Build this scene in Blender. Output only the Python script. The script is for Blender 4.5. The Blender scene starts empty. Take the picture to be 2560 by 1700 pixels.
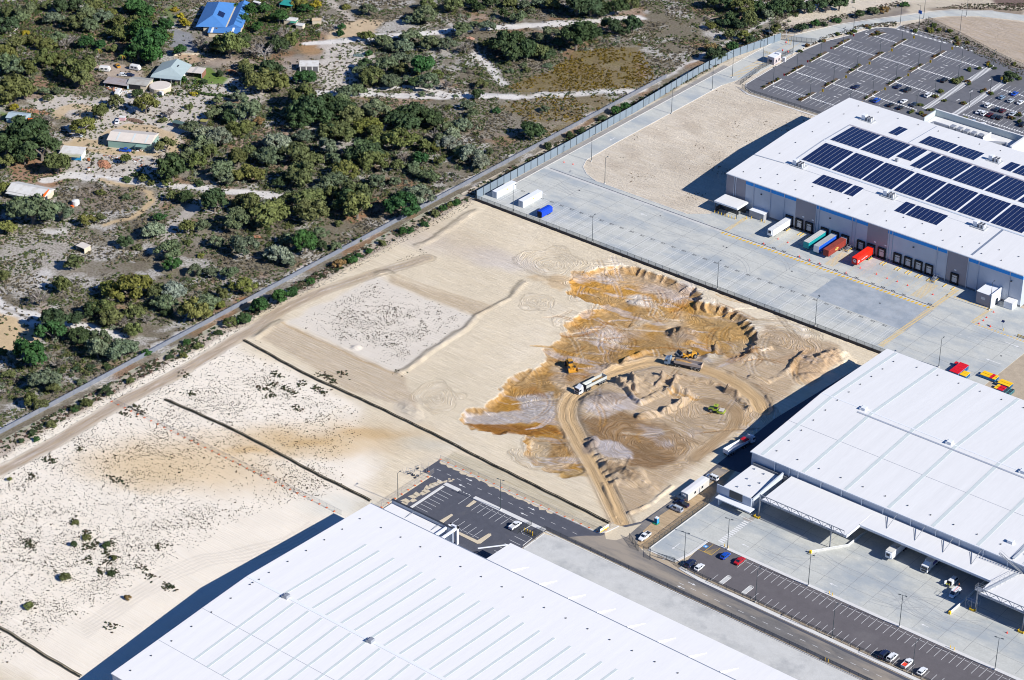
import bpy, bmesh, math, random
import numpy as np
from mathutils import Vector, Matrix
random.seed(7); np.random.seed(7)
PI = math.pi
ORD = ['first', 'second', 'third', 'fourth', 'fifth', 'sixth', 'seventh', 'eighth', 'ninth', 'tenth', 'eleventh', 'twelfth', 'thirteenth', 'fourteenth', 'fifteenth', 'sixteenth', 'seventeenth', 'eighteenth']
ROWN = ['nearest', 'second nearest', 'middle', 'second farthest', 'farthest']; COLN = ['left', 'middle', 'right']
scene = bpy.context.scene
COL = scene.collection
# ------------------------------------------------------------------ camera
H_CAM = 450.0
F_PX = 5927.76
_p, _r, _h = math.radians(30.3356), math.radians(0.40297), math.radians(128.928)
_f = np.array([math.cos(_h)*math.cos(_p), math.sin(_h)*math.cos(_p), -math.sin(_p)])
_rt = np.cross(_f, [0, 0, 1]); _rt /= np.linalg.norm(_rt); _up = np.cross(_rt, _f)
_R = _rt*math.cos(_r)+_up*math.sin(_r); _U = -_rt*math.sin(_r)+_up*math.cos(_r)
cam_d = bpy.data.cameras.new('camera'); cam = bpy.data.objects.new('camera', cam_d); COL.objects.link(cam)
cam_d.sensor_width = 36; cam_d.sensor_fit = 'HORIZONTAL'; cam_d.lens = F_PX/2560*36
cam_d.clip_start = 1; cam_d.clip_end = 6000
cam.matrix_world = Matrix(((_R[0], _U[0], -_f[0], 0), (_R[1], _U[1], -_f[1], 0), (_R[2], _U[2], -_f[2], H_CAM), (0, 0, 0, 1)))
scene.camera = cam
# ------------------------------------------------------------------ world, sun, exposure
SUN_EL, SUN_AZ = math.radians(33.2), math.radians(3.8)      # azimuth from +X towards +Y
world = bpy.data.worlds.new('World'); scene.world = world; world.use_nodes = True
nt = world.node_tree; bg = nt.nodes['Background']
sky = nt.nodes.new('ShaderNodeTexSky'); sky.sky_type = 'NISHITA'; sky.sun_disc = False
sky.sun_elevation = SUN_EL; sky.sun_rotation = math.radians(90)-SUN_AZ
sky.air_density = 1.0; sky.dust_density = 0.0; sky.ozone_density = 5.0
_tm = nt.nodes.new('ShaderNodeVectorMath'); _tm.operation = 'MULTIPLY'; _tm.inputs[1].default_value = (.62, .98, 1.5); nt.links.new(sky.outputs[0], _tm.inputs[0]); nt.links.new(_tm.outputs[0], bg.inputs[0]); bg.inputs[1].default_value = 0.052
sun_d = bpy.data.lights.new('sun', 'SUN'); sun_d.energy = 5.0; sun_d.angle = math.radians(0.5); sun_d.color = (1.0, 0.96, 0.905)
sun = bpy.data.objects.new('sun', sun_d); COL.objects.link(sun)
_sd = Vector((math.cos(SUN_EL)*math.cos(SUN_AZ), math.cos(SUN_EL)*math.sin(SUN_AZ), math.sin(SUN_EL)))
sun.rotation_euler = _sd.to_track_quat('Z', 'Y').to_euler(); sun.location = (-400, 600, 300)
vs = scene.view_settings; vs.view_transform = 'Standard'; vs.look = 'None'; vs.gamma = 1; vs.exposure = 0.50; vs.use_curve_mapping = False
scene.render.engine = 'CYCLES'; scene.cycles.filter_width = 1.05
# ------------------------------------------------------------------ geometry helpers
def P(x, y, z=0.0):
    """world point at height z that the camera sees at photograph pixel (x, y)"""
    d = _f+(x-1280)/F_PX*_R-(y-850)/F_PX*_U
    t = (z-H_CAM)/d[2]
    return (float(t*d[0]), float(t*d[1]))
def pix(X, Y, Z=0.0):
    v = np.array([X, Y, Z-H_CAM]); z = v@_f
    return 1280+F_PX*(v@_R)/z, 850-F_PX*(v@_U)/z
def ZF(x0, y0, w):
    s = 2361.0/w
    return lambda x, y, z=0.0: P(x0+x/s, y0+y/s, z)
A0 = ZF(0, 0, 800); A1 = ZF(800, 0, 800); A2 = ZF(1760, 0, 800); A3 = ZF(0, 500, 800); A4 = ZF(600, 500, 800)
A5 = ZF(1300, 600, 800); A6 = ZF(1760, 400, 800); A7 = ZF(0, 1000, 800); A8 = ZF(900, 1000, 800); A9 = ZF(200, 1170, 800)
Q1 = ZF(2160, 0, 400); Q2 = ZF(1860, 50, 400); Q3 = ZF(2160, 235, 400); Q4 = ZF(1500, 1150, 400); Q5 = ZF(2160, 1435, 400); Q6 = ZF(2160, 1200, 400)
Q7 = ZF(1400, 850, 400); Q8 = ZF(1700, 850, 400); Q9 = ZF(1160, 380, 400)
def T(fn, pts): return [fn(*p) for p in pts]

MATS = {}
def mat(name, col, rough=0.7, metal=0.0, var=0.12, scale=0.6, var2=0.0, scale2=8.0, bump=0.0, stretch=(1, 1, 1), spec=0.3, alpha=None, dirt=None, emit=None):
    """procedural paint/earth material: base colour broken up by world-space noise at two scales"""
    if name in MATS: return MATS[name]
    m = bpy.data.materials.new(name); m.use_nodes = True; MATS[name] = m
    n = m.node_tree.nodes; l = m.node_tree.links; b = n['Principled BSDF']
    b.inputs['Roughness'].default_value = rough; b.inputs['Metallic'].default_value = metal
    b.inputs['Specular IOR Level'].default_value = spec
    g = n.new('ShaderNodeNewGeometry'); mp = n.new('ShaderNodeMapping'); mp.inputs['Scale'].default_value = stretch
    l.new(g.outputs['Position'], mp.inputs['Vector'])
    no = n.new('ShaderNodeTexNoise'); no.inputs['Scale'].default_value = scale; no.inputs['Detail'].default_value = 4; no.inputs['Roughness'].default_value = .6
    l.new(mp.outputs[0], no.inputs['Vector'])
    ma = n.new('ShaderNodeMapRange'); ma.inputs['From Min'].default_value = .25; ma.inputs['From Max'].default_value = .75
    ma.inputs['To Min'].default_value = 1-var; ma.inputs['To Max'].default_value = 1+var
    l.new(no.outputs[0], ma.inputs['Value'])
    last = ma.outputs[0]
    if var2:
        n2 = n.new('ShaderNodeTexNoise'); n2.inputs['Scale'].default_value = scale2; n2.inputs['Detail'].default_value = 3
        l.new(mp.outputs[0], n2.inputs['Vector'])
        m2 = n.new('ShaderNodeMapRange'); m2.inputs['From Min'].default_value = .3; m2.inputs['From Max'].default_value = .7
        m2.inputs['To Min'].default_value = 1-var2; m2.inputs['To Max'].default_value = 1+var2
        l.new(n2.outputs[0], m2.inputs['Value'])
        mm = n.new('ShaderNodeMath'); mm.operation = 'MULTIPLY'; l.new(last, mm.inputs[0]); l.new(m2.outputs[0], mm.inputs[1]); last = mm.outputs[0]
    vm = n.new('ShaderNodeVectorMath'); vm.operation = 'SCALE'; vm.inputs[0].default_value = col[:3]; l.new(last, vm.inputs['Scale'])
    out = vm.outputs[0]
    if dirt:      # (colour, scale, threshold)
        dn = n.new('ShaderNodeTexNoise'); dn.inputs['Scale'].default_value = dirt[1]; dn.inputs['Detail'].default_value = 6; dn.inputs['Roughness'].default_value = .65
        l.new(mp.outputs[0], dn.inputs['Vector'])
        dr = n.new('ShaderNodeMapRange'); dr.inputs['From Min'].default_value = dirt[2]; dr.inputs['From Max'].default_value = dirt[2]+.18; dr.inputs['To Max'].default_value = dirt[3] if len(dirt) > 3 else .8
        l.new(dn.outputs[0], dr.inputs['Value'])
        mx = n.new('ShaderNodeMix'); mx.data_type = 'RGBA'; l.new(dr.outputs[0], mx.inputs['Factor']); l.new(out, mx.inputs['A']); mx.inputs['B'].default_value = (*dirt[0], 1)
        out = mx.outputs['Result']
    l.new(out, b.inputs['Base Color'])
    if bump:
        bp = n.new('ShaderNodeBump'); bp.inputs['Strength'].default_value = bump; bp.inputs['Distance'].default_value = .1
        l.new(no.outputs[0], bp.inputs['Height']); l.new(bp.outputs[0], b.inputs['Normal'])
    if alpha is not None:
        b.inputs['Alpha'].default_value = alpha
    return m

class MB:
    """mesh builder: shapes collected into ONE mesh, several material slots allowed"""
    def __init__(s): s.v = []; s.f = []; s.mi = []; s.ms = []; s.m = None
    def use(s, m):
        if m not in s.ms: s.ms.append(m)
        s.m = s.ms.index(m); return s
    def add(s, vs, fs):
        o = len(s.v); s.v += [tuple(v) for v in vs]; s.f += [tuple(i+o for i in f) for f in fs]; s.mi += [s.m or 0]*len(fs); return s
    def box(s, x0, x1, y0, y1, z0, z1):
        return s.add([(x0, y0, z0), (x1, y0, z0), (x1, y1, z0), (x0, y1, z0), (x0, y0, z1), (x1, y0, z1), (x1, y1, z1), (x0, y1, z1)],
                     [(3, 2, 1, 0), (4, 5, 6, 7), (0, 1, 5, 4), (1, 2, 6, 5), (2, 3, 7, 6), (3, 0, 4, 7)])
    def cbox(s, cx, cy, cz, sx, sy, sz, rz=0):
        c, q = math.cos(rz), math.sin(rz); vs = []
        for dz in (-.5, .5):
            for dx, dy in ((-.5, -.5), (.5, -.5), (.5, .5), (-.5, .5)):
                x, y = dx*sx, dy*sy; vs.append((cx+x*c-y*q, cy+x*q+y*c, cz+dz*sz))
        return s.add(vs, [(3, 2, 1, 0), (4, 5, 6, 7), (0, 1, 5, 4), (1, 2, 6, 5), (2, 3, 7, 6), (3, 0, 4, 7)])
    def bar(s, a, b, w, h=None):
        a, b = Vector(a), Vector(b); h = h or w; d = (b-a)
        if d.length < 1e-6: return s
        d.normalize(); u = d.cross(Vector((0, 0, 1)));
        if u.length < 1e-3: u = Vector((1, 0, 0))
        u.normalize(); v = u.cross(d); vs = []
        for p in (a, b):
            for q, r in ((-1, -1), (1, -1), (1, 1), (-1, 1)): vs.append(p+u*q*w/2+v*r*h/2)
        return s.add(vs, [(0, 1, 2, 3), (7, 6, 5, 4), (0, 4, 5, 1), (1, 5, 6, 2), (2, 6, 7, 3), (3, 7, 4, 0)])
    def cyl(s, a, b, r0, r1=None, n=10, cap=True):
        a, b = Vector(a), Vector(b); r1 = r0 if r1 is None else r1; d = (b-a).normalized()
        u = d.cross(Vector((0, 0, 1)))
        if u.length < 1e-3: u = Vector((1, 0, 0))
        u.normalize(); v = d.cross(u); vs = []
        for p, r in ((a, r0), (b, r1)):
            for i in range(n):
                t = 2*PI*i/n; vs.append(p+u*math.cos(t)*r+v*math.sin(t)*r)
        fs = [(i, (i+1) % n, n+(i+1) % n, n+i) for i in range(n)]
        if cap: fs += [tuple(range(n))[::-1], tuple(range(n, 2*n))]
        return s.add(vs, fs)
    def poly(s, pts, z0, z1=None):
        """flat polygon sheet at z0, or a slab between z0 and z1 (CCW or CW accepted)"""
        ar = sum(pts[i][0]*pts[(i+1) % len(pts)][1]-pts[(i+1) % len(pts)][0]*pts[i][1] for i in range(len(pts)))
        if ar < 0: pts = pts[::-1]
        n = len(pts)
        if z1 is None: return s.add([(x, y, z0) for x, y in pts], [tuple(range(n))])
        return s.add([(x, y, z0) for x, y in pts]+[(x, y, z1) for x, y in pts], [tuple(range(n))[::-1], tuple(range(n, 2*n))]+[(i, (i+1) % n, n+(i+1) % n, n+i) for i in range(n)])
    def strip(s, pts, w, z0, z1=None):
        """ribbon of width w along a polyline, flat or with thickness"""
        L = []; Rr = []
        for i, p in enumerate(pts):
            a = pts[max(i-1, 0)]; b = pts[min(i+1, len(pts)-1)]
            dx, dy = b[0]-a[0], b[1]-a[1]; q = math.hypot(dx, dy) or 1; nx, ny = -dy/q, dx/q
            L.append((p[0]+nx*w/2, p[1]+ny*w/2)); Rr.append((p[0]-nx*w/2, p[1]-ny*w/2))
        for i in range(len(pts)-1):
            s.poly([Rr[i], Rr[i+1], L[i+1], L[i]], z0, z1)
        return s
    def loft(s, secs, close=True):
        """secs: list of equal-length rings of 3-D points"""
        n = len(secs[0]); vs = [p for r in secs for p in r]; fs = []
        for k in range(len(secs)-1):
            for i in range(n): fs.append((k*n+i, k*n+(i+1) % n, (k+1)*n+(i+1) % n, (k+1)*n+i))
        if close: fs += [tuple(range(n))[::-1], tuple(range((len(secs)-1)*n, len(secs)*n))]
        return s.add(vs, fs)
    def build(s, name, m=None, parent=None, smooth=False, recalc=False):
        me = bpy.data.meshes.new(name); me.from_pydata(s.v, [], s.f)
        ms = s.ms if s.ms else ([m] if m else [])
        for q in ms: me.materials.append(q)
        if len(ms) > 1: me.polygons.foreach_set('material_index', s.mi)
        if recalc:
            bm = bmesh.new(); bm.from_mesh(me); bmesh.ops.recalc_face_normals(bm, faces=bm.faces); bm.to_mesh(me); bm.free()
        if smooth: me.polygons.foreach_set('use_smooth', [True]*len(me.polygons))
        me.update()
        o = bpy.data.objects.new(name, me); COL.objects.link(o)
        if parent: o.parent = parent
        return o
def tag(o, label=None, cat=None, group=None, kind=None):
    if label: o['label'] = label
    if cat: o['category'] = cat
    if group: o['group'] = group
    if kind: o['kind'] = kind
    return o
def thing(name, label, cat, loc=(0, 0, 0), rz=0, group=None):
    o = bpy.data.objects.new(name, None); COL.objects.link(o); o.location = (loc[0], loc[1], loc[2] if len(loc) > 2 else 0); o.rotation_euler = (0, 0, rz)
    o.empty_display_size = .5
    return tag(o, label, cat, group)
CH = {}
def copy_tree(o, parent=None, depth=0):
    c = o.copy(); COL.objects.link(c)
    if parent: c.parent = parent
    for ch in [q for q in o.children]: copy_tree(ch, c, depth+1)
    return c
_USED = {}
def put(proto, loc, rz=0, label=None, group=None, scale=None):
    """first call moves the prototype itself, later calls copy it with its parts"""
    key = proto.as_pointer(); c = proto
    if key in _USED: c = copy_tree(proto)
    else: _USED[key] = proto.get('group')
    c.location = (loc[0], loc[1], loc[2] if len(loc) > 2 else 0); c.rotation_euler = (0, 0, rz)
    if scale is not None: c.scale = (scale, scale, scale) if not hasattr(scale, '__len__') else scale
    else: c.scale = (1, 1, 1)
    if label: c['label'] = label
    g = group or _USED[key]
    if g: c['group'] = g
    elif 'group' in c: del c['group']
    return c
def structure(o): o['kind'] = 'structure'; return o

# numpy value noise --------------------------------------------------
_tab = np.random.RandomState(3).rand(256, 256)
def vnoise(x, y, s, seed=0):
    x = x/s+seed*17.13; y = y/s+seed*7.77
    xi = np.floor(x).astype(int); yi = np.floor(y).astype(int); fx = x-xi; fy = y-yi
    fx = fx*fx*(3-2*fx); fy = fy*fy*(3-2*fy)
    a = _tab[xi % 256, yi % 256]; b = _tab[(xi+1) % 256, yi % 256]; c = _tab[xi % 256, (yi+1) % 256]; d = _tab[(xi+1) % 256, (yi+1) % 256]
    return (a*(1-fx)+b*fx)*(1-fy)+(c*(1-fx)+d*fx)*fy
def fbm(x, y, s, oct=4, seed=0):
    r = 0; a = .5; t = 0
    for i in range(oct): r = r+a*vnoise(x, y, s/2**i, seed+i*3); t += a; a *= .55
    return r/t
def seg_dist(X, Y, pts, closed=False):
    """distance to polyline and arclength of nearest point"""
    best = np.full(X.shape, 1e9); arc = np.zeros(X.shape); s0 = 0
    n = len(pts); rng = range(n if closed else n-1)
    for i in rng:
        ax, ay = pts[i]; bx, by = pts[(i+1) % n]; dx, dy = bx-ax, by-ay; L = math.hypot(dx, dy)+1e-9
        t = np.clip(((X-ax)*dx+(Y-ay)*dy)/L**2, 0, 1)
        d = np.hypot(X-ax-t*dx, Y-ay-t*dy); m = d < best
        best = np.where(m, d, best); arc = np.where(m, s0+t*L, arc); s0 += L
    return best, arc
def inside(X, Y, pts):
    r = np.zeros(X.shape, bool); n = len(pts)
    for i in range(n):
        ax, ay = pts[i]; bx, by = pts[(i+1) % n]
        if ay == by: continue
        c = ((ay > Y) != (by > Y)) & (X < (bx-ax)*(Y-ay)/(by-ay)+ax)
        r ^= c
    return r
def sdist(X, Y, pts):
    d, a = seg_dist(X, Y, pts, True)
    return np.where(inside(X, Y, pts), d, -d), a       # positive inside
def sstep(x, a, b):
    t = np.clip((x-a)/(b-a), 0, 1); return t*t*(3-2*t)
# ================================================================== GROUND
def ground_material(name, kind):
    m = bpy.data.materials.new(name); m.use_nodes = True; MATS[name] = m
    n = m.node_tree.nodes; l = m.node_tree.links; b = n['Principled BSDF']; b.inputs['Roughness'].default_value = .95; b.inputs['Specular IOR Level'].default_value = .1
    ca = n.new('ShaderNodeAttribute'); ca.attribute_name = 'tint'
    fa = n.new('ShaderNodeAttribute'); fa.attribute_name = 'flow'
    g = n.new('ShaderNodeNewGeometry')
    def noise(src, scl, scale, det=4, rough=.6):
        mp = n.new('ShaderNodeMapping'); mp.inputs['Scale'].default_value = scl; l.new(src, mp.inputs['Vector'])
        t = n.new('ShaderNodeTexNoise'); t.inputs['Scale'].default_value = scale; t.inputs['Detail'].default_value = det; t.inputs['Roughness'].default_value = rough
        l.new(mp.outputs[0], t.inputs['Vector']); return t.outputs[0]
    def rng(v, a, c, lo, hi):
        r = n.new('ShaderNodeMapRange'); r.inputs['From Min'].default_value = a; r.inputs['From Max'].default_value = c
        r.inputs['To Min'].default_value = lo; r.inputs['To Max'].default_value = hi; l.new(v, r.inputs['Value']); return r.outputs[0]
    def mul(a, c, op='MULTIPLY'):
        q = n.new('ShaderNodeMath'); q.operation = op
        for i, v in enumerate((a, c)):
            if isinstance(v, (int, float)): q.inputs[i].default_value = v
            else: l.new(v, q.inputs[i])
        return q.outputs[0]
    sx = n.new('ShaderNodeSeparateXYZ'); l.new(fa.outputs['Vector'], sx.inputs[0])
    if kind == 'sand':
        st1 = noise(fa.outputs['Vector'], (.07, 1.7, 0), 1.0, 5, .75)     # wheel and blade marks: long along u, thin across v
        st2 = noise(fa.outputs['Vector'], (.12, 3.2, 0), 1.0, 3, .6)
        gr = noise(g.outputs['Position'], (1, 1, 1), 2.6, 5, .75)
        lg = noise(g.outputs['Position'], (1, 1, 1), .09, 4, .6)
        # strength of the marks is carried in flow.z
        k1 = mul(rng(st1, .38, .62, -1, 1), sx.outputs[2]); k2 = mul(rng(st2, .3, .7, -1, 1), sx.outputs[2])
        s = mul(mul(k1, .13), mul(k2, .09), 'ADD')
        s = mul(s, rng(gr, .25, .75, -.055, .055), 'ADD'); s = mul(s, rng(lg, .3, .7, -.05, .05), 'ADD')
        fac = mul(s, 1.0, 'ADD')
        warm = n.new('ShaderNodeMix'); warm.data_type = 'RGBA'; warm.inputs['A'].default_value = (1.10, .98, .78, 1); warm.inputs['B'].default_value = (.95, 1.02, 1.2, 1)
        l.new(rng(st1, .36, .64, 0, 1), warm.inputs['Factor']); w0 = warm
        warm = n.new('ShaderNodeMix'); warm.data_type = 'RGBA'; warm.inputs['A'].default_value = (1, 1, 1, 1); l.new(w0.outputs['Result'], warm.inputs['B']); l.new(rng(sx.outputs[2], .45, 1.1, .12, .9), warm.inputs['Factor'])
        v1 = n.new('ShaderNodeVectorMath'); v1.operation = 'MULTIPLY'; l.new(ca.outputs['Color'], v1.inputs[0]); l.new(warm.outputs['Result'], v1.inputs[1])
        v2 = n.new('ShaderNodeVectorMath'); v2.operation = 'SCALE'; l.new(v1.outputs[0], v2.inputs[0]); l.new(fac, v2.inputs['Scale'])
        l.new(v2.outputs[0], b.inputs['Base Color'])
        hgt = mul(mul(k1, .35), mul(mul(k2, .25), mul(gr, .22), 'ADD'), 'ADD')
        bp = n.new('ShaderNodeBump'); bp.inputs['Strength'].default_value = .9; bp.inputs['Distance'].default_value = .55
        l.new(hgt, bp.inputs['Height']); l.new(bp.outputs[0], b.inputs['Normal'])
    else:
        gr = noise(g.outputs['Position'], (1, 1, 1), 1.1, 6, .8); lg = noise(g.outputs['Position'], (1, 1, 1), .16, 5, .65); fi = noise(g.outputs['Position'], (1, 1, 1), 3.5, 4, .7)
        # litter between the sand: dark twiggy patches where flow.z is high
        w = mul(rng(gr, .44, .60, 0, 1), sx.outputs[2])
        lit = n.new('ShaderNodeMix'); lit.data_type = 'RGBA'; l.new(w, lit.inputs['Factor']); l.new(ca.outputs['Color'], lit.inputs['A'])
        dk = n.new('ShaderNodeMix'); dk.data_type = 'RGBA'; l.new(rng(lg, .35, .65, 0, 1), dk.inputs['Factor']); dk.inputs['A'].default_value = (.105, .078, .055, 1); dk.inputs['B'].default_value = (.085, .088, .04, 1)
        l.new(dk.outputs['Result'], lit.inputs['B'])
        v2 = n.new('ShaderNodeVectorMath'); v2.operation = 'SCALE'; l.new(lit.outputs['Result'], v2.inputs[0]); l.new(mul(rng(fi, .25, .75, .8, 1.2), rng(lg, .3, .7, .88, 1.12)), v2.inputs['Scale'])
        l.new(v2.outputs[0], b.inputs['Base Color'])
        bp = n.new('ShaderNodeBump'); bp.inputs['Strength'].default_value = .8; bp.inputs['Distance'].default_value = .35
        l.new(gr, bp.inputs['Height']); l.new(bp.outputs[0], b.inputs['Normal'])
    return m
M_SAND = ground_material('sand_earth', 'sand'); M_BUSH = ground_material('bush_earth', 'bush')

class Ground:
    def __init__(s, x0, x1, y0, y1, step):
        s.xs = np.arange(x0, x1+step*.5, step); s.ys = np.arange(y0, y1+step*.5, step)
        s.X, s.Y = np.meshgrid(s.xs, s.ys); s.col = np.ones(s.X.shape+(3,))*.5; s.z = np.zeros(s.X.shape)
        s.u = s.X.copy(); s.v = s.Y.copy(); s.k = np.ones(s.X.shape)*.5; s.cull = np.zeros(s.X.shape, bool)
        s.wx = s.X+2.2*(fbm(s.X, s.Y, 9, 3, 5)-.5)*2; s.wy = s.Y+2.2*(fbm(s.X, s.Y, 9, 3, 8)-.5)*2
    def bb(s, pts, mar):
        x = [p[0] for p in pts]; y = [p[1] for p in pts]
        i0 = np.searchsorted(s.ys, min(y)-mar); i1 = np.searchsorted(s.ys, max(y)+mar); j0 = np.searchsorted(s.xs, min(x)-mar); j1 = np.searchsorted(s.xs, max(x)+mar)
        return (slice(i0, i1), slice(j0, j1))
    def mix(s, sl, a, c):
        a = a[..., None]; s.col[sl] = s.col[sl]*(1-a)+np.array(c)*a
    def poly(s, pts, c, alpha=1, soft=2.0, warp=1.0, k=None):
        sl = s.bb(pts, soft+5)
        if s.X[sl].size == 0: return
        X = s.X[sl]+(s.wx[sl]-s.X[sl])*warp; Y = s.Y[sl]+(s.wy[sl]-s.Y[sl])*warp
        d, _ = sdist(X, Y, pts); a = sstep(d, -soft/2, soft/2)*alpha; s.mix(sl, a, c)
        if k is not None: s.k[sl] = s.k[sl]*(1-a)+k*a
    def stroke(s, pts, w, c, alpha=1, soft=1.0, warp=.5, k=None):
        sl = s.bb(pts, w+soft+5)
        if s.X[sl].size == 0: return
        X = s.X[sl]+(s.wx[sl]-s.X[sl])*warp; Y = s.Y[sl]+(s.wy[sl]-s.Y[sl])*warp
        d, _ = seg_dist(X, Y, pts); a = (1-sstep(d, w/2-soft/2, w/2+soft/2))*alpha; s.mix(sl, a, c)
        if k is not None: s.k[sl] = s.k[sl]*(1-a)+k*a
    def spot(s, p, r, c, alpha=1, soft=None, asp=1, ang=0, warp=1.5):
        soft = soft or r*.8; sl = s.bb([p], r*max(asp, 1/asp, 1)+soft+6)
        if s.X[sl].size == 0: return
        X = s.X[sl]+(s.wx[sl]-s.X[sl])*warp-p[0]; Y = s.Y[sl]+(s.wy[sl]-s.Y[sl])*warp-p[1]
        ca, sa = math.cos(ang), math.sin(ang); U = (X*ca+Y*sa)/asp; V = -X*sa+Y*ca
        s.mix(sl, (1-sstep(np.hypot(U, V), r-soft/2, r+soft/2))*alpha, c)
    def flowline(s, pts, w, k=1.0):
        sl = s.bb(pts, w); 
        if s.X[sl].size == 0: return
        d, a = seg_dist(s.X[sl], s.Y[sl], pts); m = d < w/2
        s.u[sl] = np.where(m, a+pts[0][0], s.u[sl]); s.v[sl] = np.where(m, d*1.7+pts[0][1]*3, s.v[sl]); s.k[sl] = np.where(m, k, s.k[sl])
    def rings(s, p, r, k=1.0, asp=1.0, ang=0.0, poly=None):
        sl = s.bb([p], r*max(asp, 1)+2)
        if s.X[sl].size == 0: return
        X = s.X[sl]-p[0]; Y = s.Y[sl]-p[1]; ca, sa = math.cos(ang), math.sin(ang); U = (X*ca+Y*sa)/asp; V = -X*sa+Y*ca
        q = np.hypot(U, V)+4.5*(fbm(s.X[sl], s.Y[sl], 9, 3, 17)-.5)*2; m = q < r*(.7+.6*vnoise(s.X[sl], s.Y[sl], 7, 3))
        if poly: m &= inside(s.X[sl], s.Y[sl], poly)
        s.u[sl] = np.where(m, np.abs(np.arctan2(V, U))*12+p[0]*5, s.u[sl]); s.v[sl] = np.where(m, q+p[1]*3+.6*np.sin(3*np.arctan2(V, U)), s.v[sl]); s.k[sl] = np.where(m, k, s.k[sl])
    def ridge(s, pts, w, h, soft=.35, wob=.5, sharp=1.0):
        sl = s.bb(pts, w*2+4)
        if s.X[sl].size == 0: return
        X = s.X[sl]; Y = s.Y[sl]; d, a = seg_dist(X+(s.wx[sl]-X)*.35, Y+(s.wy[sl]-Y)*.35, pts)
        hh = h*(1+wob*(fbm(X, Y, 3.2, 2, 4)-.5)*2)*np.clip(1-d/(w/2), 0, 1)**sharp
        s.z[sl] += hh
    def mound(s, p, r, h, asp=1, ang=0):
        sl = s.bb([p], r*max(asp, 1)*1.4+3)
        if s.X[sl].size == 0: return
        X = s.X[sl]-p[0]; Y = s.Y[sl]-p[1]; ca, sa = math.cos(ang), math.sin(ang); U = (X*ca+Y*sa)/asp; V = -X*sa+Y*ca
        q = np.hypot(U, V)*(1+.25*(fbm(s.X[sl], s.Y[sl], 4, 3, 2)-.5)*2)
        s.z[sl] += h*np.clip(1-q/r, 0, 1)**.85*(1+.5*(fbm(s.X[sl], s.Y[sl], 1.9, 3, 6)-.5)*2)
    def height(s, x, y):
        i = min(max(int(round((y-s.ys[0])/(s.ys[1]-s.ys[0]))), 0), len(s.ys)-1); j = min(max(int(round((x-s.xs[0])/(s.xs[1]-s.xs[0]))), 0), len(s.xs)-1)
        return float(s.z[i, j])
    def frustum_cull(s, mar=200):
        w = np.stack([s.X, s.Y, np.full(s.X.shape, -H_CAM)], -1); z = w@_f; px_ = 1280+F_PX*(w@_R)/z; py_ = 850-F_PX*(w@_U)/z
        s.cull |= (px_ < -mar) | (px_ > 2560+mar) | (py_ < -mar) | (py_ > 1700+mar)
    def build(s, name, m, z0=0.0, label=None):
        ny, nx = s.X.shape; idx = np.arange(ny*nx).reshape(ny, nx)
        q = np.stack([idx[:-1, :-1], idx[:-1, 1:], idx[1:, 1:], idx[1:, :-1]], -1).reshape(-1, 4)
        cu = s.cull; bad = (cu[:-1, :-1] & cu[:-1, 1:] & cu[1:, 1:] & cu[1:, :-1]).reshape(-1); q = q[~bad]
        used = np.unique(q); rem = np.full(ny*nx, -1); rem[used] = np.arange(len(used)); q = rem[q]
        co = np.stack([s.X, s.Y, s.z+z0], -1).reshape(-1, 3)[used]
        me = bpy.data.meshes.new(name); me.vertices.add(len(co)); me.vertices.foreach_set('co', co.astype(np.float32).ravel())
        me.loops.add(q.size); me.loops.foreach_set('vertex_index', q.ravel().astype(np.int32))
        me.polygons.add(len(q)); me.polygons.foreach_set('loop_start', np.arange(0, q.size, 4, dtype=np.int32)); me.polygons.foreach_set('loop_total', np.full(len(q), 4, dtype=np.int32))
        me.update(calc_edges=True); me.polygons.foreach_set('use_smooth', np.ones(len(q), bool))
        ca = me.color_attributes.new('tint', 'FLOAT_COLOR', 'POINT'); c = np.concatenate([np.clip(s.col, 0, 1).reshape(-1, 3)[used], np.ones((len(co), 1))], 1); ca.data.foreach_set('color', c.astype(np.float32).ravel())
        fa = me.attributes.new('flow', 'FLOAT_VECTOR', 'POINT'); fa.data.foreach_set('vector', np.stack([s.u, s.v, s.k], -1).reshape(-1, 3)[used].astype(np.float32).ravel())
        me.materials.append(m); me.validate()
        o = bpy.data.objects.new(name, me); COL.objects.link(o); return structure(o)

C_CREAM = (.77, .66, .48); C_WHITE = (.62, .575, .51); C_TAN = (.45, .285, .12); C_OCHRE = (.50, .265, .055); C_RUST = (.33, .145, .03); C_BROWN = (.28, .17, .08)
C_HAUL = (.58, .41, .225); C_LAV = (.60, .55, .53); C_PALE = (.74, .65, .51); C_PEACH = (.50, .345, .19)
# ---- pit outline (photograph points carried onto the ground)
PIT = T(A5, [(190, 880), (200, 800), (255, 760), (300, 690), (345, 640), (350, 600), (420, 545), (500, 512), (600, 495), (585, 470), (500, 445), (345, 400), (352, 300), (368, 240), (480, 225), (600, 200), (720, 186), (860, 195), (920, 222), (1000, 250), (1080, 265), (1150, 305), (1230, 335), (1290, 350), (1350, 400), (1330, 450), (1400, 468), (1500, 490), (1570, 515), (1640, 560), (1690, 610), (1730, 680), (1740, 740), (1700, 830), (1560, 870), (1400, 830), (1330, 900), (1000, 900), (800, 940), (640, 1010), (480, 1060), (380, 1140), (330, 1240)]) + \
    T(A8, [(1500, 120), (1530, 250), (1640, 420), (1730, 545), (1600, 560), (1500, 565), (1380, 520), (1290, 470), (1225, 400), (1210, 300), (1235, 255), (1120, 240), (1000, 240), (920, 235), (830, 215), (790, 185), (740, 160), (725, 110), (770, 70), (850, 40), (960, 42)]) + T(A5, [(-120, 1040), (0, 978), (60, 950), (120, 940)])
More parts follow.
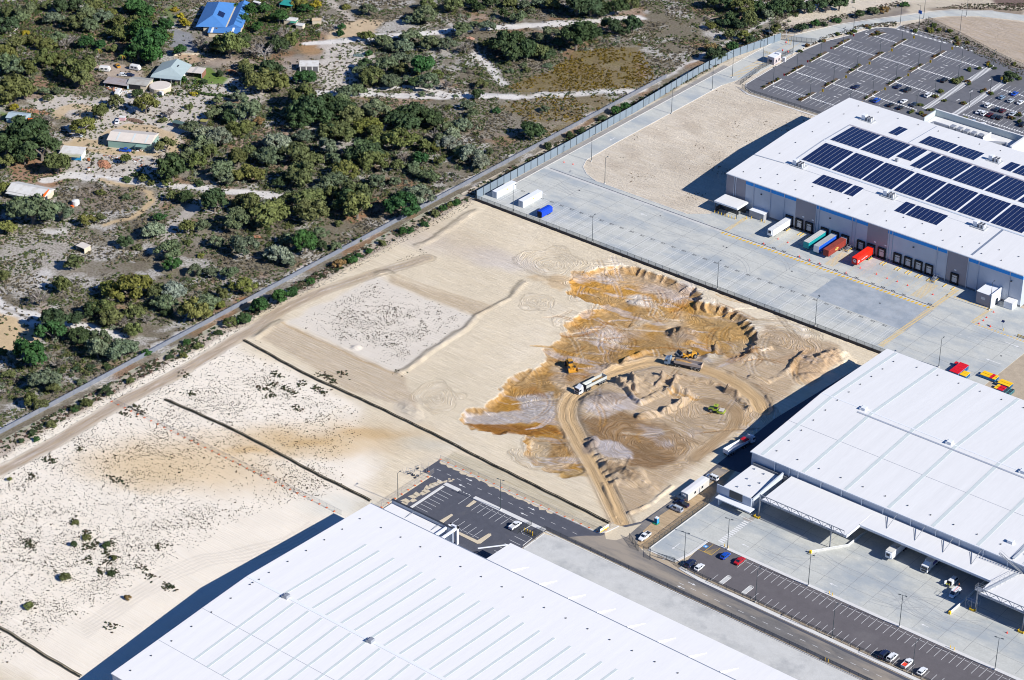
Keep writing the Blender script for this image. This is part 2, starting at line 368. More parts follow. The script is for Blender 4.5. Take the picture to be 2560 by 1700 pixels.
HAUL = T(A8, [(1930, 900), (1850, 730), (1740, 500), (1620, 300), (1550, 160)]) + T(A5, [(355, 1310), (345, 1230), (375, 1160), (440, 1100), (540, 1045), (680, 975), (820, 925), (960, 890), (1120, 890), (1300, 925), (1480, 985), (1640, 1070), (1750, 1160), (1790, 1240)])
HAUL2 = T(Q8, [(360, 900), (470, 920), (600, 940), (720, 1000), (800, 1080), (810, 1180), (760, 1290), (660, 1390), (520, 1490), (380, 1600), (200, 1740)])
def paint_site(g):
    X, Y = g.X, g.Y
    n1 = fbm(X, Y, 45, 4, 1); n2 = fbm(X, Y, 14, 4, 2); n3 = fbm(X, Y, 5, 3, 9)
    base = np.array(C_CREAM)*(.97+.10*(n1[..., None]-.5)*2)
    w = sstep(n2*.5+n1*.5, .42, .62)[..., None]
    g.col = base*(1-.35*w)+np.array(C_PALE)*.35*w
    g.z += .05*(n3-.5)
    # weedy white sand west and south of the sediment fences
    g.poly([(-572, 345), (-572, 545), (-556, 530), (-500, 528), (-470, 512), (-455, 486), (-447, 470), (-430, 470), (-430, 345)], (.76, .69, .575), .95, 10, 2, k=.12)
    for p, r, asp, ang in ((A7(1500, 520), 13, 2.4, .5), (A7(1000, 520), 10, 2, .5), (A7(1900, 330), 9, 2.6, .6), (A7(2250, 290), 9, 2.6, .55), (A8(100, 260), 10, 2.2, .6), (A8(-300, 330), 8, 2.4, .6), (A7(1300, 450), 14, 1.8, .4)):
        g.spot(p, r, (.62, .475, .29), .62, r*1.3, asp, ang)
    for p, r, asp in ((A7(1830, 370), 3.2, 2.6), (A8(60, 240), 3.6, 3), (A7(2250, 300), 3.5, 3)):
        g.spot(p, r, (.50, .32, .13), .6, r*1.6, asp, .6)
    g.poly(T(A4, [(1010, 555), (330, 900), (1150, 1270), (1570, 1010), (1740, 850), (1100, 610)]), (.63, .575, .49), .9, 4, 1, k=.15)     # untouched plot between the berms
    g.spot(A4(1900, 440), 7, C_LAV, .5, 8, 2.2, .1); g.spot(A4(1400, 320), 7, C_LAV, .3, 9, 2, .1); g.spot(A4(1450, 250), 12, (.50, .40, .29), .35, 12, 2.5, 0.0)
    g.poly(T(A4, [(1100, 560), (1110, 610), (1740, 850), (1870, 790)]), (.53, .41, .27), .6, 2.5, .6, k=.8)
    g.poly(T(A4, [(300, 900), (130, 1000), (800, 1400), (1340, 1560), (1200, 1290)]), (.60, .49, .35), .8, 2.5, .6, k=.8)
    g.poly([(-500, 470), (-500, 527), (-385, 520), (-385, 527), (-470, 529), (-498, 530), (-500, 470)], C_CREAM, .3, 5)
    g.spot(A8(530, 330), 4, (.50, .52, .47), .35, 6, 2.4, .6); g.spot(A9(1900, 280), 6, (.52, .55, .50), .4, 8, 2.0, .6)
    # dirt track along the western boundary
    tr = [(-563, 345), (-562, 418), (-561, 440), (-563, 470), (-562, 500), (-563.5, 535), (-565.5, 560), (-564, 580), (-557.5, 604), (-550, 627)]
    g.stroke(tr[:8], 5.0, (.50, .41, .31), .85, 1.6, .4, k=1); g.stroke(tr[7:], 4.6, (.56, .46, .34), .55, 2.4, .6, k=1); g.flowline(tr, 6.5, 1.2)
    for o in (-1.5, -.4, 1.3): g.stroke([(x+o, y) for x, y in tr], .8, (.36, .28, .21), .4, .8, .6)
    # curving tyre marks south west
    for o in range(5): g.stroke([(x+o*1.6, y-o*.6) for x, y in T(A9, [(0, 1160), (300, 960), (600, 760), (900, 640), (1200, 590), (1500, 520), (1700, 400)])], .8, (.50, .45, .38), .35, .6)
    # sand beside the boundary, pinkish litter strip and drain edge
    g.poly([(-577, 345), (-569, 345), (-569, 678), (-577, 678)], (.40, .33, .27), .75, 1.5, 1)
    g.stroke([(-576.2, 345), (-576.2, 678)], 2.6, (.36, .36, .27), .85, 1)
    # pit interior colours
    d, arc = sdist(X+(g.wx-X)*.3, Y+(g.wy-Y)*.3, PIT)
    reg = sstep(1280+F_PX*((X*_R[0]+Y*_R[1]-H_CAM*_R[2])/(X*_f[0]+Y*_f[1]-H_CAM*_f[2])), 1490, 1580)
    side = (.5+1.3*vnoise(X, Y, 16, 5))*(np.abs(np.sin(PI*arc/4.6+9*fbm(X, Y, 12, 3, 3)))**.7-.55)*reg+(1-reg)*2.6*(np.abs(fbm(X, Y, 7, 3, 12)-.5)*3-.35)
    de = d+side*1.5*sstep(d, -4, 0)
    inn = sstep(de, -.1, .5)
    fc = np.array(C_TAN)[None, None]*(1-sstep(n2, .35, .65)[..., None])+np.array(C_OCHRE)[None, None]*sstep(n2, .35, .65)[..., None]
    fc = fc*(1-.45*sstep(fbm(X, Y, 20, 3, 11), .56, .7)[..., None])+np.array(C_PALE)*.45*sstep(fbm(X, Y, 20, 3, 11), .56, .7)[..., None]
    st = sstep(fbm(X*.35+Y*.2, Y*1.5-X*.5, 6, 4, 14), .6, .72)[..., None]; fc = fc*(1-.55*st)+np.array(C_LAV)*.55*st
    fc = fc*1.02
    g.col = g.col*(1-inn[..., None])+fc*inn[..., None]
    wall = inn*(1-sstep(de, 1.6, 3.2)); g.mix((slice(None), slice(None)), wall*(.25+.4*reg), C_PEACH)
    lip = np.exp(-((de+.6)/.7)**2); g.mix((slice(None), slice(None)), lip*.25, (.64, .57, .46))
    g.k = np.where(de > 0, .95, g.k)
    g._pit = de
    # depth of the cut
    hd, _ = seg_dist(X, Y, HAUL); far = sstep(hd, 5, 20)
    D = (1.1+1.4*far)*(.75+.5*vnoise(X, Y, 22, 9))*(.62+.38*reg)
    D = D*(1-.75*sstep(X, -412, -400)*sstep(-Y, -620, -600))
    run = 1.5+.5*n3
    g.z = g.z-D*np.clip(de/(run+.9), 0, 1)**.8+inn*(.5*(fbm(X, Y, 7, 4, 21)-.5)+.30*(fbm(X, Y, 2.1, 2, 23)-.5)+.22*(vnoise(X, Y, .9, 24)-.5))*sstep(de, 1, 4)
    # outside of the pit on the near right: worked ground
    R1 = T(A5, [(380, 1140), (640, 1010), (1000, 895), (1400, 900), (1700, 740), (1800, 640), (2250, 760), (2361, 800), (2361, 900), (1900, 1200), (1300, 1650)]) + T(A8, [(2000, 850), (1900, 850), (1740, 500), (1550, 150)])
    g.poly(R1, (.54, .405, .26), .85, 4, 1.5, k=.9)
    g.poly(T(A8, [(1600, 130), (1950, 100), (2150, 190), (2300, 330), (2361, 430), (2200, 500), (2000, 480), (1900, 330), (1700, 240)]), C_BROWN, .85, 3, 1.6, k=1)
    g.poly(T(A5, [(420, 1320), (700, 1300), (1100, 1350), (1260, 1500), (1180, 1560), (700, 1564), (450, 1420)]), (.36, .235, .12), .7, 5, 2, k=1)
    g.poly(T(A5, [(430, 1180), (700, 1130), (880, 1180), (860, 1260), (640, 1290), (450, 1250)]), C_LAV, .7, 3, 1.6)
    g.poly(T(A5, [(440, 1420), (700, 1480), (640, 1600), (500, 1560)]), C_LAV, .75, 3, 1.6)
    g.poly(T(A8, [(1700, 260), (1900, 300), (2000, 420), (1850, 420), (1740, 380)]), C_LAV, .8, 2, 1.4)
    g.poly(T(A5, [(0, 1130), (250, 1100), (260, 1270), (60, 1300)]), (.56, .52, .485), .85, 3, 1.6)
    g.poly(T(A8, [(760, 80), (1010, 60), (1420, 60), (1460, 140), (1000, 150), (780, 150)]), (.57, .525, .485), .85, 2, 1.4)
    g.poly(T(A8, [(800, 150), (1050, 150), (1450, 190), (1500, 230), (1180, 245), (940, 225), (820, 200)]), C_RUST, .9, 1.6, 1.2)
    g.poly(T(A8, [(1270, 260), (1360, 260), (1440, 330), (1380, 420), (1290, 430), (1240, 330)]), (.60, .49, .33), .8, 2, 1)
    g.poly(T(A8, [(1420, 480), (1700, 490), (1700, 550), (1480, 560)]), (.50, .33, .13), .8, 2, 1.2)
    g.poly(T(A5, [(1330, 450), (1640, 570), (1720, 720), (1500, 840), (1200, 650)]), (.50, .35, .17), .55, 4, 1.4)
    g.poly(T(A5, [(520, 240), (760, 200), (1050, 280), (1300, 400), (900, 300), (600, 300)]), (.57, .46, .33), .6, 3, 1.4)
    g.spot(A5(880, 420), 4.5, (.64, .58, .50), .9, 2.5, 1.3); g.spot(A5(1050, 360), 4, C_LAV, .6, 4, 2.4, .2); g.spot(A5(630, 270), 3, C_LAV, .6, 3, 1.6); g.spot(A5(640, 660), 5, C_LAV, .5, 5, 2.2, .7)
    g.poly(T(A5, [(1880, 900), (2100, 790), (2240, 800), (2361, 860), (2361, 930), (2150, 1080)]), (.56, .40, .25), .8, 3, 1.4)
    # marks left by turning machines
    for p, r, asp in ((A5(880, 420), 21, 1.5), (A5(560, 670), 13, 1.3), (A5(1500, 760), 15, 1.2), (A5(1880, 730), 15, 1.3), (A8(1450, 380), 12, 1.2), (A5(230, 1130), 12, 1.1), (A5(1450, 1260), 17, 1.3), (A8(2150, 330), 16, 1.2), (A4(2300, 470), 13, 1.0), (A4(2200, 750), 7, 1), (A4(1450, 1450), 9, 1), (A5(560, 870), 9, 1), (A8(1750, 450), 6, 1)):
        g.rings(p, r, 1.3 if p[0] > -455 else .8, asp, 0.0)
    # crossing ruts and turning scars
    rr_ = random.Random(5)
    for k in range(230):
        c = A5(rr_.uniform(150, 2100), rr_.uniform(250, 1500)); c = (c[0]+rr_.uniform(-8, 8), c[1]); 
        if not (inside(np.array([c[0]]), np.array([c[1]]), PIT)[0] or rr_.random() < .45): continue
        a = rr_.uniform(0, 6.28); bend = rr_.uniform(-.16, .16); L_ = rr_.uniform(5, 22); q = [c]
        for i_ in range(9): q.append((q[-1][0]+math.cos(a)*L_/9, q[-1][1]+math.sin(a)*L_/9)); a += bend
        cc_ = rr_.choice([C_BROWN, C_RUST, C_OCHRE, C_LAV, C_PALE, (.42, .29, .16)]); al_ = rr_.uniform(.25, .6); w_ = rr_.uniform(.4, .9)
        g.stroke(q, w_, cc_, al_, .3, .3); g.stroke([(x+1.1, y+1.3) for x, y in q], w_, cc_, al_, .3, .3); g.ridge(q, .9, -.2, wob=.3); g.ridge([(x+1.1, y+1.3) for x, y in q], .9, -.2, wob=.3)
    for k in range(22):
        c = A5(rr_.uniform(100, 1700), rr_.uniform(250, 1500)); g.spot(c, rr_.uniform(1.2, 4), rr_.choice([C_LAV, C_OCHRE, C_RUST, C_BROWN, C_PALE]), rr_.uniform(.25, .6), 2.5, rr_.uniform(1.5, 3.5), rr_.uniform(0, 3.1), 3)
    # haul road loops
    g.stroke(HAUL, 9, (.58, .46, .31), .7, 3, .6)
    g.stroke(HAUL, 5.8, C_HAUL, .95, 1.6, .3, k=.45); g.flowline(HAUL, 7.5, .5)
    g.stroke(HAUL2, 4.2, (.40, .28, .16), .8, 1.5, .4); g.flowline(HAUL2, 5, .9)
    for o in (-1.2, 1.1): g.stroke([(x+o, y+o*.5) for x, y in HAUL], .8, (.37, .24, .115), .3, .6, .3)
    hw = (1-sstep(hd, 3.0, 5.6))*.9; hz = -.35-.45*sstep(Y, 535, 560)
    g.z = g.z*(1-hw)+hz*hw*sstep(Y, 524, 534)
    # crumbling spoil at the road edges
    k = np.exp(-((hd-4.0+1.2*(n3-.5))/.5)**2); g.z += k*.6*sstep(n3, .4, .7)*sstep(Y, 532, 545); g.mix((slice(None), slice(None)), k*.35, (.36, .26, .17))
    # mounds, berms and windrows
    g.mound(A5(1200, 660), 6.2, 3.4, 1.15, .3); g.spot(A5(1200, 660), 6, (.34, .25, .165), .75, 2)
    g.mound(A5(870, 430), 4.2, 1.5); g.mound(A5(590, 1180), 5.6, 2.4, 1.5, .8); g.spot(A5(590, 1170), 4.6, (.25, .20, .16), .7, 3, 1.5, .8)
    g.mound(A8(1990, 570), 6.0, 3.0, 1.4, -.2); g.spot(A8(1960, 540), 5.2, (.30, .21, .125), .75, 3, 1.2)
    g.mound(A8(2120, 640), 3.4, 1.3, 1.6, -.2); g.mound(A8(1720, 310), 2.4, 1.7, 2, -1.2); g.spot(A8(1720, 310), 2.8, (.27, .22, .19), .7, 2, 2, -1.2); g.mound(A8(1860, 480), 3.0, 2.0, 1.6, 1.2)
    g.mound(A5(670, 920), 2.6, 1.5, 1.7, .7); g.mound(A5(760, 1050), 2.4, 1.6, 1.8, 1.4); g.mound(A5(840, 1060), 2.4, 1.4, 2.4, 1.5)
    g.mound(A5(2240, 900), 7.2, 3.2, 1.7, .8); g.mound(A5(2120, 1010), 3.2, 1.6, 1.8, .9); g.mound(A5(2330, 850), 4.5, 1.8, 1.3); g.mound(A5(1210, 1140), 3.0, 1.3, 1.5, .3)
    g.mound(A4(860, 1090), 1.9, 1.3); g.mound(A4(1180, 1280), 1.9, .8); g.mound(A8(380, 80), 3.6, 1.0, 2.2, -.35); g.spot(A8(380, 80), 4, (.62, .54, .42), .7, 2, 2.2, -.35)
    g.z -= .30*(np.exp(-((hd-1.1)/.35)**2)+np.exp(-((hd-2.0)/.3)**2))*(.4+vnoise(X, Y, 5, 44))
    sc = dict(wob=1.1, sharp=.7)
    g.ridge(T(A5, [(880, 1200), (1000, 1150), (1130, 1110), (1230, 1140), (1240, 1170), (1130, 1240), (1000, 1290), (880, 1310)]), 3.4, 1.9, **sc)
    g.ridge(T(A5, [(1540, 1120), (1600, 1150), (1650, 1200), (1690, 1250)]), 3.8, 1.9, **sc); g.ridge(T(A5, [(1000, 1010), (1200, 1010), (1400, 1050), (1540, 1110)]), 2.8, 1.1, **sc)
    g.ridge(T(A5, [(760, 890), (860, 840), (960, 795)]), 2.6, 1.1, **sc); g.ridge(T(A5, [(1440, 740), (1440, 830), (1500, 860), (1620, 830), (1800, 810), (1850, 800)]), 2.4, .9, **sc)
    g.ridge(T(A5, [(2100, 830), (1990, 960), (1830, 1050), (1700, 1010)]), 3, .8, **sc); g.ridge(T(A8, [(1790, 610), (1850, 740), (1890, 850)]), 1.8, .5, **sc); g.ridge(T(A8, [(2000, 830), (2150, 760), (2300, 640)]), 2, .6, **sc)
    g.mound(A5(900, 1070), 8, 1.6, 1.3, .3)
    for a_ in ((720, 1010, 760, 1090), (770, 1090, 850, 1190), (830, 1000, 850, 1120), (1050, 1000, 1010, 1090), (1150, 1010, 1120, 1080)): g.ridge(T(A5, [a_[:2], a_[2:]]), 2.0, 1.5, **sc); g.stroke(T(A5, [a_[:2], a_[2:]]), 1.6, (.36, .27, .19), .5, 1)
    for q in range(9): c = A8(1690+q*24, 290+q*40); g.mound(c, 1.6, 1.1, 1.5, .9)
    g.ridge(T(A8, [(1990, 420), (1960, 560)]), 1.4, .4)
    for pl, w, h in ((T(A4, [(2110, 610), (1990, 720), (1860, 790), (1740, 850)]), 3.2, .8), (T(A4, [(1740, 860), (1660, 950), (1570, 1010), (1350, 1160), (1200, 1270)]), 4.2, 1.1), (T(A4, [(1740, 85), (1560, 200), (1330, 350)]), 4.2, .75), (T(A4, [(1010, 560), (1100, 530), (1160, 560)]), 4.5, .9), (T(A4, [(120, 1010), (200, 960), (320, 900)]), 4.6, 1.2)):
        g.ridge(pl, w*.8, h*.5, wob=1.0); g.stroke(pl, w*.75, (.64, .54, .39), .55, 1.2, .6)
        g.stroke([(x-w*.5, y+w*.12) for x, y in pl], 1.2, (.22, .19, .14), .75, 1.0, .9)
    g.stroke(T(A4, [(320, 905), (500, 1000), (900, 1180), (1150, 1280)]), 1.0, (.52, .36, .19), .6, .8)
    g.stroke(T(A4, [(1160, 555), (1500, 670), (1860, 780)]), .9, (.45, .33, .2), .5, .8)
    # fresh strip against the sealed road and the site compound
    g.poly([(-450, 518.7), (-450, 526), (-433, 527), (-402, 526), (-382, 524), (-380.5, 519)], (.60, .53, .38), .8, 1.2, .5, k=.8)
    g.poly([(-372.8, 578), (-368.3, 578), (-363.6, 556), (-363.6, 522), (-367, 519.8), (-371.5, 527), (-373, 534)], (.52, .385, .235), 1, .8, .3, k=.6)
gp = Ground(-500, -361, 528, 678.5, .38); paint_site(gp)
gs = Ground(-577, -500, 340, 678.5, .75); paint_site(gs)
gt = Ground(-500, -361, 340, 528.25, .75); paint_site(gt)
for g in (gs, gt): g.frustum_cull(260)
gt.z[-1] = np.interp(gt.xs, gp.xs, gp.z[0])
gp.build('sand_ground', M_SAND, 0); gs.build('sand_ground', M_SAND, 0); gt.build('sand_ground', M_SAND, 0)
def terrain(x, y):
    if x > -500 and y > 528: return gp.height(x, y)
    if x <= -500: return gs.height(x, y)
    return gt.height(x, y)

# ---- bushland
gb = Ground(-960, -576.5, 360, 1080, 1.2); gb.frustum_cull(160)
X, Y = gb.X, gb.Y
W_SAND = (.60, .575, .54); B_HEATH = (.205, .178, .135); B_RED = (.33, .165, .08); B_TRACK = (.66, .63, .585); B_TAN = (.50, .375, .22)
a = sstep(fbm(X, Y, 26, 4, 31), .42, .60)[..., None]
gb.col = np.array(B_HEATH)*(1-a)+np.array((.28, .25, .205))*a
gb.k[:] = .85
s_ = sstep(fbm(X+3*fbm(X, Y, 5, 2, 2), Y, 9, 5, 33), .56, .64)[..., None]; gb.col = gb.col*(1-.7*s_)+np.array(W_SAND)*.7*s_
r_ = sstep(fbm(X, Y, 20, 3, 37), .62, .72)[..., None]; gb.col = gb.col*(1-.6*r_)+np.array(B_RED)*.6*r_
def bpoly(fn, pts, c, al=.9, soft=4, k=.3, warp=2.0): gb.poly(T(fn, pts), c, al, soft, warp, k=k)
def bst(fn, pts, w, c=B_TRACK, al=.95, soft=1.6, k=.1): gb.stroke(T(fn, pts), w*1.15, c, al, soft, .9, k=k)
bpoly(A0, [(440, 700), (700, 720), (1100, 640), (1500, 640), (1750, 560), (2000, 700), (1560, 760), (1500, 900), (1350, 1000), (1330, 1180), (1250, 1110), (1130, 1240), (1150, 1300), (900, 1330), (520, 1300), (430, 1050), (560, 870), (200, 790), (240, 720)], (.55, .50, .44), .9, 4, .25)
bpoly(A0, [(100, 1100), (420, 1180), (520, 1310), (350, 1390), (60, 1330)], B_RED, .8, 4, .4)
bpoly(A0, [(0, 700), (250, 740), (440, 650), (300, 560), (0, 600)], (.30, .18, .12), .7, 5, .4)
bpoly(A0, [(420, 440), (700, 450), (740, 620), (520, 680), (400, 560)], (.30, .20, .15), .7, 5)
bst(A0, [(100, 160), (90, 240), (60, 330)], 3.2); bpoly(A0, [(180, 0), (330, 0), (380, 80), (250, 60)], (.42, .34, .28), .8, 3)
bpoly(A0, [(700, 460), (960, 470), (1080, 560), (760, 560), (700, 520)], (.42, .34, .27), .9, 3, .1); bpoly(A0, [(900, 300), (1000, 330), (960, 400), (880, 380)], (.30, .16, .09), .8, 3)
bpoly(A0, [(1440, 500), (1560, 500), (1620, 560), (1690, 580), (1650, 625), (1500, 625), (1430, 620)], (.12, .19, .035), .95, 1.5, .0, .4)
bpoly(A0, [(1220, 10), (1290, 10), (1300, 160), (1210, 170)], (.12, .17, .05), .9, 3, .1); bpoly(A0, [(0, 800), (80, 810), (60, 870), (0, 880)], (.12, .18, .04), .9, 3, .0); bpoly(A0, [(1040, 510), (1110, 500), (1130, 550), (1060, 560)], (.2, .18, .08), .8, 2)
bpoly(A0, [(1280, 220), (1420, 240), (1450, 390), (1270, 350)], (.23, .235, .245), .95, 2, .0)
bpoly(A0, [(1280, 400), (1480, 400), (1480, 450), (1400, 470), (1320, 440)], (.45, .31, .2), .9, 1.5, .1)
bpoly(A0, [(1480, 410), (1800, 410), (1900, 450), (2200, 430), (2200, 500), (2000, 520), (1750, 500), (1500, 480)], (.28, .205, .16), .8, 3, .2); bpoly(A0, [(1560, 440), (1850, 430), (1900, 490), (1600, 500)], (.42, .36, .3), .7, 5)
bpoly(A0, [(2200, 330), (2361, 300), (2361, 420), (2220, 420)], (.42, .25, .12), .7, 5); bpoly(A1, [(0, 300), (330, 330), (420, 400), (300, 500), (240, 620), (0, 700)], (.58, .53, .47), .85, 5, .25)
bpoly(A1, [(80, 230), (300, 130), (430, 150), (420, 250), (80, 300)], (.52, .40, .26), .95, 2, .1); bst(A1, [(70, 0), (150, 70), (240, 140)], 4, (.45, .40, .34))
bst(A1, [(-100, 320), (20, 315), (200, 300), (480, 265), (760, 245), (1000, 215), (1300, 205), (1800, 180), (2100, 150), (2361, 130)], 4.6); bst(A1, [(760, 240), (1000, 225), (1400, 190), (2000, 150)], 3.4)
bst(A1, [(330, 690), (600, 710), (900, 705), (1200, 705), (1500, 710), (1900, 690), (2361, 655)], 5.4); bst(A1, [(0, 690), (330, 690)], 7); bst(A1, [(340, 660), (600, 640), (900, 680)], 3)
bst(A1, [(830, 20), (880, 110), (980, 190)], 2.4, al=.6)
bst(A1, [(1130, 400), (1220, 470), (1300, 570), (1350, 620)], 4.5, al=.8)
bpoly(A1, [(1380, 640), (1700, 520), (1900, 380), (2361, 360), (2361, 640), (1500, 690)], (.22, .165, .07), .85, 5, .8); bpoly(A1, [(1300, 780), (1500, 720), (2100, 700), (2200, 760), (1700, 1000), (1400, 830)], (.24, .185, .10), .7, 6, .8)
bst(A0, [(330, 1330), (520, 1290), (800, 1330), (1100, 1350), (1400, 1385), (1800, 1425), (2100, 1460)], 5.0); bst(A0, [(740, 1330), (1100, 1420), (1130, 1480), (1040, 1564)], 2.8, B_TAN)
bst(A3, [(1150, 0), (1100, 50), (950, 130), (780, 180)], 3, B_TAN); bst(A3, [(1480, 0), (1380, 90), (1240, 180), (1230, 290)], 5, (.46, .42, .38), .8)
bst(A3, [(-60, 740), (150, 820), (350, 880), (640, 945), (900, 1010)], 4.4); bst(A3, [(-60, 790), (100, 850), (270, 920)], 4.6); bst(A3, [(-60, 765), (300, 900)], 1.0, (.2, .17, .13))
bpoly(A3, [(-60, 800), (140, 890), (260, 990), (250, 1050), (60, 1130), (-60, 1150)], (.56, .42, .25), .95, 3, .1)
bpoly(A3, [(0, 240), (500, 210), (640, 280), (700, 400), (560, 460), (470, 560), (300, 660), (0, 700)], (.48, .44, .39), .8, 8, .75); bpoly(A3, [(240, 200), (520, 210), (500, 250), (300, 240)], W_SAND, .9, 3, .1); bpoly(A3, [(330, 480), (480, 540), (330, 640), (250, 620)], W_SAND, .8, 4, .3)
bpoly(A0, [(600, 1380), (1050, 1400), (1080, 1500), (700, 1564), (550, 1440)], (.27, .215, .175), .8, 5, .8)
bst(A0, [(420, 860), (480, 800), (560, 780), (640, 790), (650, 850)], 5, B_TAN, .8); bst(A0, [(560, 1040), (740, 1060), (820, 980), (960, 940), (1130, 950), (1240, 1000), (1290, 1110)], 5.5, B_TAN, .85); bpoly(A0, [(430, 1040), (640, 1070), (800, 1090), (1150, 1130), (1130, 1170), (640, 1120), (440, 1090)], B_TAN, .9, 3, .1)
bpoly(A0, [(800, 640), (2000, 720), (1950, 750), (1100, 770), (880, 740)], (.54, .49, .43), .6, 3, .2)
bpoly(A3, [(1730, 700), (1920, 670), (1780, 770)], B_RED, .9, 2, .1); bpoly(A3, [(1450, 900), (1900, 700), (1700, 790), (1500, 890)], B_RED, .8, 3, .1); bpoly(A3, [(480, 1060), (600, 1080), (560, 1120), (490, 1110)], B_RED, .8, 3); bpoly(A3, [(1180, 1170), (980, 1180), (820, 1250), (560, 1280), (300, 1200)], (.30, .20, .13), .6, 5)
bpoly(A4, [(700, 100), (980, 80), (960, 130), (800, 170)], B_RED, .8, 3); bpoly(A4, [(1040, 130), (1130, 170), (1050, 210), (1020, 230)], (.4, .37, .34), .9, 2)
bpoly(A2, [(560, 210), (700, 170), (900, 110), (1300, 30), (1500, -30), (1560, -20), (1300, 80), (900, 170), (600, 240)], (.47, .44, .41), .95, 2.5, .1); bpoly(A2, [(1100, 50), (1450, -20), (1350, 30), (1150, 70)], B_RED, .9, 2); bpoly(A2, [(0, 170), (150, 220), (150, 290), (60, 300), (0, 250)], W_SAND, .8, 5, .4)
bpoly(A0, [(2060, 420), (2361, 400), (2361, 600), (2080, 640)], (.36, .31, .27), .6, 5)
gb.stroke([(-582.0, 360), (-581.9, 1080)], 2.2, (.62, .60, .57), .9, 2.4, 1.2, k=.05)
gb.z += .12*(fbm(X, Y, 8, 3, 3)-.5)
gb.build('bushland_ground', M_BUSH, 0)
# ---- ground round the northern roads and car park
gn = Ground(-576.5, -380, 678.5, 1085, 1.0); gn.frustum_cull(260)
X, Y = gn.X, gn.Y
n1 = fbm(X, Y, 18, 4, 41)[..., None]
gn.col = np.array((.63, .555, .44))*(.9+.25*n1); gn.k[:] = .55
for i in range(26):
    p = (random.uniform(-552, -498), random.uniform(728, 842)); gn.spot(p, random.uniform(2, 5), (.44, .36, .27), .25, 4, 2.4, random.uniform(0, PI))
gn.poly(T(A2, [(1440, 200), (1650, 140), (2361, 500), (2361, 620), (1840, 330), (1560, 230)]), (.235, .205, .18), 1, 3, 1, k=.3)
gn.poly(T(A2, [(900, 210), (1100, 150), (1500, 60), (1540, 90), (1200, 170), (960, 230)]), (.25, .215, .19), .95, 3, 1)
gn.poly(T(A2, [(560, 280), (800, 210), (1200, 140), (1600, 60), (1530, 20), (600, 190)]), (.27, .235, .19), .8, 4, 1)
gn.poly(T(A2, [(1540, 20), (2100, -20), (2100, 40), (1680, 60), (1620, 110), (1500, 80)]), (.56, .49, .38), .95, 3, 1)
gn.poly(T(A2, [(1650, 60), (2100, 50), (2361, 70), (2361, 110), (1700, 80)]), (.27, .215, .16), .9, 3, 1); gn.poly(T(A2, [(2070, -40), (2461, -40), (2461, 60), (2150, 40)]), (.175, .12, .105), .95, 3, 1)
gn.poly(T(A2, [(1660, 140), (1900, 115), (2361, 160), (2561, 160), (2561, 600), (2361, 480)]), (.52, .43, .33), .95, 2, .6, k=.9)
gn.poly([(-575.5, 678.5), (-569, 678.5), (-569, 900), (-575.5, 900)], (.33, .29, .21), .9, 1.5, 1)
gn.poly([(-568, 700), (-564.6, 700), (-564.6, 860), (-568, 860)], (.30, .29, .28), .9, .8, .3)
gn.z += .04*(fbm(X, Y, 4, 3, 3)-.5)
gn.build('sand_ground', M_SAND, 0)
structure(MB().use(mat('bare_verge', (.40, .33, .24), .95, var=.15, scale=.4, var2=.1, scale2=3)).box(-361.2, -190, 330, 745, -.7, .0).build('verge_ground'))
# ---- sheet reaching past everything in sight
structure(MB().use(mat('far_scrub', (.20, .17, .125), .95, var=.3, scale=.05, var2=.3, scale2=.4)).box(-4200, 3400, -2600, 4800, -9, -5).build('ground'))
# ================================================================== PAVING
M_CONC = mat('yard_concrete', (.47, .475, .435), .85, var=.09, scale=.3, var2=.07, scale2=2.5, stretch=(.6, 1.1, 1), dirt=((.29, .33, .36), .07, .46, .75))
M_CONC2 = mat('pale_concrete', (.50, .50, .475), .85, var=.08, scale=.3, var2=.06, scale2=3, dirt=((.30, .31, .31), .09, .50, .7))
M_ROADC = mat('road_concrete', (.46, .47, .45), .85, var=.07, scale=.3, var2=.05, scale2=3, dirt=((.36, .38, .38), .1, .55, .6))
M_ASPH = mat('car_park_asphalt', (.125, .128, .142), .9, var=.12, scale=.35, var2=.1, scale2=6, dirt=((.15, .145, .145), .12, .55, .7))
M_ASPH2 = mat('fresh_asphalt', (.078, .082, .10), .9, var=.12, scale=.4, var2=.1, scale2=6, dirt=((.11, .105, .105), .2, .56, .6))
M_DUSTY = mat('dusty_asphalt', (.155, .148, .142), .95, var=.15, scale=.5, stretch=(.25, 1, 1), var2=.1, scale2=5, dirt=((.33, .28, .22), .1, .45, .8))
M_KERB = mat('kerb_concrete', (.60, .59, .56), .85, var=.08, scale=1.5)
M_DUST = mat('loose_sand', (.55, .47, .34), .95, var=.1, scale=1.2, var2=.1, scale2=6)
M_WLINE = mat('white_line_paint', (.66, .66, .64), .7, var=.12, scale=3)
M_YLINE = mat('yellow_line_paint', (.62, .40, .055), .7, var=.2, scale=1.5); M_YPALE = mat('worn_yellow_paint', (.60, .45, .21), .7, var=.2, scale=1.5)
M_DARK = mat('dark_marking', (.035, .037, .045), .7, var=.2, scale=4); M_DRAIN = mat('drain_grate', (.045, .05, .085), .5, metal=.3)
M_JOINT = mat('joint_sealant', (.17, .175, .18), .9)
def slab(name, pts, m, z1=.10, z0=-.6): return structure(MB().use(m).poly(pts, z0, z1).build(name))
ZY = .10
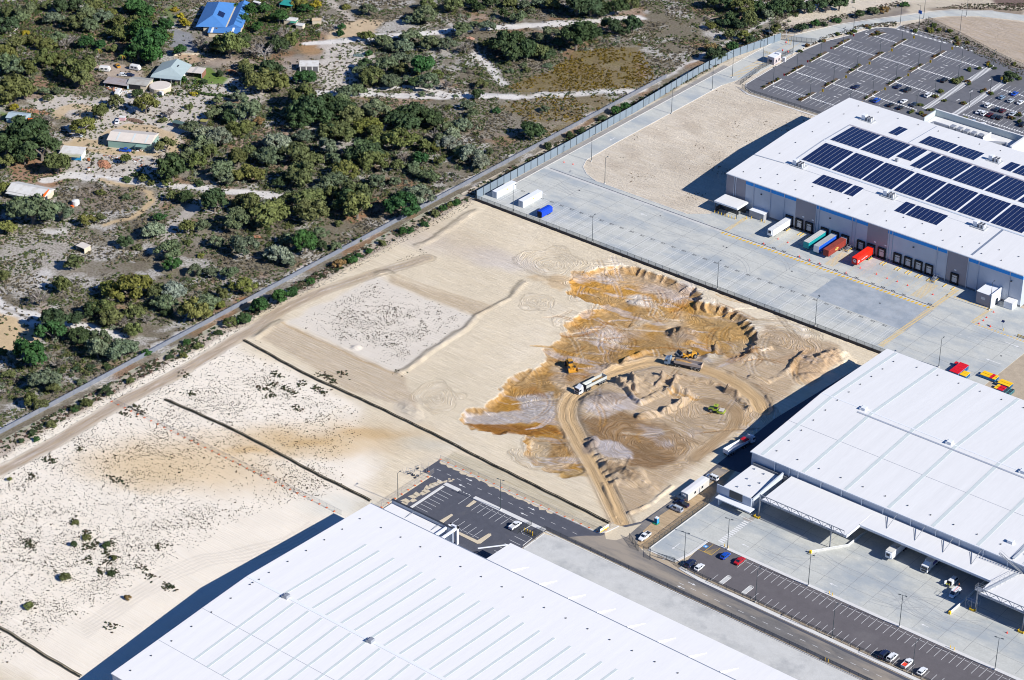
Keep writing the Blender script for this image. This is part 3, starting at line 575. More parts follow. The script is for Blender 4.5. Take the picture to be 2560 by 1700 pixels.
# northern freight yard: concrete bays poured as panels
yard_pts = [(-568, 679.6), (-330, 679.6), (-330, 742.7), (-485, 742.7), (-485, 731), (-493, 724.2), (-540, 724.2), (-547, 727), (-552.5, 731.5), (-555.6, 738), (-556.2, 760), (-555.4, 840), (-550.5, 862), (-550.5, 893), (-549.6, 912), (-543.6, 934), (-538, 947), (-531, 959.5), (-523.8, 970.5), (-518, 979), (-505.4, 989.3), (-485.5, 998.3), (-440, 1012), (-440, 1024), (-488.5, 1005), (-503.1, 999.6), (-519.1, 988), (-526, 979.4), (-533.8, 966.6), (-543.5, 951.5), (-552.4, 935.8), (-561.7, 911.2), (-564.6, 897), (-564.6, 700), (-568, 695)]
slab('freight_yard', yard_pts, M_CONC, ZY)
def ll(mb, a, b, w=.12, z=None): mb.strip([a, b], w, ZY+.006 if z is None else z); return mb
j = MB().use(M_JOINT)
for k in range(24): j.strip([(-560+k*9.7, 680.2), (-560+k*9.7, 722)], .10, ZY+.003)
for y in (688.5, 697.8, 707.5, 715): j.strip([(-566, y), (-332, y)], .10, ZY+.0035)
structure(j.build('concrete_joints'))
# darker damp stretch of the yard (newer pour)
structure(MB().use(mat('dark_pour_concrete', (.33, .36, .385), .85, var=.12, scale=.25, var2=.06, scale2=3, dirt=((.22, .26, .30), .09, .46, .85))).poly([(-416, 698.5), (-372.5, 698.5), (-372.5, 719.3), (-416, 719.3)], ZY+.004).build('dark_concrete_pour'))
structure(MB().use(M_CONC2).strip([(-564.2, 721.1), (-377, 721.1)], 2.0, ZY+.005).build('drain_apron'))
m_ = MB().use(M_DRAIN).strip([(-563, 721.8), (-374, 721.8)], .38, ZY+.010)
structure(m_.build('trench_drain'))
tm_ = MB().use(mat('tyre_scuff', (.33, .34, .335), .85, var=.15, scale=1))
for k in range(34):
    c = (random.uniform(-560, -350), random.uniform(699, 719)) if k < 20 else (random.uniform(-345, -250), random.uniform(541, 558)); a = random.choice([0, PI])+random.uniform(-.2, .2); b_ = random.uniform(-.12, .12); q = [c]
    for i in range(12): q.append((q[-1][0]+math.cos(a)*1.4, q[-1][1]+math.sin(a)*1.4)); a += b_
    if max(p[1] for p in q) > (720 if k < 20 else 560) or min(p[1] for p in q) < (698 if k < 20 else 540): continue
    tm_.strip(q, .22, ZY+.0022+k*.00002); tm_.strip([(x+.3, y+1.7) for x, y in q], .22, ZY+.0023+k*.00002)
structure(tm_.build('tyre_scuffs'))
# bay lines and bay numbers
wl = MB().use(M_WLINE)
for k in range(36):
    x = -560.3+k*5.2
    if x > -376: break
    for o in (0, 1.15): ll(wl, (x+o, 682.3), (x+o, 697.9), .13)
structure(wl.build('trailer_bay_lines'))
num = MB().use(M_DARK)
for k in range(36):
    x = -557.9+k*5.2
    if x > -376: break
    for q in range(3):
        a = x-.95+q*.68
        for (u0, u1, v0, v1) in ((0, .5, .0, .16), (0, .5, .42, .56), (0, .5, .84, 1.0), (0 if q % 2 else .34, .16 if q % 2 else .5, .16, .84)): num.poly([(a+u0, 696.6+v0), (a+u1, 696.6+v0), (a+u1, 696.6+v1), (a+u0, 696.6+v1)], ZY+.006)
structure(num.build('bay_numbers'))
yl = MB().use(M_YLINE)
x = -472.3
while x < -376: yl.poly([(x, 719.3), (x+.95, 719.3), (x+1.25, 720.9), (x+.3, 720.9)], ZY+.009); x += 1.75
structure(yl.build('yellow_hazard_dashes'))
yp = MB().use(M_YPALE)
y = 683.0
while y < 739: yp.poly([(-375.2, y), (-372.9, y), (-372.9, y+.62), (-375.2, y+.62)], ZY+.009); y += 1.05
y = 723
while y < 737: yp.poly([(-472.6, y), (-470.8, y), (-470.8, y+.6), (-472.6, y+.6)], ZY+.008); y += 1.05
x = -372
while x < -357: yp.poly([(x, 733.2), (x+.7, 733.2), (x+.7, 734.5), (x, 734.5)], ZY+.008); x += 1.2
y = 720.5
while y < 734: yp.poly([(-357.2, y), (-355.4, y), (-355.4, y+.6), (-357.2, y+.6)], ZY+.008); y += 1.1
x = -355
while x < -331: yp.poly([(x, 719.9), (x+.8, 719.9), (x+.8, 720.9), (x, 720.9)], ZY+.008); x += 1.35
for (a0, a1) in ((-425.2, -421.6), (-385.6, -381.4)):
    for k in range(15): y = 724+k*.88; yp.poly([(a0, y), (a1, y+.7), (a1, y+1.08), (a0, y+.38)], ZY+.008)
    ll(yp, (a0, 723.6), (a0, 737), .14); ll(yp, (a1, 723.6), (a1, 737.5), .14)
for x in (-461, -451.9, -447.2, -442.7, -419.4, -414.7, -409.8, -405.4, -401, -397, -391.6, -388.6, -380.6, -377):
    ll(yp, (x-.4, 724), (x-.4, 738), .09); ll(yp, (x+.5, 724), (x+.5, 738), .09)
structure(yp.build('worn_yellow_markings'))
dn = MB().use(M_DARK)
for x in (-453.3, -448.3, -443.6, -436.4, -431.6, -426.7, -419, -414.3, -409.4, -401.9, -397.3, -392.7, -387.9, -376.3):
    for q in range(3): dn.poly([(x-.8+q*.62, 722.2), (x-.38+q*.62, 722.2), (x-.38+q*.62, 723.1), (x-.8+q*.62, 723.1)], ZY+.007)
for x, y in ((-464.8, 710.8), (-463.2, 710.7), (-431.9, 710.7), (-413, 701.1), (-391.5, 710.9), (-335.6, 705.4), (-500, 716), (-540, 713)):
    dn.poly([(x+.42*math.cos(t*PI/4), y+.42*math.sin(t*PI/4)) for t in range(8)], ZY+.0075)
structure(dn.build('dock_bay_numbers'))
def arrow(mb, x, y, d, z, L=3.1, w=.16, hw=.42, hl=1.0):
    """painted arrow centred at x,y pointing along direction angle d"""
    c, s_ = math.cos(d), math.sin(d); q = lambda u, v: (x+u*c-v*s_, y+u*s_+v*c)
    mb.poly([q(-L/2, -w/2), q(L/2-hl, -w/2), q(L/2-hl, w/2), q(-L/2, w/2)], z); mb.poly([q(L/2-hl, -hw), q(L/2, 0), q(L/2-hl, hw)], z)
wa = MB().use(M_WLINE)
arrow(wa, -336.5, 715.5, 0, ZY+.008, 6.2, .3, .6, 1.4); arrow(wa, -336, 700, PI, ZY+.008, 6.2, .3, .6, 1.4)
arrow(wa, -550, 701, PI, ZY+.008, 3.4, .3, .7, 1.3); arrow(wa, -559.5, 762, -PI/2, ZY+.008, 4, .3, .7, 1.3); arrow(wa, -506, 712.5, PI, ZY+.008, 3.2, .3, .7, 1.2)
for k in range(8): ll(wa, (-356+k*3.4, 709.7), (-354.6+k*3.4, 709.7), .14)
ll(wa, (-355.5, 719.1), (-330, 719.7), .16); ll(wa, (-416, 721), (-416, 721), .1)
structure(wa.build('yard_arrows'))
kb = MB().use(M_KERB)
kb.strip([(-564.9, 698), (-564.9, 862), (-565, 897)], .35, ZY, ZY+.12)
kb.strip([(-493, 724.3), (-540, 724.3), (-547, 727.2), (-552.5, 731.7), (-555.5, 738), (-556, 760), (-555.4, 840)], .3, ZY, ZY+.12)
kb.strip([(-570.5, 905), (-562, 912), (-552.8, 936), (-544, 951.8), (-534.2, 967), (-526.4, 979.8), (-519.5, 988.4), (-503.4, 1000)], .25, ZY, ZY+.12)
structure(kb.build('kerb'))
ap = MB().use(M_YPALE)      # yellow hatching by the gatehouse
for k in range(16): y = 852+k*1.9; ap.poly([(-558.4, y), (-554.6, y+1.6), (-554.6, y+2.1), (-558.4, y+.5)], ZY+.007)
for k in range(10): y = 866+k*2.2; ap.poly([(-554.4, y), (-552.4, y+1.2), (-552.4, y+1.7), (-554.4, y+.5)], ZY+.007)
ll(ap, (-558.5, 851), (-558.5, 900), .22); ll(ap, (-554.5, 851), (-554.5, 905), .22)
structure(ap.build('gate_hatching'))
# northern staff car park
cp = [(-547.6, 848.5), (-545.2, 844.6), (-540.3, 842.2), (-486.5, 842.2), (-486.5, 838), (-395, 838), (-395, 962), (-456.9, 945.9), (-462, 944.6), (-473.4, 948.4), (-485.3, 948.3), (-485.8, 954.2), (-496, 954.2), (-496, 948.3), (-499.9, 952.4), (-500, 954.1), (-518.9, 954.2), (-518.9, 948.2), (-522.2, 954.1), (-529, 954.1), (-528.7, 949.4), (-532.9, 947.7), (-536.4, 944.6), (-538.9, 938.7), (-542.4, 925.9), (-547, 913), (-548.5, 899.5), (-548.3, 871)]
slab('car_park', cp, M_ASPH, .10)
kb = MB().use(M_KERB); kb.strip(cp[12:]+cp[:4], .32, .08, .22)
kb.strip([(-545.9, 841.9), (-540.3, 839.6), (-486, 839.6)], .9, .0, .16)
structure(kb.build('kerb'))
pl = MB().use(M_WLINE); bl = MB().use(M_DARK); yl = MB().use(M_YPALE)
ROWS = [854.7, 874.5, 894.9, 914.9, 935.0]
SEG = [(-535.2, -522.4), (-514.9, -499.6), (-493.5, -477.0)]
for r, yc in enumerate(ROWS):
    for si, (a, b) in enumerate(SEG):
        x = a
        while x <= b+.1:
            pl.strip([(x, yc-6.55), (x, yc-.95)], .12, .106); pl.strip([(x, yc+.95), (x, yc+6.55)], .12, .106); x += 2.55
        x = a-1.6
        while x < b+4.2:
            pl.poly([(x, yc-.62), (x+.78, yc-.62), (x+.78, yc+.62), (x, yc+.62)], .107); x += 1.28
        bl.strip([(a-1.8, yc-.9), (b+3, yc-.9)], .09, .106); bl.strip([(a-1.8, yc+.9), (b+3, yc+.9)], .09, .106)
    pl.strip([(-537.7, yc+1), (-537.7, yc+9), (-532.0, yc+9)], .18, .1065)
for r in range(4):
    y = ROWS[r]+9.9
    for x in (-508, -487.5): arrow(pl, x, y+1.6, 0, .107, 2.6, .3, .5, 1.0); arrow(pl, x, y-1.6, PI, .107, 2.6, .3, .5, 1.0)
for (a, b) in ((-528.6, -519.4), (-518.6, -500.2), (-495.8, -486)):
    x = a
    while x < b+.1: pl.strip([(x, 948.4), (x, 953.9)], .12, .106); x += 2.6
    x = a+1.3
    while x < b:
        pl.poly([(x+.75*math.cos(t*PI/5), 949.6+.75*math.sin(t*PI/5)) for t in range(10)], .1062); x += 2.6
y = 878      # diagonal walkway stripes
while y < 937: pl.poly([(-471.8, y), (-468.6, y), (-468.6, y+.75), (-471.8, y+.75)], .108); y += 1.35
y = 880
while y < 932: pl.poly([(-458.4, y), (-455.2, y), (-455.2, y+.75), (-458.4, y+.75)], .108); y += 1.35
y = 862
while y < 872: pl.poly([(-436, y), (-430, y), (-430, y+.7), (-436, y+.7)], .108); y += 1.3
for yc in (893, 877.5, 908, 925):
    x = -452.6
    while x < -398: pl.strip([(x, yc-5), (x, yc)], .12, .106) if yc != 893 else None; x += 2.55
for yc in (884, 901.5, 919):
    x = -452.6
    while x < -398:
        pl.strip([(x, yc-6.2), (x, yc-.9)], .12, .1065); pl.strip([(x, yc+.9), (x, yc+6.2)], .12, .1065); x += 2.55
    x = -454
    while x < -400: pl.poly([(x, yc-.6), (x+.78, yc-.6), (x+.78, yc+.6), (x, yc+.6)], .107); x += 1.28
for x, y in ((-463.5, 925), (-463.5, 908), (-463.5, 896)): arrow(pl, x, y, PI/2, .107, 3, .3, .55, 1.2)
for x in (-513.4, -492.6):
    for yc in ROWS[:4]: yl.strip([(x-3.1, yc+7.5), (x-3.1, yc+10)], .14, .1066)
structure(pl.build('car_park_markings')); structure(bl.build('walkway_edges')); structure(yl.build('yellow_edge_lines'))
# southern staff car park, its concrete yard and the access road
slab('loading_yard', [(-363.2, 521.4), (-363.4, 556), (-362, 578.9), (-200, 578.9), (-200, 537.8), (-346.0, 537.8), (-351.3, 537.8), (-351.5, 525.4), (-353, 521.3)], M_CONC, .10)
j = MB().use(M_JOINT)
for k in range(17): j.strip([(-356+k*9, 540), (-356+k*9, 578)], .09, .104)
for y in (546, 554.5, 563): j.strip([(-361, y), (-232, y)], .09, .1045)
for y in (528, 535): j.strip([(-361, y), (-352, y)], .09, .1045)
structure(j.build('concrete_joints'))
slab('car_park', [(-351.2, 537.5), (-351.0, 532.2), (-349.4, 521.5), (-346, 520.6), (-200, 520.6), (-200, 537.5)], M_ASPH2 and mat('worn_asphalt', (.118, .108, .112), .9, var=.1, scale=.3, var2=.08, scale2=6, dirt=((.15, .14, .14), .1, .55, .7)), .09)
kb = MB().use(M_KERB)
kb.strip([(-346, 538.3), (-210, 538.3)], 1.3, .05, .22); kb.strip([(-351.2, 538), (-351.4, 528), (-352.8, 521.2)], .9, .05, .2)
kb.strip([(-349.6, 519.9), (-341, 518.6), (-210, 518.6)], 1.5, .0, .17)
kb.strip([(-363.4, 521.2), (-353, 521.2)], .35, .0, .17); kb.strip([(-363.4, 522), (-363.2, 556)], .3, .05, .22)
kb.strip([(-363.3, 556.3), (-346, 556.6)], .3, .05, .2)
for x0 in (-334.4, -325.8):
    o = [(x0-.7, 521)]+[(x0+.75*math.cos(t), 525.6+.75*math.sin(t)) for t in np.linspace(PI, 0, 7)]+[(x0+.7, 521)]
    kb.strip(o, .2, .08, .2)
structure(kb.build('kerb'))
for x0 in (-334.4, -325.8): slab('traffic_island', [(x0-.65, 521), (x0+.65, 521), (x0+.65, 525.4), (x0, 526.1), (x0-.65, 525.4)], M_CONC2, .16, 0)
pl = MB().use(M_WLINE)
x = -335.3
while x < -215:
    pl.strip([(x, 531.8), (x, 537.2)], .12, .097); pl.strip([(x+.5, 536.2), (x+2.1, 536.2)], .13, .098); x += 2.6
x = -337.8
while x < -215:
    if not (-335.6 < x < -324.6): pl.strip([(x, 519.9), (x, 524.6)], .12, .097)
    x += 2.6
structure(pl.build('car_park_markings'))
pl = MB().use(M_WLINE)
for x in (-340.3, -306.3, -272.6): arrow(pl, x, 543.6, PI, .108, 3.0, .22, .45, 1.1)
arrow(pl, -357.5, 528.7, -PI/2, .108, 4.2, .22, .45, 1.1)
y = 540
while y < 555.8: pl.poly([(-348.6, y), (-346.6, y), (-346.6, y+.62), (-348.6, y+.62)], .108); y += 1.12
structure(pl.build('yard_arrows'))
hb = MB().use(M_YLINE)
for k in range(9): x = -348.6+k*.38; y0 = 532.1; hb.poly([(x, y0), (x+.14, y0), (min(x+2.8, -345.7), y0+min(2.8, -345.7-x)*1.9), (min(x+2.66, -345.84), y0+min(2.66, -345.84-x)*1.9)], .0975)
for a, b in (((-351, 532), (-345.7, 532)), ((-345.7, 532), (-345.7, 537.3)), ((-348.6, 532), (-348.6, 537.3)), ((-351, 532), (-351, 537.3))): hb.strip([a, b], .14, .098)
structure(hb.build('disabled_bay_hatching'))
bb_ = MB().use(mat('blue_symbol_paint', (.06, .28, .62), .7)); bb_.poly([(-350.6, 534.2), (-349.2, 534.2), (-349.2, 535.6), (-350.6, 535.6)], .0978); bb_.use(M_WLINE).poly([(-350.1, 534.5), (-349.6, 534.5), (-349.6, 535.3), (-350.1, 535.3)], .0995)
structure(bb_.build('disabled_bay_symbol'))
# access road, mouth and car park of the near warehouse
road = [(-450.7, 509.2), (-450.7, 518.2), (-382.4, 518.2), (-379.8, 520.5), (-378.4, 526.2), (-374.6, 533), (-374.2, 548), (-375.2, 580), (-376.2, 615), (-372.4, 660), (-371, 672), (-362.6, 672), (-362.6, 579), (-368.4, 578), (-372.6, 578), (-372.2, 540), (-371.4, 529), (-368.8, 522.5), (-366.4, 519.8), (-360, 518.5), (-341, 517.8), (-200, 517.2), (-200, 508.9), (-395.9, 508.9), (-395.9, 508.9)]
slab('access_road', road, M_ASPH2, .05)
slab('car_park', [(-446, 474), (-446, 509.15), (-395.9, 509.15), (-395.4, 472), (-440.2, 472)], M_ASPH2, .048)
structure(MB().use(M_DUSTY).poly([(-388, 510.2), (-384, 514.6), (-380, 517.9), (-378.0, 524.5), (-374, 533), (-373.8, 576), (-369.6, 577), (-372, 540), (-371, 529), (-368, 521.4), (-360, 518), (-335, 516.8), (-200, 515.6), (-200, 510.3)], .056).build('dusty_road_surface'))
structure(MB().use(M_DUST).poly([(-381.6, 525.8), (-380, 519.8), (-377.6, 517.4), (-374.6, 519), (-373.2, 523), (-373.8, 532), (-376.6, 527)], .062).build('tracked_out_sand'))
ds = MB().use(M_DUST)
for q in range(16):
    a = -450+q*3.1
    if a > -402: break
    ds.poly([(a, 518.4), (a+3.3, 518.4), (a+3.0, 518.0-random.random()*1.2), (a+1.6, 517.8-random.random()*1.6), (a+.2, 517.9-random.random())], .055)
for q in range(11): c = (-442.5+random.uniform(-.5, .8), 490.5+q*1.75); ds.poly([(c[0]-1.5*random.random()-.2, c[1]-1.1), (c[0]+1.2, c[1]-1.0), (c[0]+1.5, c[1]+.9), (c[0]-.3-random.random(), c[1]+1.1)], .055)
for q in range(9): c = (-441.5+q*.3+random.uniform(-1, 1), 508.2+q*.5); ds.poly([(c[0]+random.uniform(.3, .7)*math.cos(t), c[1]+random.uniform(.25, .6)*math.sin(t)) for t in np.linspace(0, 5.6, 8)], .0555+q*.0005)
structure(ds.build('drifted_sand'))
pl = MB().use(M_WLINE)
x = -447.6
while x < -386: pl.strip([(x, 513.5), (x+1.9, 513.5)], .13, .06); x += 4.55
x = -345
while x < -215: pl.strip([(x, 513.0), (x+2, 513.0)], .13, .061); x += 4.6
for x, y, d in ((-434.8, 515.6, 0), (-434.3, 511.2, PI), (-407.5, 515.5, 0), (-407.4, 511.4, PI), (-341.5, 515.2, 0), (-343, 511.4, PI), (-357, 520.4, 0)): arrow(pl, x, y, d, .062, 3.0, .22, .48, 1.1)
for k in range(7): pl.strip([(-438.0, 491.9+k*2.1), (-432.9, 491.8+k*2.1)], .13, .0595)
for k in range(7): pl.strip([(-422.4+k*2.55, 501.9), (-422.4+k*2.55, 507.2)], .13, .0595); pl.strip([(-421.9+k*2.55, 506.2), (-420.4+k*2.55, 506.2)], .13, .0595)
for k in range(5): pl.strip([(-422.5+k*2.57, 490.4), (-422.5+k*2.57, 495.6)], .13, .0595); pl.strip([(-421.9+k*2.57, 491.2), (-420.4+k*2.57, 491.2)], .13, .0595)
for k in range(6): pl.strip([(-401.8, 499.5-k*2.6), (-397.1, 499.4-k*2.6)], .13, .0595)
for k in range(4): pl.strip([(-432.9+k*1.25, 508.6), (-432.3+k*1.25, 508.6)], .3, .0597); pl.strip([(-446.2+k*1.3, 508.9), (-445.5+k*1.3, 508.9)], .3, .0597)
pl.strip([(-428.2, 508.6), (-428.2, 502)], .13, .0597); pl.strip([(-441.6, 508.7), (-441.8, 502)], .13, .0597)
structure(pl.build('road_markings'))
slab('concrete_hardstand', [(-395, 472), (-395, 506.7), (-390, 508), (-200, 507.3), (-200, 472)], M_CONC2, .08)
kb = MB().use(M_KERB)
kb.strip([(-426.6, 508.4), (-396.2, 508.4)], 1.7, .03, .18); kb.strip([(-439.6, 508.4), (-433.2, 508.4)], 1.7, .03, .18)
kb.strip([(-439, 507), (-439, 488)], 1.0, .03, .18); kb.strip([(-450.6, 518.5), (-381.8, 518.5), (-379.9, 520.6), (-378.8, 526)], .35, .0, .2)
kb.strip([(-395.6, 508), (-210, 508)], .5, .0, .17); kb.strip([(-395.2, 496), (-395.2, 506.9)], .3, .0, .17)
kb.strip([(-401.5, 508), (-401.9, 503), (-400.6, 502.2), (-396.6, 502.2), (-396.3, 497)], .18, .03, .18)
structure(kb.build('kerb'))
for pts in ([(-426.1, 496), (-425.3, 495.9), (-424.8, 489.6), (-426.6, 489.5)], [(-426.4, 489.6), (-426.2, 488.6), (-408.6, 488.3), (-407.8, 489.2), (-408, 495), (-408.6, 495.6), (-409.3, 495), (-409.6, 489.8)], [(-425.2, 502.4), (-424.3, 503), (-424.3, 506.9), (-425.6, 507)]):
    slab('garden_bed', pts, M_DUST, .17, 0)
# concrete apron of the drainage line along the bush
# ================================================================== WAREHOUSES
M_ROOF = mat('white_steel_roof', (.69, .685, .665), .42, var=.04, scale=.16, var2=.03, scale2=2.2, stretch=(2.5, .12, 1), spec=.35)
M_ROOFB = mat('white_steel_roof_near', (.73, .72, .70), .42, var=.035, scale=.16, var2=.025, scale2=2.2, stretch=(2.5, .12, 1), spec=.35)
M_SKYL = mat('skylight_sheet', (.54, .59, .57), .35, var=.06, scale=.4, spec=.5)
M_FLASH = mat('roof_flashing', (.40, .43, .48), .5, metal=.2); M_GUT = mat('roof_gutter', (.22, .26, .33), .5, metal=.2)
M_TRIM = mat('white_trim', (.70, .72, .74), .5, var=.04); M_STEEL = mat('galvanised_steel', (.36, .38, .41), .45, metal=.4, var=.1, scale=2)
M_DSTEEL = mat('dark_steel', (.05, .055, .065), .5, metal=.3); M_BLACK = mat('black_rubber', (.016, .017, .02), .7)
def clad(name, col, rib=1.2):
    if name in MATS: return MATS[name]
    m = mat(name, col, .5, var=.04, scale=.3, spec=.3); n = m.node_tree.nodes; l = m.node_tree.links
    g = n.new('ShaderNodeNewGeometry'); mp = n.new('ShaderNodeMapping'); mp.inputs['Scale'].default_value = (rib, rib, 0); l.new(g.outputs['Position'], mp.inputs['Vector'])
    w = n.new('ShaderNodeTexWave'); w.wave_type = 'BANDS'; w.bands_direction = 'DIAGONAL'; w.inputs['Scale'].default_value = 1.0; l.new(mp.outputs[0], w.inputs['Vector'])
    b = n.new('ShaderNodeBump'); b.inputs['Strength'].default_value = .35; b.inputs['Distance'].default_value = .06; l.new(w.outputs[0], b.inputs['Height']); l.new(b.outputs[0], n['Principled BSDF'].inputs['Normal'])
    return m
M_CLW = clad('light_cladding', (.46, .50, .56)); M_CLG = clad('grey_cladding', (.27, .26, .29)); M_CLB = clad('blue_cladding', (.012, .27, .72)); M_CLS = clad('silver_cladding', (.42, .47, .54))
M_BASE = mat('precast_plinth', (.16, .17, .19), .8, var=.1); M_DOOR = mat('dock_door', (.52, .53, .54), .5, var=.05); M_GLASS = mat('dark_glass', (.02, .03, .045), .08, spec=.6)
def gable_roof(name, x0, x1, prof, m, parent, over=.25, th=.35):
    mb = MB(); secs = []
    for x in (x0-over, x1): secs.append([(x, y, z) for y, z in prof]+[(x, y, z-th) for y, z in prof[::-1]])
    mb.loft(secs); return mb.build(name, m, parent, recalc=True)
def zprof(prof, y): return float(np.interp(y, [a for a, b in prof], [b for a, b in prof]))
def roof_strip(prof, x, y0, y1, w, m, name, parent, off=.03, n=6):
    mb = MB(); ys = sorted(set([y0, y1]+[a for a, b in prof if y0 < a < y1])); secs = []
    for y in ys: z = zprof(prof, y)+off; secs.append([(x-w/2, y, z-.03), (x+w/2, y, z-.03), (x+w/2, y, z+.02), (x-w/2, y, z+.02)])
    mb.loft(secs); return mb.build(name, m, parent, recalc=True)
def cross_strip(prof, y, x0, x1, w, h, m, name, parent, off=.0):
    z = zprof(prof, y)+off; return MB().box(x0, x1, y-w/2, y+w/2, z-.05, z+h).build(name, m, parent)
def vents(prof, pts, parent):
    for x, y in pts:
        z = zprof(prof, y); mb = MB(); mb.cyl((x, y, z-.05), (x, y, z+.28), .16, .16, 6).cyl((x, y, z+.26), (x, y, z+.4), .27, .12, 6); mb.build('roof_vent', M_DSTEEL, parent)
# ---------------- north warehouse (solar roof)
PR3 = [(742.8, 14.0), (762.6, 15.0), (790.2, 16.3), (811.4, 15.9), (837.6, 15.0)]
w3 = thing('warehouse', 'long white roofed warehouse with blue and grey front wall, loading docks and solar arrays', 'warehouse', (0, 0, 0))
X30, X31 = -486.0, -348.2
gable_roof('roof', X30, X31, PR3, M_ROOF, w3)
MB().loft([[(x, 742.95, .0), (x, 837.4, .0), (x, 837.4, 14.7), (x, 811.4, 15.5), (x, 790.2, 15.9), (x, 762.6, 14.6), (x, 742.95, 13.6)] for x in (X30+.05, X31-.05)]).build('wall', M_CLS, w3, recalc=True)
yf = 742.8
def panel(x0, x1, z0, z1, m, name='wall_panel', d=.14, p=None): return MB().box(x0+.02, x1-.02, yf-d, yf+.1, z0, z1).build(name, m, p or w3)
for x0, x1 in ((-486, -476.4), (-451.7, -442.2), (-417.7, -408.3), (-381.4, -372.1)): panel(x0, x1, 1.0, 13.75, M_CLG, 'grey_wall_panel', .16)
for x0, x1 in ((-476.4, -451.7), (-442.2, -417.7), (-408.3, -381.4), (-372.1, -348.2)):
    panel(x0, x1, 1.0, 12.1, M_CLW, 'light_wall_panel', .12); panel(x0, x1, 12.1, 13.75, M_CLB, 'blue_wall_band', .18)
panel(-486, -348.2, .05, 1.0, M_BASE, 'plinth', .08)
MB().box(-486.3, -348.2, yf-.45, yf-.2, 13.72, 14.06).build('gutter', M_TRIM, w3)
for x in (-482, -481.2, -472.3, -464, -457.3, -441.8, -440.6, -424.8, -423.2, -407.6, -406.1, -385.9, -381.3, -372.0, -367.4, -353.8): MB().box(x-.12, x+.12, yf-.42, yf-.18, .2, 13.8).build('downpipe', M_CLW, w3)
def dock(x, occ=False):
    d = MB().use(M_BLACK); x0, x1 = x-1.75, x+1.75
    d.box(x0, x0+.5, yf-.75, yf-.17, .9, 4.3).box(x1-.5, x1, yf-.75, yf-.17, .9, 4.3).box(x0, x1, yf-.8, yf-.17, 4.3, 4.95).box(x0-.1, x1+.1, yf-.5, yf-.17, .1, .88)
    o = d.build('dock_shelter', None, w3); q = MB().box(x-1.24, x+1.24, yf-.24, yf-.17, 1.0, 4.28).build('dock_door', M_DOOR, o)
    g = MB().use(M_GLASS)
    for k in (-.75, 0, .75): g.box(x+k-.26, x+k+.26, yf-.27, yf-.245, 3.0, 3.35)
    g.build('door_window', M_GLASS, o)
    [MB().box(x+e, x+e+.3, yf-1.15, yf-.52, .4, .9).build('dock_bumper', M_BLACK, w3) for e in (-1.6, 1.3)]
for x in (-454.2, -449.4, -444.7, -437.2, -432.2, -427.4, -420.0, -415.2, -410.3, -403.0, -398.1, -393.4, -388.6, -377.1): dock(x)
for x in (-447.8, -443.2, -413.8, -408.9, -377.2): MB().box(x-.45, x+.45, yf-.22, yf-.16, 6.1, 6.6).build('door_number_plate', M_TRIM, w3)
for x in (-468.5, -435.2, -403+6.6, -353): MB().box(x-.3, x+.3, yf-.6, yf-.13, 9.8, 10.15).build('floodlight', M_DSTEEL, w3)
MB().use(M_FLASH).strip([(-486, 762.7), (-471.6, 763.8)], .5, 15.0, 15.22).strip([(-471.6, 763.8), (-381, 764.8)], .12, 15.0, 15.14).build('expansion_joint', None, w3)
roof_strip(PR3, -371.9, 744.4, 769.5, .9, M_GUT, 'box_gutter', w3, .05)
cross_strip(PR3, 811.9, -470.2, -348.2, .8, .12, mat('walkway_grey', (.36, .34, .38), .7), 'roof_walkway', w3)
cross_strip(PR3, 769.2, -470, -348.2, .8, .12, mat('walkway_mesh', (.46, .52, .58), .6), 'roof_walkway', w3, .02)
roof_strip(PR3, -470.0, 769.5, 811.5, .7, M_FLASH, 'roof_walkway', w3, .04); roof_strip(PR3, -426.4, 790, 811, .5, M_FLASH, 'roof_walkway', w3, .04); roof_strip(PR3, -441.4, 811.5, 836.5, .45, M_FLASH, 'roof_seam', w3, .03)
cross_strip(PR3, 791.2, -470, -348.2, 1.3, .06, M_TRIM, 'ridge_cap', w3)
vents(PR3, [(x, y) for y in (747.5, 754) for x in np.arange(-481+(y > 750)*4, -352, 8.6)]+[(x, 832) for x in np.arange(-478, -400, 10)]+[(-478, y) for y in (770, 782, 795, 808, 820)], w3)
# annex behind: walled plant deck and entry canopy
MB().box(-450.2, -348.2, 837.7, 851.2, .1, 12.0).build('rear_annex', M_CLS, w3)
MB().box(-449.8, -348.2, 838.2, 850.6, 12.0, 12.25).build('rear_annex_roof', M_ROOF, w3)
MB().use(clad('pale_green_parapet', (.44, .50, .50))).box(-450.4, -405, 850.8, 851.4, 12, 15.2).box(-450.5, -450.1, 841, 850.8, 12, 14.9).use(M_ROOF).box(-450.6, -404.9, 850.7, 851.5, 15.2, 15.35).box(-420.6, -420.2, 839, 846, 12.2, 15.2).box(-407, -406, 838, 851.5, 12, 15.6).build('parapet', None, w3)
MB().box(-458, -450.6, 841, 852, 4.2, 4.7).build('entry_canopy', M_TRIM, w3)
hv = MB().use(M_STEEL)
for k in range(5): hv.box(-438+k*3.4, -436+k*3.4, 841.5, 844.2, 12.25, 14.3)
hv.cyl((-446, 842.5, 13.2), (-439, 842.5, 13.2), .7, .7, 10).cyl((-446, 842.5, 13.2), (-447.2, 841, 12.4), .7, .7, 10).cyl((-419, 840.5, 13), (-412, 844.5, 13), .55, .55, 10).cyl((-412, 844.5, 13), (-410, 841.5, 12.8), .55, .55, 10)
hv.build('rear_plant', None, w3)
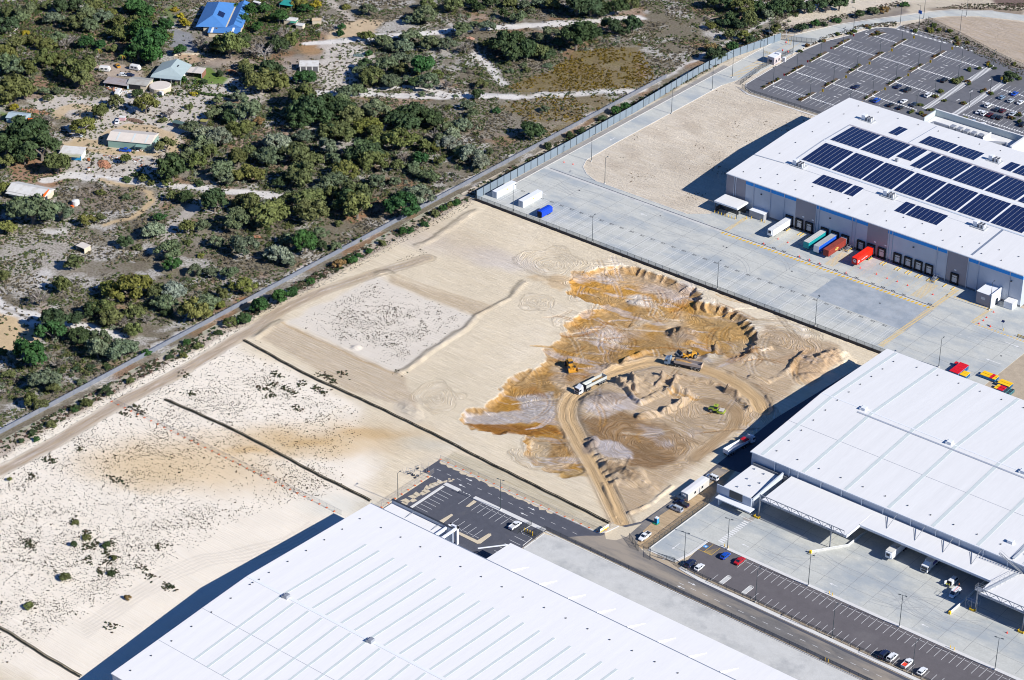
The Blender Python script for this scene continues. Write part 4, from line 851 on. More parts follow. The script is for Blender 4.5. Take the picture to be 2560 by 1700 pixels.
# entry shelter, kiosk, box office against the front wall
sh = thing('driver_shelter', 'white flat roofed open shelter on dark posts left of the small pump room', 'shelter', (-479.6, 737.4, .1))
MB().box(-5.8, 5.8, -4.0, 3.9, 4.3, 5.0).build('roof', M_TRIM, sh)
MB().box(-5.4, 5.4, -3.6, 3.7, 5.0, 5.05).build('roof_sheet', M_ROOF, sh)
for x in (-5.2, 0, 5.2):
    for y in (-3.6, 3.2): MB().box(x-.12, x+.12, y-.12, y+.12, 0, 4.3).build('post', M_DSTEEL, sh)
MB().use(M_DSTEEL).box(-5.1, 5.1, 3.0, 3.08, 0, 2.4).box(-5.15, -5.07, -3.4, 3, 0, 2.2).use(M_GLASS).box(-4.6, 4.6, -1.2, -1.1, .6, 2.4).build('screen', None, sh)
for k in range(4): MB().box(-3.6+k*2.1, -2.2+k*2.1, .4, 1.3, .4, .5).box(-3.0+k*2.1, -2.9+k*2.1, .8, .9, 0, .4).build('bench', M_STEEL, sh)
kb_ = thing('pump_room', 'small grey box room with white roof beside the driver shelter', 'utility room', (-468, 740.6, .1))
MB().box(-3.5, 3.5, -1.6, 2.0, 0, 3.0).build('wall', clad('kiosk_cladding', (.33, .34, .36)), kb_); MB().box(-3.6, 3.6, -1.7, 2.0, 3.0, 3.18).build('roof', M_TRIM, kb_); MB().box(1.6, 2.6, -1.66, -1.6, 0, 2.1).build('door', M_STEEL, kb_)
bo = thing('gate_office', 'tall grey and white box office with white roof projecting from the warehouse wall at right', 'office', (-359.8, 738.8, .1))
MB().use(M_CLG).box(-3.3, 3.0, -4.0, 3.9, 0, 5.2).use(M_TRIM).box(3.0, 3.3, -4.2, 3.9, 0, 6.0).box(-3.4, 3.0, -4.1, 3.9, 5.2, 5.35).build('wall', None, bo)
MB().box(3.3, 3.36, -.6, 1.4, 0, 2.6).build('door', M_GLASS, bo); MB().box(-1.2, .6, -4.06, -4.0, 2.5, 3.6).build('logo_panel', M_DOOR, bo)
co = thing('plant_cabinet', 'white equipment cabinet against the front wall by the right edge', 'cabinet', (-351.6, 741, .1))
MB().box(-1.5, 2.2, -2.4, 1.6, 0, 2.8).build('body', M_TRIM, co); MB().box(-1.55, 2.25, -2.45, 1.6, 2.8, 2.9).build('roof', M_ROOF, co)
# solar arrays
M_PV = mat('solar_cells', (.012, .022, .075), .18, var=.12, scale=.5, spec=.45); M_PVF = mat('solar_frame', (.55, .60, .66), .5)
_pvm = {}
def solar(x0, x1, y0, y1, label):
    n = max(1, int(round((x1-x0)/2.03))); w = (x1-x0)/n; rows = max(1, int(round((y1-y0)/1.02))); h = (y1-y0)/rows
    z0 = zprof(PR3, y0); z1 = zprof(PR3, y1); t = thing('solar_array', label, 'solar panels', (x0, y0, z0+.22), 0, 'solar arrays on the warehouse roof')
    key = (rows, round(w, 2), round((z1-z0)/(y1-y0), 3))
    if key not in _pvm:
        mb = MB().use(M_PV); s_ = (z1-z0)/(y1-y0)
        for r in range(rows):
            a, b = r*h+.025, (r+1)*h-.025; mb.add([(.09, a, a*s_), (w-.09, a, a*s_), (w-.09, b, b*s_), (.09, b, b*s_), (.09, a, a*s_-.05), (w-.09, a, a*s_-.05), (w-.09, b, b*s_-.05), (.09, b, b*s_-.05)], [(0, 1, 2, 3), (4, 5, 1, 0), (5, 6, 2, 1), (6, 7, 3, 2), (7, 4, 0, 3)])
        me = mb.build('solar_panel_row', None, t); _pvm[key] = me.data; COL.objects.unlink(me); bpy.data.objects.remove(me)
    for k in range(n):
        o = bpy.data.objects.new('solar_panel_row', _pvm[key]); COL.objects.link(o); o.parent = t; o.location = (k*w, 0, 0)
    s_ = (z1-z0)/(y1-y0)
    MB().loft([[(0, 0, -.16), (n*w, 0, -.16), (n*w, 0, -.11), (0, 0, -.11)], [(0, y1-y0, z1-z0-.16), (n*w, y1-y0, z1-z0-.16), (n*w, y1-y0, z1-z0-.11), (0, y1-y0, z1-z0-.11)]]).build('mounting_frame', M_PVF, t, recalc=True)
ordi = ['first', 'second', 'third', 'fourth', 'fifth', 'sixth', 'seventh', 'eighth']
for i, (a, b) in enumerate([(-467.7, -453.7), (-452.7, -438.8), (-438.1, -424.1), (-423.1, -409.1), (-408.3, -394.3), (-393.4, -379.4), (-378.5, -364.5), (-363.6, -349.6)]): solar(a, b, 770.8, 789.2, ordi[i]+' large solar block from the left in the long front row')
for i, (a, b, c) in enumerate([(-468, -453.9, 793.3), (-453, -439.2, 793.3), (-438.1, -431, 797.4), (-429.0, -424.2, 793.4), (-423.4, -409.4, 793.2), (-408.6, -394.5, 793), (-393.7, -379.7, 793), (-378.7, -364.7, 793)]): solar(a, b, c, 811.0, ordi[i]+' solar block from the left in the second large row behind')
for lab, a, b, c, d in (('wide solar block of the left small group near the front eave', -453.2, -438.9, 756.5, 765), ('narrow solar block of the left small group near the front eave', -438, -433.6, 756.5, 765), ('narrow solar block of the right small group near the front eave', -414.1, -409.4, 756.4, 765.6), ('wide solar block of the right small group near the front eave', -408.8, -394.5, 756.4, 765.6),
    ('smallest solar block alone beyond the walkway', -453.1, -448.7, 815.8, 824.9), ('six column solar block beyond the walkway in mid roof', -438.2, -424.1, 815.9, 824.9), ('five column solar block right of the six column one beyond the walkway', -423.4, -411.6, 815.8, 824.9), ('small solar block beside the far air conditioner', -399, -394.5, 816, 824.9), ('solar block at the right edge beyond the walkway', -393.8, -380, 816, 824.9)): solar(a, b, c, d, lab)
# roof air conditioners
def aircon():
    t = thing('rooftop_air_conditioner', 'x', 'air conditioner', (0, 0, 0), 0, 'air conditioners on the solar roof')
    MB().box(-3.0, 3.4, -1.8, 2.0, .05, .25).build('deck', mat('roof_deck_grating', (.40, .42, .43), .7), t)
    MB().box(-2.3, -.5, -.9, 1.0, .25, 2.3).build('air_handler', M_TRIM, t); MB().box(-.55, -.2, -.8, .6, .4, 1.6).build('duct', M_GUT, t)
    for k in range(2):
        for r in range(2):
            f = MB().box(.2+k*1.35, 1.3+k*1.35, -1.2+r*1.3, -.3+r*1.3, .25, 1.9).build('condenser_unit', M_DOOR, t); MB().cyl((.75+k*1.35, -.75+r*1.3, 1.9), (.75+k*1.35, -.75+r*1.3, 1.98), .4, .4, 8).box(.28+k*1.35, .52+k*1.35, -1.24+r*1.3, -1.2+r*1.3, .4, 1.7).build('fan', M_BLACK, f)
    return t
ac = aircon()
for x, y, lab in ((-467.1, 821.2, 'cream air conditioner farthest back left, behind the solar rows'), (-466, 765.6, 'cream air conditioner at left front corner of the solar walkway'), (-422.2, 765.4, 'cream air conditioner between the two small front solar groups'), (-380.6, 765.2, 'cream air conditioner nearest the dark box gutter at right'), (-405.0, 821, 'cream air conditioner far side beside a small solar block')):
    put(ac, (x, y, zprof(PR3, y)), 0, lab)
sv = thing('roof_cowl', 'small silver cowl between solar blocks in mid roof', 'vent', (-435.6, 793.5, zprof(PR3, 793.5))); MB().box(-.6, .6, -.5, .5, 0, 1.2).box(-1.0, .8, -.8, .6, 0, .1).build('body', M_STEEL, sv)
# ---------------- east warehouse
PR2 = [(578.9, 10.0), (601.9, 11.3), (622.9, 12.5), (645, 11.5), (667.2, 10.4)]
w2 = thing('warehouse', 'white warehouse at right with pale green roof lines and silver wall above a truss canopy', 'warehouse', (0, 0, 0))
X20, X21 = -362.4, -200.0
gable_roof('roof', X20, X21, PR2, M_ROOF, w2)
MB().loft([[(x, 579.1, .0), (x, 667.0, .0), (x, 667.0, 10.1), (x, 622.9, 12.1), (x, 579.1, 9.7)] for x in (X20+.1, X21)]).build('wall', M_CLS, w2, recalc=True)
for i, x in enumerate(list(np.arange(-358.4, -205, 16.62))): roof_strip(PR2, x, 579.3, 666.6, 1.25, M_SKYL, 'skylight_strip', w2, .03)
MB().box(-362.7, X21, 578.55, 578.85, 9.62, 10.02).build('gutter', M_TRIM, w2)
for x in (-352.7, -346.8, -343.3, -334.2, -326.2, -318.3, -310.1, -299.6, -290.2, -281.5, -272.8, -264, -255, -246): MB().box(x-.13, x+.13, 578.6, 578.95, 5.5, 9.7).build('downpipe', M_TRIM, w2)
cross_strip(PR2, 620.2, -346.2, X21, .75, .14, M_FLASH, 'roof_walkway', w2, -.02); cross_strip(PR2, 622.9, -362.4, X21, .5, .06, M_TRIM, 'ridge_cap', w2)
cross_strip(PR2, 601.7, -362.4, X21, .10, .04, M_GUT, 'roof_seam', w2)
roof_strip(PR2, -263.5, 579.5, 600, .8, M_FLASH, 'roof_walkway', w2, .05)
vents(PR2, [(-355.5, y) for y in np.arange(584, 664, 7.6)]+[(x, 584) for x in np.arange(-347, -240, 8.6)]+[(x, 662) for x in np.arange(-347, -300, 8.6)], w2)
for x in (-345.2, -311.0, -283.0): MB().box(x-.9, x+.9, 621.9, 623.9, 12.3, 13.5).box(x-1.3, x-.9, 621.7, 624.1, 12.3, 13.2).build('ridge_ventilator', M_TRIM, w2)
MB().box(-268.6, -266.6, 586, 587.4, 10.3, 11.4).build('ridge_ventilator', M_TRIM, w2)
# truss canopies over the loading yard
def truss(x0, x1, y, z0, z1, n, parent):
    mb = MB(); mb.bar((x0, y, z1), (x1, y, z1), .22).bar((x0, y, z0), (x1, y, z0), .26)
    for k in range(n+1):
        x = x0+(x1-x0)*k/n
        if k % 2 == 0 : mb.bar((x, y, z0), (x, y, z1), .13)
        if k < n: xa = x0+(x1-x0)*(k+1)/n; mb.bar((x, y, z1 if k % 2 else z0), (xa, y, z0 if k % 2 else z1), .16)
    return mb.build('truss', M_STEEL, parent)
cn = thing('loading_canopy', 'white loading canopy hung on a steel truss, stepping back over the truck bays', 'canopy', (0, 0, 0))
MB().loft([[(x, 560.9, 6.75), (x, 578.5, 6.95), (x, 578.5, 7.25), (x, 560.9, 7.05)] for x in (-345.6, -312.9)]).build('canopy_roof', M_ROOF, cn, recalc=True)
MB().loft([[(x, 568.9, 6.75), (x, 578.5, 6.95), (x, 578.5, 7.25), (x, 568.9, 7.05)] for x in (-312.9, -263.8)]).build('canopy_roof', M_ROOF, cn, recalc=True)
MB().loft([[(x, 561.2, 6.75), (x, 578.5, 6.95), (x, 578.5, 7.25), (x, 561.2, 7.05)] for x in (-263.8, -205)]).build('canopy_roof', M_ROOF, cn, recalc=True)
MB().box(-345.7, -312.8, 560.6, 560.9, 6.3, 7.15).box(-312.9, -312.6, 560.6, 568.9, 6.2, 7.15).box(-312.9, -263.8, 568.6, 568.9, 6.3, 7.15).box(-264.1, -263.8, 561, 568.9, 6.3, 7.15).box(-264, -205, 560.9, 561.2, 6.3, 7.15).build('fascia', M_TRIM, cn)
truss(-346, -313.4, 560.2, 6.9, 8.9, 16, cn); truss(-264.3, -210, 560.6, 6.9, 8.9, 26, cn)
for x, y in ((-346.1, 560.2), (-318.2, 560.2), (-264.4, 560.6), (-247.8, 560.6)): MB().box(x-.17, x+.17, y-.17, y+.17, .1, 9).build('post', M_STEEL, cn)
for k, x in enumerate((-304.8, -294.2, -283.8, -273.5)): MB().bar((x, 578.8, 9.4), (x+.1, 572.4, 7.2), .14).bar((x-3.6, 578.0, 7.25), (x+.1, 572.4, 7.2), .16).build('stay', M_STEEL, cn)
for x in np.arange(-345, -214, 11): MB().bar((x, 562 if (x < -313 or x > -263) else 570, 6.55), (x, 578.4, 6.75), .2, .3).build('beam', M_STEEL, cn)
MB().use(M_BASE).box(-361, -205, 577.9, 578.75, .1, 6.3).use(M_BLACK).box(-345, -330, 577.6, 577.9, .1, 5).box(-300, -296, 577.5, 577.9, 1.2, 5).box(-289, -285, 577.5, 577.9, 1.2, 5).box(-277, -273, 577.5, 577.9, 1.2, 5).build('dock_wall', None, w2)
# walkway, stair and access platform over the canopy
wk = thing('roof_access_stair', 'steel stair and mesh walkway climbing from the canopy to the warehouse roof', 'stair', (0, 0, 0))
s_ = MB()
for d in (-.45, .45): s_.bar((-258.3, 577.9+d*.3, 7.6), (-266.8, 578+d*.9, 11.4), .10, .22)
for k in range(16): t = k/15; s_.box(-258.3-8.5*t-.16, -258.3-8.5*t+.16, 577.5, 578.4, 7.6+3.8*t, 7.66+3.8*t)
s_.build('stair_flight', M_STEEL, wk)
hr = MB()
for d in (-.5, .5): hr.bar((-258.3, 577.9+d, 8.6), (-266.8, 577.9+d, 12.4), .06); hr.bar((-263.2+d*2, 561.8, 8.35), (-259.6+d*2, 577.0, 8.35), .06)
for k in range(8):
    t = k/7
    for d in (-1, 1): x, y = -263.2+3.6*t+d, 561.8+15.2*t; hr.bar((x, y, 7.2), (x, y, 8.35), .05)
hr.build('handrail', M_STEEL, wk)
MB().strip([(-263.2, 561.8), (-259.6, 577.2)], 1.3, 7.3, 7.38).build('walkway', mat('mesh_walkway', (.45, .48, .50), .6), wk)
MB().strip([(-262.6, 579.4), (-262.6, 600)], 1.0, 10.5, 10.6).build('walkway', MATS['mesh_walkway'], wk)
pf = MB().box(-265.6, -263.4, 560.9, 563, 7.3, 7.4)
for x in (-265.6, -263.4):
    for y in (560.9, 563): pf.bar((x, y, 7.3), (x, y, 8.9), .07)
for z in (8, 8.9): pf.bar((-265.6, 560.9, z), (-263.4, 560.9, z), .06).bar((-265.6, 563, z), (-263.4, 563, z), .06).bar((-265.6, 560.9, z), (-265.6, 563, z), .06)
pf.build('platform', M_STEEL, wk)
pf = MB().box(-267.8, -263.8, 560.2, 562, 3.0, 3.1)
for x in (-267.8, -265.8, -263.8): pf.bar((x, 560.2, .1), (x, 560.2, 4.1), .09).bar((x, 562, .1), (x, 562, 4.1), .09)
pf.bar((-267.8, 560.2, 4.1), (-263.8, 560.2, 4.1), .06).bar((-267.8, 560.2, 3), (-266, 560.2, .6), .08).build('lower_platform', M_STEEL, wk)
# offices at the corner of the east warehouse
of = thing('warehouse_office', 'low white office block with dark blank sign, sloping fin wall and entry awning', 'office', (0, 0, 0))
MB().box(-361.4, -351.0, 559.6, 578.5, 3.0, 5.35).box(-361.0, -349.4, 560.4, 578.5, .1, 3.0).build('wall', M_CLS, of)
MB().box(-361.2, -350.2, 559.9, 578.4, 5.35, 5.5).build('roof', M_ROOF, of)
MB().use(M_CLS).box(-362.7, -348.8, 559.1, 559.45, 3.4, 6.6).build('parapet', None, of)
MB().use(clad('fin_cladding', (.5, .54, .58))).loft([[(x, 559.5, 3.0), (x, 578.3, 3.0), (x, 578.3, 7.3), (x, 559.5, 6.0)] for x in (-349.2, -348.7)]).build('fin_wall', None, of, recalc=True)
MB().box(-357.4, -352.3, 558.85, 559.1, 3.9, 6.7).build('blank_sign', mat('charcoal_sign', (.07, .075, .08), .6), of)
MB().box(-361.3, -347.3, 556.3, 559.1, 3.0, 3.35).build('awning', M_TRIM, of)
MB().use(M_GLASS).box(-360, -350, 560.25, 560.4, .2, 2.8).use(M_TRIM).box(-360.5, -360.2, 557, 559, .1, 3).box(-354, -353.7, 560.15, 560.25, .1, 2.8).box(-352, -351.8, 560.15, 560.25, .1, 2.8).build('glazing', None, of)
for x, y in ((-359, 576), (-354.8, 575.5), (-357.5, 569.5), (-352.8, 570), (-354.4, 566.6), (-357.3, 563.4)): MB().box(x-.3, x+.3, y-.25, y+.25, 5.5, 5.85).build('roof_vent', M_GUT, of)
MB().strip([(-349.5, 556.4), (-347.2, 556.4), (-347.2, 560)], 1.8, .1, .16).build('entry_path', mat('brown_paving', (.30, .28, .26), .85), of)
# ---------------- near warehouse
PR1 = [(357.7, 10.0), (376.9, 11.1), (395.4, 12.25), (415.0, 13.35), (440, 12.1), (472.1, 10.6)]
w1 = thing('warehouse', 'largest white warehouse in the foreground with rows of pale green roof strips', 'warehouse', (0, 0, 0))
X10, X11 = -440.3, -255.0
gable_roof('roof', X10, X11, PR1, M_ROOFB, w1)
MB().loft([[(x, 357.9, .0), (x, 471.9, .0), (x, 471.9, 10.3), (x, 415, 13.0), (x, 357.9, 9.7)] for x in (X10+.1, X11)]).build('wall', M_CLS, w1, recalc=True)
x = -425.15; k = 0
while x < X11-3:
    roof_strip(PR1, x, 376.9, 414.0, .85, M_SKYL, 'skylight_strip', w1, .03); roof_strip(PR1, x, 416.0, 453.1, .85, M_SKYL, 'skylight_strip', w1, .03)
    x += 5.55 if k % 2 == 0 else 6.25; k += 1
cross_strip(PR1, 415, X10, X11, 1.0, .07, M_TRIM, 'ridge_cap', w1)
cross_strip(PR1, 395.4, X10, X11, .12, .05, M_FLASH, 'roof_seam', w1); cross_strip(PR1, 376.9, X10, X11, .12, .05, M_FLASH, 'roof_seam', w1)
MB().box(X10-.3, X11, 472.1, 472.45, 10.15, 10.62).build('gutter', M_GUT, w1)
vents(PR1, [(-436.6, y) for y in np.arange(362, 470, 8.4)]+[(x, 463.5) for x in np.arange(-428, -265, 8.4)]+[(-436.6, 413.6), (-436.2, 416)], w1)
for x in (-423.6, -388.8, -354, -319): MB().box(x-.2, x+1.1, 413.9, 415.6, 13.2, 14.5).box(x-.9, x-.2, 413.7, 415.8, 13.2, 14.1).build('ridge_ventilator', M_STEEL, w1)
# its canopy along the east face
c1 = thing('loading_canopy', 'broad white canopy with shallow folds along the near warehouse', 'canopy', (0, 0, 0))
MB().loft([[(x, 472.5, 8.1), (x, 487.6, 7.4), (x, 487.6, 7.05), (x, 472.5, 7.75)] for x in (-393.8, X11)]).build('canopy_roof', M_ROOFB, c1, recalc=True)
for k in range(12):
    x = -381.2+k*11.5
    MB().loft([[(x-2.45, 474.9, 7.9), (x-2.35, 474.9, 7.9), (x-2.35, 474.9, 8.55), (x-2.45, 474.9, 8.55)], [(x+.35, 480.6, 7.6), (x+.45, 480.6, 7.6), (x+.45, 480.6, 7.82), (x+.35, 480.6, 7.82)]]).build('crease_shadow_fin', M_ROOFB, c1)  # thin upright plate, shaped so its cast shadow draws the dark fold line
for x in np.arange(-393, -258, 15): MB().box(x-.2, x+.2, 486.8, 487.2, .1, 7.1).build('post', M_STEEL, c1)
MB().bar((-393.8, 486, 7.6), (-399.6, 478, 7.9), .3).build('raking_stay', M_TRIM, c1)
# offices on the north corner of the near warehouse
o1 = thing('warehouse_office', 'low white office wing with deep parapet and portal canopy behind the near warehouse', 'office', (0, 0, 0))
MB().box(-439.8, -416.6, 472.5, 481.8, .1, 5.9).build('wall', M_CLS, o1); MB().box(-439.7, -416.8, 472.5, 481.5, 5.9, 6.05).build('roof', M_ROOFB, o1)
MB().use(M_CLS).box(-439.9, -413.5, 481.8, 482.3, .1, 7.3).use(M_DSTEEL).box(-440, -413.4, 481.7, 482.4, 7.3, 7.42).build('parapet', None, o1)
MB().use(M_TRIM).box(-416.4, -415.8, 475, 484.4, 6.2, 7.0).box(-413.6, -413.0, 475, 484.4, 6.2, 7.0).box(-416.4, -413, 483.6, 484.4, 6.2, 7.0).box(-413.8, -413, 483.4, 484.4, .1, 6.2).box(-416.4, -415.6, 483.4, 484.4, .1, 6.2).build('portal', None, o1)
MB().bar((-429.8, 481.9, 7.0), (-430.6, 478, 6.2), .1).bar((-418.6, 481.9, 7), (-419.4, 478, 6.2), .1).build('brace', M_STEEL, o1)
# ================================================================== FENCES, WALLS, LIGHTS, SIGNS
M_PRE = clad('precast_blue_grey', (.18, .225, .265), .4); M_POST = mat('dark_post', (.05, .065, .075), .6)
M_LIME = mat('limestone_block', (.16, .175, .205), .9, var=.1, scale=1, var2=.08, scale2=5, dirt=((.25, .24, .24), .3, .5, .6))
M_MESH = mat('chain_link', (.04, .045, .045), .7, alpha=.2); M_MESHL = mat('temp_fence_mesh', (.45, .42, .38), .6, metal=.3, alpha=.09)
M_ORANGE = mat('orange_plastic', (.78, .16, .03), .6); M_REDF = mat('red_barrier_mesh', (.28, .05, .04), .8, var=.3, scale=.8); M_SILT = mat('silt_fabric', (.075, .072, .055), .9, var=.3, scale=1.2); M_SILTB = mat('silt_bund', (.33, .28, .2), .95, var=.2)
_shared = {}
def shared(key, make):
    if key not in _shared:
        o = make(); _shared[key] = o.data; COL.objects.unlink(o); bpy.data.objects.remove(o)
    return _shared[key]
def inst(name, data, parent, loc=(0, 0, 0), rz=0, sc=None):
    o = bpy.data.objects.new(name, data); COL.objects.link(o); o.parent = parent; o.location = loc; o.rotation_euler = (0, 0, rz)
    if sc: o.scale = sc
    return o
def along(pts, step):
    """points every step metres along a polyline with heading"""
    out = []; left = 0
    for (a, b) in zip(pts[:-1], pts[1:]):
        L = math.hypot(b[0]-a[0], b[1]-a[1]); h = math.atan2(b[1]-a[1], b[0]-a[0]); t = left
        while t < L: out.append((a[0]+(b[0]-a[0])*t/L, a[1]+(b[1]-a[1])*t/L, h)); t += step
        left = t-L
    return out
# tall precast panel wall beside the northern road
pw = thing('boundary_wall', 'tall blue grey precast panel wall with dark posts along the yard and road', 'wall', (-568.4, 680, 0))
wp = [(-568.2, 679.2), (-568.4, 700), (-568.2, 740), (-568.6, 790), (-570.4, 830), (-571.0, 848), (-569.8, 870), (-563.8, 901)]
pts = along(wp, 4.55)
pmesh = shared('pre', lambda: MB().box(.1, 4.45, -.06, .06, 0, 3.9).build('panel', M_PRE)); post = shared('prepost', lambda: MB().box(-.14, .14, -.16, .16, 0, 4.15).build('post', M_POST))
for (x, y, h) in pts: inst('panel', pmesh, pw, (x+568.4, y-680, 0), h); inst('post', post, pw, (x+568.4, y-680, 0), h)
# low limestone block wall along the bushland
lw = thing('boundary_wall', 'low pale limestone block wall running along the bushland edge', 'wall', (-580, 380, 0))
blk = shared('lime', lambda: MB().box(.04, 3.96, -.14, .14, 0, 1.8).build('panel', M_LIME)); cap = shared('limep', lambda: MB().box(-.2, .2, -.2, .2, 0, 1.95).build('pier', M_LIME))
bt = shared('limeb', lambda: MB().add([(-.12, 0, 0), (.12, 0, 0), (.12, 1.2, 0), (-.12, 1.2, 0), (-.12, 0, 1.3), (.12, 0, 1.3)], [(0, 1, 5, 4), (0, 4, 3), (1, 2, 5), (4, 5, 2, 3)]).build('buttress', M_LIME))
for i, (x, y, h) in enumerate(along([(-580.4, 375), (-580.0, 560), (-580.2, 830)], 4.0)):
    inst('panel', blk, lw, (x+580, y-380, 0), h); inst('pier', cap, lw, (x+580, y-380, 0), h)
# red barrier mesh fence and drain-side sheet fence
rf = thing('barrier_fence', 'sagging dark red barrier mesh fence along the dirt track', 'fence', (-569.4, 400, 0))
mb = MB()
pp = [(-569.4+.5*math.sin(y*.13)+.3*math.sin(y*.41), y) for y in np.arange(470, 679, 2.0)]
for a, b in zip(pp[:-1], pp[1:]):
    q = .35+.35*abs(math.sin(a[1]*.21)); mb.add([(a[0], a[1], 0), (b[0], b[1], 0), (b[0]-.25, b[1], q), (a[0]-.25, a[1], q), (a[0]-.55, a[1], .02), (b[0]-.55, b[1], .02)], [(0, 1, 2, 3), (3, 2, 5, 4)])
mb.build('mesh_sheet', M_REDF, rf)
for (x, y, h) in along([(-569.5, 470), (-569.5, 678)], 3.0): inst('post', shared('rpost', lambda: MB().box(-.05, .05, -.05, .05, 0, 1.0).build('post', M_POST)), rf, (x+569.4, y-400, 0))
# temporary mesh panels with orange feet
def temp_fence(label, pts, step=3.6, zt=1.9):
    t = thing('temporary_fence', label, 'fence', (pts[0][0], pts[0][1], 0)); ox, oy = pts[0]
    pn = shared('tf%.2f' % step, lambda: MB().use(M_STEEL).box(0, step, -.02, .02, 1.86, 1.9).box(0, step, -.02, .02, .12, .16).box(-.03, .03, -.03, .03, 0, 2.0).use(M_MESHL).box(.05, step-.05, -.005, .005, .16, 1.86).build('mesh_panel')); ft = shared('tfoot', lambda: MB().box(-.22, .22, -.34, .34, 0, .2).build('foot', M_ORANGE))
    for (x, y, h) in along(pts, step): inst('mesh_panel', pn, t, (x-ox, y-oy, .1), h); inst('foot', ft, t, (x-ox, y-oy, .1), h)
temp_fence('temporary mesh fence on orange feet crossing the white sand to the near warehouse', [(-566, 472.3), (-455, 472.2)], 3.4)
temp_fence('temporary mesh fence on orange feet along the far side of the sealed road', [(-450.4, 518.8), (-381.8, 518.9), (-379.9, 524.5)], 3.4)
temp_fence('short temporary mesh fence on orange feet at the end of the car park', [(-446.6, 484), (-446.7, 508.5), (-450, 512)], 3.4)
# black sediment fences beside narrow bunds
def silt(label, pts):
    t = thing('sediment_fence', label, 'fence', (pts[0][0], pts[0][1], 0)); ox, oy = pts[0]; mb = MB(); m2 = MB(); fine = along(pts, 1.5)
    q = [(x-ox, y-oy+.12*math.sin(i*.23)+.08*math.sin(i*.8)) for i, (x, y, h) in enumerate(fine)]
    for i, (a, b) in enumerate(zip(q[:-1], q[1:])):
        g = .5+.25*random.random(); mb.add([(a[0], a[1], 0), (b[0], b[1], 0), (b[0], b[1]+.05, g), (a[0], a[1]+.05, g)], [(0, 1, 2, 3)]); mb.add([(a[0], a[1]-.35, .03), (b[0], b[1]-.35, .03), (b[0], b[1], .05), (a[0], a[1], .05)], [(0, 1, 2, 3)])
        m2.add([(a[0], a[1]+.1, .05), (b[0], b[1]+.1, .05), (b[0], b[1]+.5, .35), (a[0], a[1]+.5, .35), (a[0], a[1]+1.0, .02), (b[0], b[1]+1.0, .02)], [(0, 1, 2, 3), (3, 2, 5, 4)])
        mb.add([(a[0], a[1]+.85, .0), (b[0], b[1]+.85, 0), (b[0], b[1]+.8, .45), (a[0], a[1]+.8, .45)], [(0, 1, 2, 3)])
    mb.build('fabric', M_SILT, t); m2.build('bund', M_SILTB, t)
    for (x, y, h) in along(pts, 3.0): inst('stake', shared('stake', lambda: MB().box(-.04, .04, -.04, .04, 0, .9).build('stake', M_POST)), t, (x-ox, y-oy, 0))
silt('black sediment fence running from the dirt track past the sealed car park', [(-560.5, 533.3), (-539, 531.3), (-520, 530), (-498.3, 530.2), (-488, 530.2), (-472, 529.4), (-456, 529), (-433.7, 527.3), (-402.4, 526.2), (-381.2, 524.8)])
silt('shorter black sediment fence crossing the weedy white sand', [(-552.5, 485.1), (-520.6, 486.6), (-502.4, 485.8), (-475.3, 484.6), (-452, 484.2)])
silt('black sediment fence at the bottom left corner', [P(-60, 1540)[:2], P(30, 1590)[:2], P(110, 1640)[:2], P(205, 1697)[:2]])
# chain link fences
def chain(label, pts, step=3.2, h=2.0, z=.1, base=None, m=None):
    t = thing('chain_link_fence', label, 'fence', (pts[0][0], pts[0][1], z)); ox, oy = pts[0]
    pn = shared('cl%.1f%.1f' % (step, h), lambda: MB().use(M_POST).box(-.05, .05, -.05, .05, 0, h).box(0, step, -.035, .035, h-.06, h).box(0, step, -.03, .03, .05, .1).use(M_MESH).box(.05, step-.05, -.01, .01, .1, h-.06).build('mesh_panel'))
    for (x, y, a) in along(pts, step): inst('mesh_panel', pn, t, (x-ox, y-oy, 0), a)
    if base: MB().strip([(x-ox, y-oy) for x, y in pts], base[0], -.3, base[1]).build('base_wall', base[2], t)
    return t
M_RET = mat('retaining_wall', (.048, .047, .05), .85, var=.2, scale=1.5)
rw = chain('chain link fence on a low dark retaining wall between sand site and freight yard', [(-568.2, 678.3), (-362.8, 678.3)], 3.45, 1.9, .5, (.3, .35, M_RET))
MB().box(0, 205.4, -.5, -.16, -.6, .62).build('dark_skirting', M_RET, rw)
for k in range(40): MB().box(1+k*5.2, 1.5+k*5.2, -.62, -.5, .1, .75).build('drain_box', M_BLACK, rw)
chain('black chain link fence between the access road and the concrete hardstand', [(-395.8, 508.5), (-205, 507.9)], 3.1, 1.8)
chain('black chain link fence along the verge beside the worn car park', [(-352.8, 521), (-349, 520), (-341, 519.6), (-205, 519.4)], 3.1, 1.6)
chain('black chain link fence round the concrete entry apron', [(-363.6, 556), (-363.8, 523.4), (-360.8, 519.2), (-353, 521)], 3.1, 1.8)
chain('dark site gate standing open at the compound corner', [(-371.9, 522.5), (-367.0, 519.7)], 2.6, 2.1)
chain('tall dark fence between the fill area and the northern car park', [(-546.5, 843.5), (-541, 840.9), (-486.5, 841.0)], 3.1, 2.1)
chain('chain link fence from the gatehouse down to the car park corner', [(-549.2, 846), (-551.8, 866), (-551.6, 893)], 3.2, 1.9)
chain('security fence and gate across the northern entry road', [(-563.5, 902), (-556, 905), (-549.9, 908)], 2.4, 2.6)
chain('chain link cage round the bollards beside the near car park', [(-401.6, 508.2), (-401.8, 503), (-396.5, 502.4), (-396.4, 508)], 2.4, 1.9)
chain('dark fence along the northern fill beyond the car park', [tuple(A2(x, y)[:2]) for x, y in ((1655, 140), (1900, 260), (2160, 400), (2420, 520))], 3.1, 1.2)
